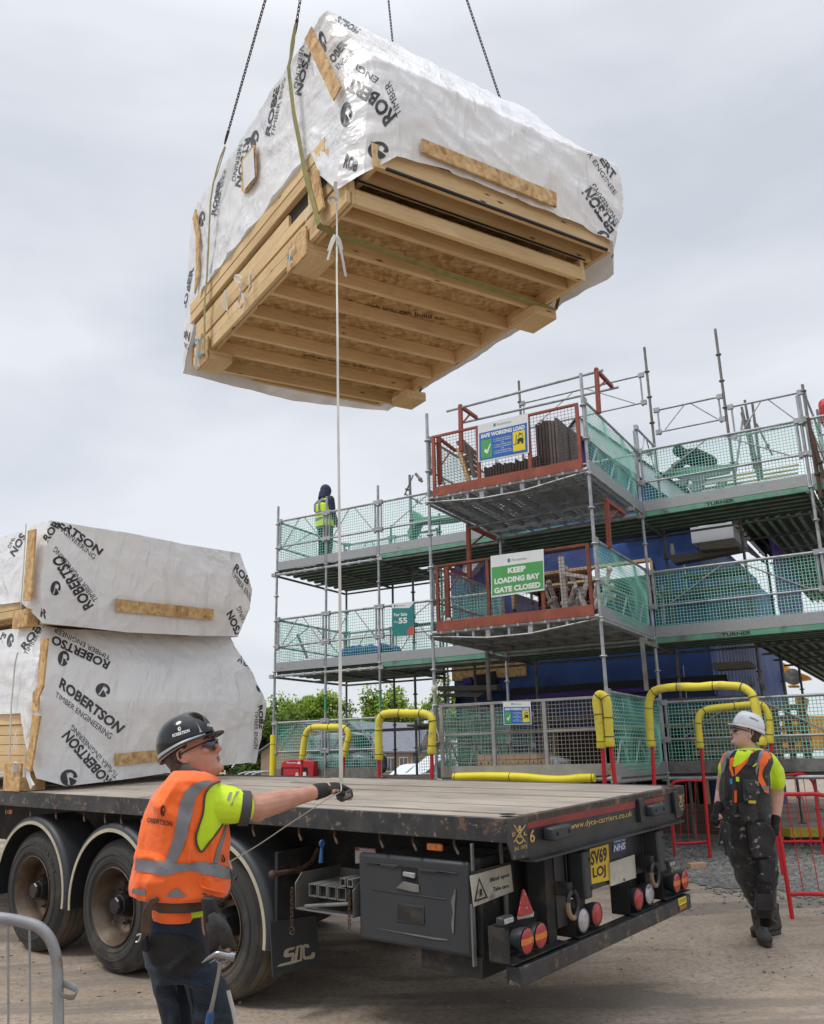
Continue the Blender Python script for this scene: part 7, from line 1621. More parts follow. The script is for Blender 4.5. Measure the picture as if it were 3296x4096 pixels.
def helmet(H, par, m, band, text=True, tcol='white_paint', lab=None):
    b = MB(); n = 48; rows = 14; C0 = (.0, .036); i0 = 0
    def sh(t, q, off=0):   # t around, q 0..1 bottom..top
        ph = q*math.pi/2; c, s = math.cos(t), math.sin(t); rx = (.112 if c > 0 else .128)+off; ry = .103+off; k_ = math.cos(ph)**.8
        ridge = .006*math.exp(-(s*ry*k_/.018)**2)*math.sin(ph*2)**.5 if 0 < q < 1 else 0
        z = .044+(.120+off)*math.sin(ph)**.92+ridge; low = 0
        if q == 0: z = .044-.008*max(0, -c)-.004
        return H.p(C0[0]+rx*k_*c, ry*k_*s, z)
    b.grid(lambda u, v: sh(u*2*math.pi, v), n, rows)
    # brim
    pr = []
    for i in range(n+1):
        t = 2*math.pi*i/n; c = math.cos(t); ex = .006+.030*max(0, c)**1.6; s_ = math.sin(t)
        a = sh(t, 0); o_ = H.p(C0[0]+((.112 if c > 0 else .128)+ex)*c, (.103+ex*.5)*s_, .038-.010*max(0, -c)-.004*max(0, c)); pr.append((a, o_))
    i0 = len(b.v)
    for a, o_ in pr: b.v += [a, o_, o_-H.u*.004, a-H.u*.006]
    for i in range(n):
        for j in range(3): q = i0+i*4+j; b.face((q, q+4, q+5, q+1))
    hm = b.build('hard_hat', MT[m], par, smooth=50); sd_ = hm.modifiers.new('Solid', 'SOLIDIFY'); sd_.thickness = .0025; sd_.offset = -1
    b = MB()
    for s in (-1, 1):     # grey side band rising to the brim
        P = []; 
        for i in range(13):
            t = s*(math.pi-(math.pi-.62)*i/12); c = math.cos(t); w = .030*(1-i/14)+.004
            P.append((H.p(C0[0]+(.116 if c > 0 else .132)*c, .1065*math.sin(t), .022-.010*max(0, -c)+.014*(i/12)), H.p(C0[0]+(.116 if c > 0 else .132)*c, .1065*math.sin(t), .022-.010*max(0, -c)+.014*(i/12)+w)))
        i0 = len(b.v)
        for a, c_ in P: b.v += [a, c_]
        for i in range(12): q = i0+i*2; b.face((q, q+2, q+3, q+1))
    bd_ = b.build('side_band', MT[band], hm, smooth=60); bd_.modifiers.new('Solid', 'SOLIDIFY').thickness = .003
    b = MB()
    for s in (-1, 1):
        for j in range(3): b.ball(H.p(-.02+j*.028, s*.052, .148-.004*j), (.009*H.s, .0035*H.s, .003*H.s), 8, 6, X=(H.f, H.l, H.u))
    b.build('vent', MT['ink'], hm); b = MB()
    b.tube([H.p(-.02,.085,.03), H.p(-.03,.084,-.01), H.p(-.085,.045,-.035), H.p(-.10,0,-.04), H.p(-.085,-.045,-.035), H.p(-.03,-.084,-.01), H.p(-.02,-.085,.03)], [(.010,.003)]*7, 8); b.build('cradle_strap', MT['ink'], hm, smooth=60)
    return hm
def bvh_obj(V, Fc): return BVHTree.FromPolygons([tuple(v) for v in V], Fc)
def hand_geo(mb, W, d, nrm, side, s=1.0, curl=1.0, spread=.2, thumb=True):
    """W wrist, d along the palm, nrm out of the back of the hand, side towards the thumb"""
    W, d, nrm, side = V3(W), V3(d).normalized(), V3(nrm).normalized(), V3(side).normalized(); tips = []
    pl = .095*s; mb.ball(W+d*pl*.5, (pl*.60, .042*s, .019*s), 16, 10, X=(d, side, nrm)); mb.ball(W+d*pl*.80, (pl*.30, .043*s, .016*s), 14, 8, X=(d, side, nrm)); mb.tube([W-d*.02*s, W+d*.03*s], [.027*s, .030*s], 14)
    for i, (o_, L_) in enumerate(((.031,.072),(.011,.080),(-.010,.074),(-.029,.058))):
        p = W+d*pl*(.97-.02*abs(i-1))+side*o_*s; a = 0; P = [p-d*.02*s, p]; r = [.0095*s, .0098*s]; 
        for j, sg in enumerate((.45,.32,.23)):
            a += curl*(.75 if j == 0 else .95)+.06*i; dd_ = d*math.cos(a)-nrm*math.sin(a)+side*spread*(.1-.07*i); P.append(P[-1]+dd_*L_*sg*s); r.append((.0092-.0007*j)*s)
        mb.tube(P, r, 10); mb.ball(P[-1], r[-1], 10, 8); tips.append(P)
    if thumb:
        p = W+d*pl*.28+side*.030*s; P = [p, p+side*.022*s+d*.022*s-nrm*.006*s, p+side*.024*s+d*.050*s-nrm*.022*s, p+side*.010*s+d*.070*s-nrm*.036*s]
        mb.tube(P, [.013*s,.0125*s,.011*s,.0095*s], 10); mb.ball(P[-1], .0095*s, 10, 8); tips.append(P)
    return tips
def boots(par, A, toe, s=1.0, m='boot', pitch=0):
    """A ankle bottom centre on the ground (heel), toe direction"""
    A = V3(A); t = V3(toe); t.z = 0; t.normalize(); l = Vector((0,0,1)).cross(t); u = Vector((0,0,1)); ru = (u*math.cos(pitch)-t*math.sin(pitch)*-1); rt_ = (t*math.cos(pitch)-u*math.sin(pitch))
    t, u = rt_.normalized(), l.cross(rt_).normalized()*-1 if l.cross(rt_).z > 0 else l.cross(rt_).normalized()
    u = t.cross(l).normalized(); u = u if u.z > 0 else -u
    b = MB(); rings = []
    for x, w, z0, z1 in ((-.075,.030,.03,.10),(-.06,.036,.025,.20),(-.02,.042,.022,.20),(.03,.043,.022,.165),(.07,.045,.022,.11),(.12,.049,.022,.088),(.165,.046,.022,.078),(.195,.032,.024,.062),(.205,.018,.028,.048)):
        c = A+(t*x+u*((z0+z1)/2))*s; rings.append(sring(c, l, u, w*s, (z1-z0)/2*s, 22, 2.8))
    b.loft(rings); b.tube([A+(t*-.018+u*.12)*s, A+(t*-.03+u*.23)*s], [.048*s, .052*s], 18)
    o, _ = fused(b, 'boot', m, par, .007, 2)
    b = MB(); P = []
    for q in np.linspace(0, 2*math.pi, 33)[:-1]:
        c, s_ = math.cos(q), math.sin(q); x = .065+(.145 if c > 0 else .145)*c; w = (.053 if c > .0 else .043)*s_*(1-.12*max(0, c)); P.append(A+(t*x+l*w)*s+u*.002)
    b.prism(P, u*.028*s); b.build('boot_sole', MT['boot_sole'], o, bevel=.004)
    b = MB()
    for j in range(5): z = .10+j*.022; x = .075-j*.019; b.tube([A+(t*x-l*.022+u*z)*s, A+(t*(x+.012)+u*(z+.008))*s, A+(t*x+l*.022+u*z)*s], .0025*s, 6)
    b.build('lace', MT['piping'], o); return o
def folds(v, a=.006, f=9, seed=0):
    return v+Vector((noise.noise(Vector((v.x*f+seed, v.y*f, v.z*f*.55))), noise.noise(Vector((v.x*f+seed+9, v.y*f, v.z*f*.55))), .3*noise.noise(v*f)))*a
# ================= the man in orange =================
D1 = 4.15; kf = lambda x, y, d=D1: V3(dep(px('K', x, y), d)); W1S = 1.08
gy = dep(px('K', 480, 2150), D1); gz1 = gz(gy[0], gy[1])
P1 = thing('person', (gy[0], gy[1], gz1), 'man in an orange vest and black hard hat holding the white guide strap', 'person')
xi = Vector((math.cos(R_(4)), -math.sin(R_(4)), 0)); pt = R_(23)
Hd = HF(kf(468, 487, D1+.02)+Vector((0,.075,0)), xi*math.cos(pt)+Vector((0,0,1))*math.sin(pt), -xi*math.sin(pt)+Vector((0,0,1))*math.cos(pt), 1.20)
sk = MB(); neck = kf(520, 680, D1+.06); head_geo(sk, Hd, neck, .056)
# torso core and arms
pxloft(sk, 'K', [(640,400,610,0,.26),(700,350,650,0,.28),(900,270,680,0,.26),(1150,230,650,0,.24),(1400,270,560,0,.24),(1500,270,560,0,.26),(1600,240,590,0,.28)], D1, .26)
sh = kf(650, 802, D1-.04); el = kf(905, 815, D1+.02); wr = kf(1290, 714, D1+.30)
limb(sk, [sh, sh.lerp(el, .5), el, el.lerp(wr, .25), el.lerp(wr, .6), wr], [.060, .062, .062, .056, .042, .033])
sk.ball(kf(895, 838, D1+.02), .052, 14, 10)
hd_ = (kf(1400, 690, D1+.36)-wr).normalized(); hn = Vector((-.12, -.35, .93)).normalized(); hs = hd_.cross(hn).normalized()*-1
tips = hand_geo(sk, wr+hd_*.01, hd_, hn, -hs if hs.y > 0 else hs, 1.15, .8)
sl = kf(470, 760, D1+.36); ell = kf(560, 1050, D1+.42); wrl = kf(640, 1190, D1+.30)
limb(sk, [sl, sl.lerp(ell,.5), ell, ell.lerp(wrl,.5), wrl], [.065,.06,.052,.044,.034]); hand_geo(sk, wrl, (kf(720,1165,D1+.25)-wrl), Vector((0,.3,1)), Vector((0,-1,0)), 1.05, 1.1)
gl0 = (wr-el).normalized()
def pk1(c):
    return 0
body, _ = fused(sk, 'body', ['skin'], P1, .0045, 4)
face_parts(Hd, P1, 1, 'hair_grey'); hm = helmet(Hd, P1, 'helmet_black', 'helmet_grey')
HB = bvh_of(MB()) if False else None
hb_me = hm.data; hv = [hm.matrix_basis @ v.co + ORG[P1.as_pointer()] - Vector((0,0,0)) for v in hb_me.vertices]
HT = BVHTree.FromPolygons([tuple(V3(hm.data.vertices[i].co)+ORG[hm.as_pointer()]) for i in range(len(hm.data.vertices))], [tuple(p.vertices) for p in hm.data.polygons])
b = MB(); text_on(b, 'ROBERTSON', 'K', [(372,386),(478,352),(474,333),(370,366)], HT, .04, .0015, 12); text_on(b, 'ROBERTS', 'K', [(585,318),(632,322),(632,306),(586,300)], HT, .04, .0015, 12); ringlogo(b, 'K', 415, 335, 10, 13, HT, 0); ringlogo(b, 'K', 600, 282, 7, 10, HT, 0)
b.build('helmet_lettering', MT['white_paint'], hm); b = MB(); poly_on(b, 'K', [(515,288),(550,345),(555,352),(538,356),(534,330)], HT, .0015, 10); b.build('helmet_sticker', MT['helmet_grey'], hm)
# trousers
tr = MB(); pxloft(tr, 'K', [(1425,245,560,0,.27),(1500,243,566,0,.30),(1600,205,592,0,.33),(1700,200,606,0,.33),(1800,228,640,0,.32),(1870,245,670,0,.31)], D1, .3, 2.5)
rest = gz1
def legrow(y, a, c, dz, th): return (y, a, c, dz, th)
pxloft(tr, 'K', [(1800,238,470,.07,.22),(1900,262,500,.08,.22),(2000,278,505,.09,.21),(2150,300,510,.10,.20),(2350,325,515,.11,.175),(2600,340,500,.12,.15),(2800,350,485,.12,.14)], D1, .2)
pxloft(tr, 'K', [(1800,430,645,-.05,.22),(1900,455,690,-.05,.22),(2000,475,716,-.05,.21),(2150,500,738,-.05,.20),(2350,530,735,-.04,.18),(2600,550,715,-.03,.155),(2800,560,700,-.03,.145)], D1, .2)
jeans, jb = fused(tr, 'trousers', 'denim', P1, .009, 3, warp=lambda v: folds(v, .016, 8, 3)+Vector((0,-1,0))*.024*max(0, 1-5*abs(noise.noise(Vector((v.x*4+v.z*2, v.z*6-v.x*2, 5)))))); JB = bvh_of(jb)
for xx, dd_ in ((418, .12), (628, -.03)):
    a = dep(px('K', xx, 2800), D1+dd_); boots(P1, (a[0], a[1], gz(a[0], a[1])), (xi.x, xi.y, 0), 1.12)
b = MB(); poly_on(b, 'K', [(246,1592),(330,1596),(440,1604),(520,1640),(560,1660),(575,1780),(520,1832),(380,1882),(300,1850),(250,1790),(212,1700)], JB, .004, 22); b.build('pocket_panel', MT['black_cloth_clean'], jeans, smooth=60)
def cord(name, k, pts, tgt, m, par, r=.004, off=.003, flat=None):
    P = to_surface(K(k, *pts), tgt, off); P = [p for p in P if p is not None]
    if len(P) < 2: return
    b = MB(); b.tube(smooth_path(P, 4), r if flat is None else [flat]*(4*(len(P)-1)+1), 6); b.build(name, MT[m], par, smooth=60)
for pts in ([(420,1610),(440,1650),(460,1700),(500,1720),(530,1700)],[(510,1930),(600,1900),(690,1890)],[(515,2030),(600,2060),(700,2080)],[(385,1880),(400,1960),(410,2060),(420,2150)],[(470,1850),(480,1950),(500,2060)]): cord('seam', 'K', pts, JB, 'denim', jeans, .004, .002)
# t-shirt sleeve and body
ts = MB(); limb(ts, [kf(605, 795, D1-.02), kf(660, 798, D1-.03), kf(735, 806, D1-.03), kf(806, 822, D1-.02)], [.090, .092, .086, .070]); pxloft(ts, 'K', [(655,390,640,0,.30),(720,330,660,0,.34),(900,270,700,0,.33),(1100,220,690,0,.32),(1400,240,600,0,.30),(1480,250,590,0,.30)], D1, .3)
tee, tb_ = fused(ts, 'tee_shirt', 'hivis_lime', P1, .008, 3, warp=lambda v: folds(v, .012, 9, 5))
TB = bvh_of(tb_)
b = MB(); c0 = kf(812, 822, D1-.012); ax_ = (el-sh).normalized(); b.lathe(c0, ax_, [(-.024,.0755),(-.022,.081),(.022,.079),(.026,.070)], 28); b.build('cuff', MT['piping'], tee, smooth=50)
b = MB()
for pts in ([(705,775),(722,728),(740,725),(722,775)],[(730,805),(765,722),(782,722),(748,772),(740,805)],[(568,1005),(565,990),(618,992),(620,1006)]): poly_on(b, 'K', pts, TB, .004, 20)
b.build('reflective_tab', MT['tape_grey'], tee)
# orange vest
ve = MB(); pxloft(ve, 'K', [(588,392,560,.02,.20),(612,368,620,.01,.27),(650,338,660,0,.33),(700,304,668,0,.37),(770,266,676,0,.39),(850,237,690,0,.39),(950,212,712,0,.385),(1030,190,724,0,.385),(1130,160,722,0,.385),(1230,132,728,0,.39),(1310,110,731,0,.39),(1352,113,727,0,.385),(1368,150,705,0,.37),(1372,235,660,0,.30)], D1, .38, 2.35)
def vw(v):
    v = folds(v, .018, 6, 11); v = v+Vector((0,-1,0))*.016*max(0, 1-5*abs(noise.noise(Vector((v.x*3-v.z*2.2, v.z*4.2+v.x*3, 2))))); z = v.z; return v+Vector((noise.noise(Vector((v.x*14, v.y*14, z*2.2))), 0, 0))*.014+Vector((0,-1,0))*.012*max(0, 1-6*abs(noise.noise(Vector((v.x*5+v.z*1.2, v.z*2.2-v.x*4, 9)))))
vest, vb = fused(ve, 'orange_vest', 'hivis_orange', P1, .008, 2, warp=vw); VB = bvh_of(vb)
b = MB(); poly_on(b, 'K', [(650,662),(612,680),(578,715),(565,760),(557,850),(535,925),(516,985),(516,1030),(528,1062),(550,1088),(600,1030),(640,972),(682,905),(690,800),(690,700)], VB, .003, 18); b.build('tee_side', MT['hivis_yellow'], vest, smooth=60)
b = MB(); poly_on(b, 'K', [(596,655),(622,664),(560,700),(520,745),(497,810),(488,880),(468,960),(445,1050),(408,1130),(382,1168),(322,1160),(345,1100),(378,1010),(396,900),(415,800),(445,725),(500,675),(560,654)], VB, .005, 18)
poly_on(b, 'K', [(140,1205),(153,1130),(240,1142),(330,1157),(420,1162),(500,1158),(560,1150),(640,1165),(718,1185),(724,1262),(640,1248),(560,1228),(490,1205),(420,1215),(330,1240),(240,1222)], VB, .0055, 18)
poly_on(b, 'K', [(125,1346),(130,1318),(205,1318),(209,1362)], VB, .005, 18); poly_on(b, 'K', [(330,1368),(385,1318),(405,1318),(430,1345),(462,1368)], VB, .005, 18); poly_on(b, 'K', [(697,925),(712,915),(690,1000),(668,1080),(650,1165),(620,1160),(640,1080),(670,1000)], VB, .005, 18)
b.build('reflective_tape', MT['tape_grey'], vest, smooth=60)
cord('piping', 'K', [(655,660),(612,680),(578,715),(565,760),(557,850),(535,925),(516,985),(516,1030),(528,1062),(550,1088),(600,1030),(640,972),(682,905)], VB, 'piping', vest, .0045, .007)
cord('piping', 'K', [(560,1350),(640,1372),(690,1372),(715,1345),(727,1290),(722,1200)], VB, 'piping', vest, .003, .006); cord('seam', 'K', [(545,1245),(548,1300),(600,1325),(690,1345)], VB, 'hivis_orange', vest, .006, .003); cord('seam', 'K', [(548,1240),(640,1258),(720,1272)], VB, 'hivis_orange', vest, .006, .003)
cord('ring', 'K', [(672,1110),(682,1130),(684,1150),(674,1150),(670,1130)], VB, 'ink', vest, .003, .008)
b = MB(); text_on(b, 'OBERTSON', 'K', [(216,908),(370,934),(372,902),(222,878)], VB, .02, .005, 14); ringlogo(b, 'K', 313, 838, 14, 34, VB, 0); b.build('printed_lettering', MT['ink'], vest)
b = MB(); b.tube(smooth_path([kf(400,585,D1+.05), kf(435,578,D1-.02), kf(500,600,D1-.06), kf(575,640,D1-.05), kf(612,668,D1+.02)], 4), [(.022,.008)]*17, 8, up=(0,0,1)); b.build('collar', MT['piping'], tee, smooth=60)
# belt, pouch, gloves, hammer
b = MB(); pxloft(b, 'K', [(1362,258,612,0,.36),(1372,256,618,0,.37),(1425,262,614,0,.37),(1435,264,610,0,.36)], D1, .36, 2.4); o = b.build('tool_belt', MT['leather'], P1, smooth=50); 
b = MB(); pxloft(b, 'K', [(1425,250,556,0,.335),(1435,247,560,0,.34),(1490,262,560,0,.345),(1502,300,556,0,.335)], D1, .36, 2.4); b.build('vest_tail', MT['hivis_orange'], vest, smooth=50)
def slab(par, name, m, pts, d, th, k='K', bevel=.006):
    P = [V3(dep(px(k, x, y), d)) for x, y in pts]; b = MB(); b.prism(P, Vector((0, 1, 0))*th); return b.build(name, MT[m], par, bevel=bevel, smooth=50)
slab(o, 'belt_end', 'leather', [(195,1430),(228,1382),(275,1368),(290,1400),(255,1420),(241,1460),(240,1590),(208,1610),(170,1582),(178,1480)], D1-.21, .012)
slab(o, 'tool_pouch', 'leather_black', [(540,1375),(634,1376),(640,1445),(690,1520),(715,1610),(640,1690),(590,1720),(565,1600),(552,1450)], D1-.24, .06, bevel=.012)
b = MB()
for i, (x0, y0, x1, y1) in enumerate(((600,1480,640,1700),(620,1470,690,1690),(645,1480,725,1680),(665,1500,752,1700),(590,1530,610,1720))):
    b.tube(smooth_path([kf(x0,y0,D1-.25), kf((x0+x1)/2+6,(y0+y1)/2-20,D1-.275), kf(x1,y1,D1-.26)], 4), [.013,.014,.015,.016,.015,.014,.014,.013,.011], 8)
gv, _ = fused(b, 'work_gloves', 'leather_black', o, .005, 2)
b = MB(); hc = lambda x, y, dz=0: kf(x, y, D1-.29+dz)
b.tube(smooth_path([hc(556,1776), hc(600,1745), hc(650,1722), hc(690,1730), hc(735,1738)], 3), [(.003,.012),(.005,.012),(.008,.012),(.010,.013),(.011,.013),(.013,.013),(.015,.014),(.016,.015),(.017,.016),(.017,.016),(.017,.017),(.019,.019),(.019,.019)], 10); b.tube([hc(728,1738), hc(758,1742)], [.023,.022], 14)
b.tube([hc(600,1778), hc(640,1752)], [.003,.008], 8)
b.tube([hc(668,1765), hc(655,1850), hc(625,2000), hc(605,2090)], [.011,.009,.009,.011], 10); ham = b.build('claw_hammer', MT['tool_steel'], P1, smooth=60); 
b = MB(); b.tube([hc(606,2082), hc(598,2140), hc(575,2300)], [.016,.018,.019], 12); b.build('grip', MT['blue_handle'], ham, smooth=60); b = MB(); b.tube([hc(640,1765), hc(660,1775), hc(700,1768)], .004, 6); b.build('holder', MT['tool_steel'], ham)
b = MB(); b.tube(smooth_path([hc(150,1610,.06), hc(175,1600,.06), hc(165,1640,.06), hc(145,1650,.06)], 3), .004, 6); b.build('belt_hook', MT['chrome'], o); slab(o, 'small_pouch', 'black_cloth_clean', [(170,1640),(205,1610),(215,1720),(180,1705)], D1-.2, .05)
b = MB(); b.tube(smooth_path([kf(715,1950,D1-.1), kf(730,2010,D1-.1), kf(750,2090,D1-.1), kf(770,2200,D1-.1)], 4), [(.010,.002)]*13, 6, up=(1,0,0)); b.build('strap_tail', MT['webbing_white'], P1)
# gloves on the right hand (fingertips bare)
gm = MB(); limb(gm, [wr-gl0*.035, wr-gl0*.005, wr+hd_*.02], [.041,.039,.037]); gm.ball(wr+hd_*.062, (.066,.052,.028), 16, 10, X=(hd_, hs, hn)); gm.ball(wr+hd_*.090, (.036,.052,.024), 16, 10, X=(hd_, hs, hn))
for P in tips:
    gm.tube([P[0], P[1], P[2]] if len(P) > 4 else [P[0], P[1], P[2]], [.0145, .0142, .0135], 12)
gl_o, _ = fused(gm, 'fingerless_glove', 'glove', P1, .0045, 2)
b = MB()
for i in range(14):
    for j in range(5): p = wr+hd_*(.035+.006*i)+V3(hs)*(-.02+.008*j); b.ball(p+V3(hn)*(.0), .001, 6, 4)
b = MB(); c = kf(1432,738,D1+.33); b.box(Fr(c, hd_*.96+Vector((0,0,.2)), hs, Vector((-.2,0,.98)).normalized()), (-.038,-.03,-.022), (.040,.03,.022)); rc = b.build('radio_remote', MT['black_plastic'], None, bevel=.010); tag(rc, 'small black radio held in the gloved hand of the man in orange', 'radio')
b = MB(); b.box(Fr(c, hd_*.96+Vector((0,0,.2)), hs, Vector((-.2,0,.98)).normalized()), (-.02,-.034,-.008), (.02,-.029,.008)); b.build('button_pad', MT['steel_worn'], rc)
# ================= guide strap =================
top = V3(dep(px('A', 1293, 1268), 5.64)); st = thing('guide_strap', top, 'long white guide strap running from the hanging pack down to the gloved hand', 'strap')
hg = kf(1410, 690, D1+.29); mid = V3(dep(px('C', 1128, 700), float((np.array(top)-CAMP)@FWD)*.6+(D1+.29)*.4)); 
P = [top, V3(dep(px('A', 1297, 1520), 5.62)), V3(dep(px('C', 1123, 700), 5.35)), V3(dep(px('C', 1128, 1100), 5.1)), V3(dep(px('C', 1132, 1700), 4.9)), V3(dep(px('F', 530, 300), 4.75)), V3(dep(px('F', 536, 1200), 4.6)), V3(dep(px('T', 783, 300), 4.5)), V3(dep(px('T', 790, 800), 4.45)), hg+Vector((0,0,.02))]
sp = smooth_path(P, 5); b = MB(); wd = np.linspace(.0115, .0115, len(sp)); wd = [(.0052+.0062*(i/len(sp))**1.6, .0012) for i in range(len(sp))]
b.tube(sp, wd, 6, up=(1,0,0)); b.build('webbing', MT['webbing_white'], st, smooth=60)
b = MB(); q = [hg+Vector((0,0,.02)), kf(1412,715,D1+.27), kf(1385,735,D1+.25), kf(1330,765,D1+.22), kf(1100,915,D1+.12), kf(900,1050,D1+.02), kf(722,1155,D1-.06), kf(690,1175,D1+.1), kf(668,1185,D1+.3)]
sp2 = smooth_path(q, 5); b.tube(sp2, [(.0115,.0012)]*len(sp2), 6, up=(0,0,1)); b.build('webbing', MT['webbing_white'], st, smooth=60)
for pts in ([(1290,1260),(1285,1300),(1300,1345),(1296,1380)],[(1240,1385),(1255,1410),(1290,1405),(1300,1390),(1270,1370),(1235,1378)],[(1285,1630),(1262,1670),(1240,1740)],[(1290,1630),(1315,1670),(1330,1735)]):
    P = [V3(dep(px('A', x, y), 5.6)) for x, y in pts]; b = MB(); sp_ = smooth_path(P, 4); b.tube(sp_, [(.012,.002)]*len(sp_), 6); b.build('knot', MT['webbing_white'], st, smooth=60)
for pts in ([(1115,430),(1085,500),(1060,590)],[(1118,430),(1150,520),(1185,705)]):
    P = [V3(dep(px('C', x, y), 5.5)) for x, y in pts]; b = MB(); sp_ = smooth_path(P, 4); b.tube(sp_, [(.010,.002)]*len(sp_), 6); b.build('knot', MT['webbing_white'], st, smooth=60)
# ================= the younger worker =================
gB = gp('L', 660, 1962); D2 = float((gB-CAMP)@FWD)+.05; lf_ = lambda x, y, o_=0: V3(dep(px('L', x, y), D2+o_))
P2 = thing('person', gB, 'young worker in a white hard hat and black tool vest walking and looking up', 'person')
xi2 = Vector((-math.cos(R_(8)), math.sin(R_(8)), 0)); pt = R_(17)
H2 = HF(lf_(560, 338, 0)+Vector((0,.078,0)), xi2*math.cos(pt)+Vector((0,0,1))*math.sin(pt), -xi2*math.sin(pt)+Vector((0,0,1))*math.cos(pt), 1.09)
sk = MB(); head_geo(sk, H2, lf_(548, 500, .07), .058)
pxloft(sk, 'L', [(470,450,650,.02,.22),(520,400,700,.02,.24),(700,380,680,0,.22),(950,400,680,0,.22),(1080,420,690,0,.24)], D2, .24)
s_, e_, w_ = lf_(735,590,0), lf_(757,800,.02), lf_(748,1000,-.04); limb(sk, [s_, s_.lerp(e_,.5), e_, e_.lerp(w_,.35), w_], [.068,.066,.064,.058,.040])
t2 = hand_geo(sk, w_, lf_(742,1120,-.06)-w_, Vector((.2,-1,0)), Vector((-1,-.2,0)), 1.1, .55)
sr, er, wr2 = lf_(400,560,.02), lf_(352,775,.10), lf_(318,925,-.02); limb(sk, [sr, sr.lerp(er,.5), er, er.lerp(wr2,.4), wr2], [.066,.062,.052,.045,.035])
t3 = hand_geo(sk, wr2, lf_(285,1040,-.05)-wr2, Vector((-.9,-.4,0)), Vector((.4,-.9,0)), 1.1, .75)
fused(sk, 'body', ['skin_pale'], P2, .006, 3); face_parts(H2, P2, -1, 'hair_brown'); hm2 = helmet(H2, P2, 'helmet_white', 'helmet_white')
HT2 = BVHTree.FromPolygons([tuple(V3(v.co)+ORG[hm2.as_pointer()]) for v in hm2.data.vertices], [tuple(p.vertices) for p in hm2.data.polygons])
b = MB(); text_on(b, 'ROBERTSON', 'L', [(557,228),(624,256),(627,248),(560,219)], HT2, .04, .002, 8); b.build('helmet_lettering', MT['ink'], hm2)
tr = MB(); pxloft(tr, 'L', [(985,402,700,0,.26),(1080,395,715,0,.28),(1160,400,735,0,.28),(1230,405,742,0,.27)], D2, .27)
pxloft(tr, 'L', [(1130,400,560,-.02,.20),(1250,412,560,-.02,.20),(1350,436,585,.0,.19),(1450,470,612,.05,.185),(1520,500,628,.12,.18),(1600,545,655,.22,.16),(1690,590,690,.34,.14),(1760,640,760,.44,.12)], D2, .2)
pxloft(tr, 'L', [(1130,540,750,0,.21),(1250,548,762,0,.21),(1350,562,762,-.01,.20),(1450,590,755,-.02,.19),(1550,604,748,-.02,.18),(1640,604,746,-.01,.175),(1700,600,752,0,.17),(1722,620,735,0,.15)], D2, .2)
tz, tzb = fused(tr, 'trousers', 'black_cloth', P2, .009, 2, warp=lambda v: folds(v, .018, 9, 8)+Vector((0,-1,0))*.022*max(0, 1-5*abs(noise.noise(Vector((v.x*4+v.z*2, v.z*7-v.x*2, 5)))))); TZ = bvh_of(tzb)
b = MB(); 
for i in range(5): b.tube([lf_(680,1700,.0), lf_(680,1780,0)], .045, 12)
b.build('sock', MT['black_cloth_clean'], P2)
boots(P2, gp('L', 668, 1925)+np.array([.02,.10,0]), (-.12,-1,0), 1.12); 
gA = gp('L', 735, 1850); boots(P2, gA, (-.93,-.35,0), 1.12)
ve = MB(); limb(ve, [lf_(690,560,0), s_.lerp(e_,.2), lf_(752,700,0)], [.088,.088,.084]); limb(ve, [lf_(430,560,.02), sr.lerp(er,.25)], [.078,.074]); pxloft(ve, 'L', [(452,495,625,.05,.15),(472,440,668,.03,.22),(500,390,710,.02,.26),(560,375,720,0,.28),(700,370,705,0,.28),(900,380,700,0,.27)], D2, .27)
tee2, tb2 = fused(ve, 'tee_shirt', 'hivis_yellow', P2, .008, 3, warp=lambda v: folds(v, .014, 9, 2))
ve = MB(); pxloft(ve, 'L', [(455,400,470,.0,.10),(480,372,500,.0,.2)], D2, .2) if False else None
pxloft(ve, 'L', [(470,400,690,.02,.22),(500,362,720,.01,.29),(560,350,728,0,.33),(640,348,700,-.01,.35),(740,345,702,-.02,.36),(840,342,712,-.02,.36),(930,356,718,-.01,.35),(990,378,712,0,.33),(1003,420,690,0,.28)], D2, .34, 2.3)
v2, vb2 = fused(ve, 'tool_vest', 'black_cloth', P2, .008, 2, warp=lambda v: folds(v, .014, 9, 6)); V2 = bvh_of(vb2)
def dc(name, m, polys, off, par=v2, tgt=None, k='L', fine=14):
    b = MB(); [poly_on(b, k, p, tgt or V2, off, fine) for p in polys]
    if b.f: b.build(name, MT[m], par, smooth=60)
dc('tee_neck', 'hivis_yellow', [[(478,452),(520,468),(600,440),(622,428),(640,462),(600,478),(560,520),(500,570),(448,595),(430,590),(440,530),(460,490)]], .004)
dc('orange_part', 'hivis_orange', [[(345,520),(378,452),(412,455),(380,505),(360,560),(350,620)],[(415,530),(435,525),(445,545),(430,600),(445,665),(430,668),(408,600)],[(600,476),(560,540),(505,600),(452,665),(450,600),(505,565),(555,520),(580,480)],[(645,490),(700,476),(735,490),(722,520),(690,560),(668,610),(655,660),(690,735),(700,795),(668,782),(620,690),(630,580)]], .006)
dc('reflective_tape', 'tape_grey', [[(415,455),(468,462),(425,500),(395,550),(372,640),(352,645),(362,560),(385,500)],[(645,478),(672,474),(640,530),(622,600),(608,660),(600,620),(606,560),(620,510)],[(640,740),(696,735),(700,770),(660,768)]], .0075)
cord('piping', 'L', [(735,492),(700,540),(668,600),(655,660),(688,740)], V2, 'piping', v2, .004, .008)
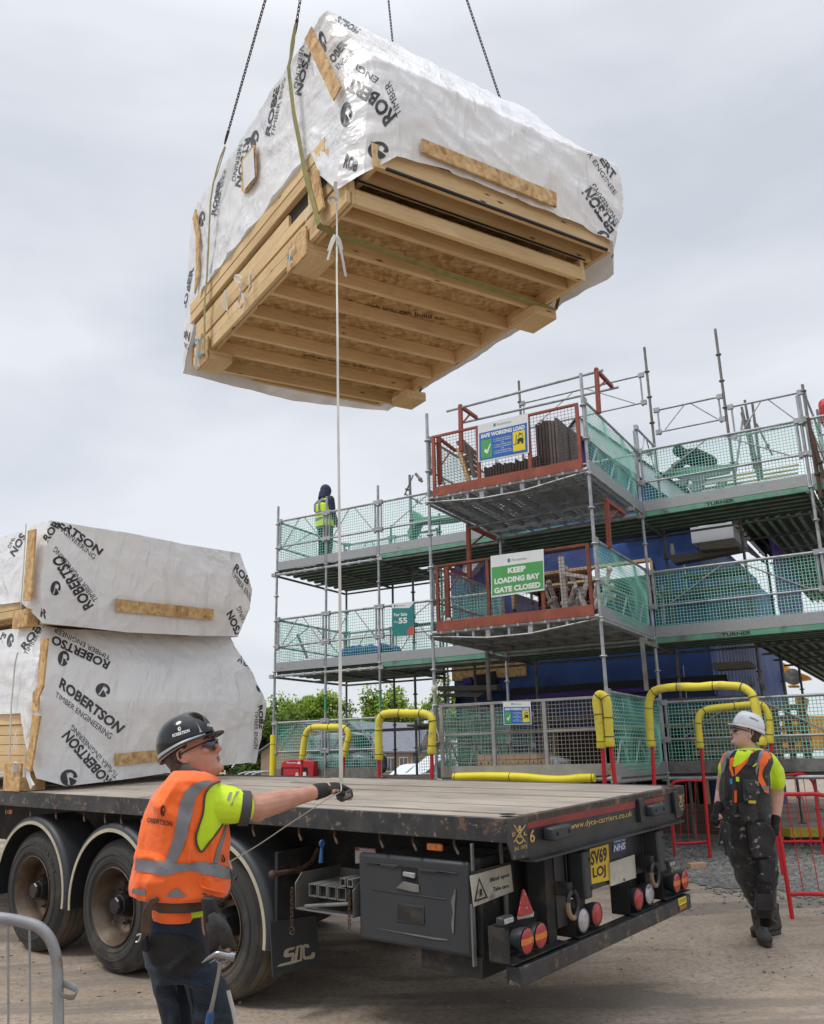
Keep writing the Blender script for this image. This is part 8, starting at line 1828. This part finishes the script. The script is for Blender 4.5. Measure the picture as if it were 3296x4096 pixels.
for nm, pts, th in (('chest_pocket', [(350,680),(420,668),(440,700),(400,835),(335,828),(332,760)], .035), ('chest_pocket', [(500,690),(590,690),(600,790),(600,850),(505,850)], .035), ('pocket_flap', [(372,530),(412,520),(415,560),(370,592)], .02), ('pocket_flap', [(560,500),(620,470),(605,590),(525,590)], .02), ('lower_pocket', [(470,860),(600,862),(602,980),(560,1000),(480,995)], .045), ('lower_pocket', [(350,880),(405,870),(412,985),(360,990)], .04), ('pocket_flap', [(508,690),(588,690),(588,760),(560,792),(530,792),(508,762)], .045)):
    P = to_surface(K('L', *pts), V2, .004); 
    if all(p is not None for p in P): b = MB(); c = sum(P, Vector())/len(P); P = [p+(Vector((0,0,0))) for p in P]; P = [Vector((p.x, c.y-.01, p.z)) for p in P]; b.prism(P, Vector((0,-th,0))); b.build(nm, MT['black_cloth'], v2, bevel=.008, smooth=50)
dc('tool_mark', 'hivis_lime', [[(468,668),(482,668),(482,700),(468,700)],[(566,588),(596,560),(596,572),(575,592)]], .05); dc('zip', 'piping', [[(425,700),(455,700),(460,940),(430,945)]], .006); dc('paint_mark', 'hivis_orange', [[(445,770),(465,765),(466,860),(446,860)]], .008); dc('tool_mark', 'blue_tape', [[(420,690),(438,678),(440,720),(424,722)]], .03); dc('badge', 'yellow_sticker', [[(540,826),(584,828),(582,846),(540,844)]], .062)
b = MB(); pxloft(b, 'L', [(985,398,704,0,.31),(992,396,708,0,.32),(1018,396,708,0,.32),(1024,398,704,0,.31)], D2, .3); b.build('belt', MT['leather_black'], P2, smooth=50)
for nm, pts, dd_, th in (('tool_pouch', [(555,1015),(690,1015),(740,1060),(768,1130),(748,1185),(740,1262),(600,1280),(575,1200),(560,1100)], -.20, .06), ('tool_pouch', [(352,1000),(412,1015),(412,1265),(385,1262),(378,1180),(330,1192),(345,1080)], -.19, .05), ('thigh_pocket', [(632,1290),(760,1288),(758,1420),(720,1460),(645,1452),(620,1420),(650,1400)], -.17, .04), ('knee_pad', [(608,1550),(742,1548),(745,1660),(700,1672),(612,1668)], -.12, .03)):
    slab(P2, nm, 'black_cloth', pts, D2+dd_, th, 'L', .012)
for tps, ww, hdv in ((t2, w_, (lf_(742,1120,-.06)-w_).normalized()), (t3, wr2, (lf_(285,1040,-.05)-wr2).normalized())):
    g = MB(); limb(g, [ww-hdv*.04, ww, ww+hdv*.03], [.044,.040,.037]); g.ball(ww+hdv*.055, .043, 14, 10); g.ball(ww+hdv*.085, .040, 14, 10)
    for P in tps: g.tube([P[0], P[1], P[2]], [.0135,.013,.0125], 10)
    fused(g, 'fingerless_glove', 'glove', P2, .006, 2)
dc('glove_mark', 'sign_white', [[(768,1070),(776,1070),(776,1105),(768,1105)]], .0) if False else None
# ================= workers up on the scaffold =================
def figure(label, k, foot, S_, fwd, jacket, vestm, hood, lean=0, crouch=0, hgt=1.78, red=False, base=None, arms='down', bk=1.3):
    base = SC.hit(k, *foot, 1, S_) if base is None else base; B = V3(base); t = thing('person', B, label, 'person', 'site workers up on the scaffold')
    f = V3(fwd).normalized(); l = Vector((0,0,1)).cross(f); u = Vector((0,0,1)); s = hgt/1.78; q = lambda x, y, z: B+(f*x+l*y+u*z)*s
    cr_ = crouch; hz = .95-.5*cr_; hp_ = -.12*cr_; ln = lean
    hip = (hp_, 0, hz); chest = (hp_+.42*math.sin(ln), 0, hz+.42*math.cos(ln)); neck_ = (chest[0]+.12*math.sin(ln), 0, chest[2]+.12*math.cos(ln)); hd2 = (neck_[0]+.14*math.sin(ln)+.02, 0, neck_[2]+.15*math.cos(ln))
    b = MB()
    for y in (-.1, .1):
        kn = (.12+.25*cr_ if cr_ else .02, y*1.1, hz*.5+.02); limb(b, [q(hip[0], y, hz), q(*kn), q(-.02-.1*cr_, y*1.1, .08)], [.095*bk,.07*bk,.055*bk])
    b.loft([sring(q(hip[0], 0, hz-.06), l, f, .15, .10), sring(q(hip[0], 0, hz+.05), l, f, .155, .11)]); legs_, _ = fused(b, 'trousers', 'black_cloth_clean', t, .015, 2)
    b = MB(); mid_ = tuple((a+c)/2 for a, c in zip(hip, chest)); d = Vector((math.sin(ln)*f.x, math.sin(ln)*f.y, math.cos(ln))); fd = d.cross(l)
    b.loft([sring(q(*hip), l, fd, .155*bk, .12*bk), sring(q(*mid_), l, fd, .17*bk, .125*bk), sring(q(*chest), l, fd, .20*bk, .13*bk), sring(q(neck_[0], 0, neck_[2]), l, fd, .10, .08)])
    ar = []
    for y in (-1, 1):
        s0 = q(chest[0]+.05*math.sin(ln), y*.19, chest[2]+.05*math.cos(ln))
        if arms == 'down': e0 = s0+(-u*.27+f*.02+l*y*.03)*s; w0 = e0+(-u*.20+f*.12-l*y*.03)*s
        else: e0 = s0+(-u*.20+f*.18)*s; w0 = e0+(-u*.10+f*.22)*s
        limb(b, [s0, e0, w0], [.07*bk,.06*bk,.045*bk]); ar.append(w0)
    tb0, _ = fused(b, 'jacket', jacket, t, .015, 2, warp=lambda v: folds(v, .01, 8))
    b = MB(); b.ball(q(*hd2), (.10*s,.08*s,.12*s), 16, 12, X=(f, l, u)); b.tube([q(*neck_), q(*hd2)], .05*s, 12)
    for w0 in ar: hand_geo(b, w0, -u+f*.3, l, f, .95, .6)
    limb(b, [q(*mid_), q(*chest)], [.08,.08]); fused(b, 'body', 'skin', t, .009, 1)
    if hood: b = MB(); b.ball(q(hd2[0]-.01, 0, hd2[2]+.015), (.125*s,.105*s,.14*s), 18, 12, X=(f, l, u)); b.tube([q(neck_[0]-.04,0,neck_[2]-.02), q(hd2[0]-.04,0,hd2[2]-.02)], [.12*s,.11*s], 14); fused(b, 'hood', hood, t, .012, 2)
    if vestm:
        b = MB(); b.loft([sring(q(hip[0],0,hz-.08), l, fd, .175*bk, .145*bk), sring(q(*mid_), l, fd, .185*bk, .15*bk), sring(q(chest[0],0,chest[2]-.05), l, fd, .19*bk, .152*bk), sring(q(neck_[0],0,neck_[2]-.03), l, fd, .16, .11)]); v_, _ = fused(b, 'hivis_vest', vestm, t, .012, 2)
        b = MB()
        for z in (.08, .22): b.lathe(q(hip[0],0,hz+z), u, [(-.022,.1),(-.022,.192*bk),(.022,.192*bk),(.022,.1)], 30)
        for i, v in enumerate(b.v):
            dv = v-q(hip[0],0,hz); y = dv.dot(f); b.v[i] = v-f*(y*.18)
        for y in (-.08, .08): b.tube([q(hip[0]-.15*bk,y,hz+.24), q(hip[0]-.155*bk,y,hz+.4), q(neck_[0]-.10,y,neck_[2]-.02)], [(.022,.004)]*3, 6)
        b.build('reflective_tape', MT['tape_grey'], v_, smooth=50)
    for y in (-.1, .1): boots(t, q(-.04-.1*cr_, y*1.1, 0), f, s)
    return t
figure('hooded worker in a yellow vest standing with his back turned on the upper left deck', 'F', (430, 655), 3.7, SC.X[1]*.9+SC.X[0]*-.35, 'hoodie', 'hivis_yellow', 'hoodie', base=None, hgt=1.9)
pr_ = SC.hit('H2', 455, 372, 1, 6.5)-np.array([0,0,1.02]); figure('roofer in black crouching on the roof slope behind the upper right netting', 'H2', (455, 640), 5.4, SC.X[0]*.5-SC.X[1]*.3, 'black_cloth_clean', None, 'black_cloth_clean', lean=1.15, crouch=.5, base=pr_, hgt=1.7, arms='fwd')
figure('worker in red cut off by the right edge on the top scaffold deck', 'H2', (0, 0), 3, -SC.X[0]*.3+SC.X[1], 'red_bag', None, 'red_bag', base=SC.w(-3.02, 3.0, Z2), hgt=1.75)
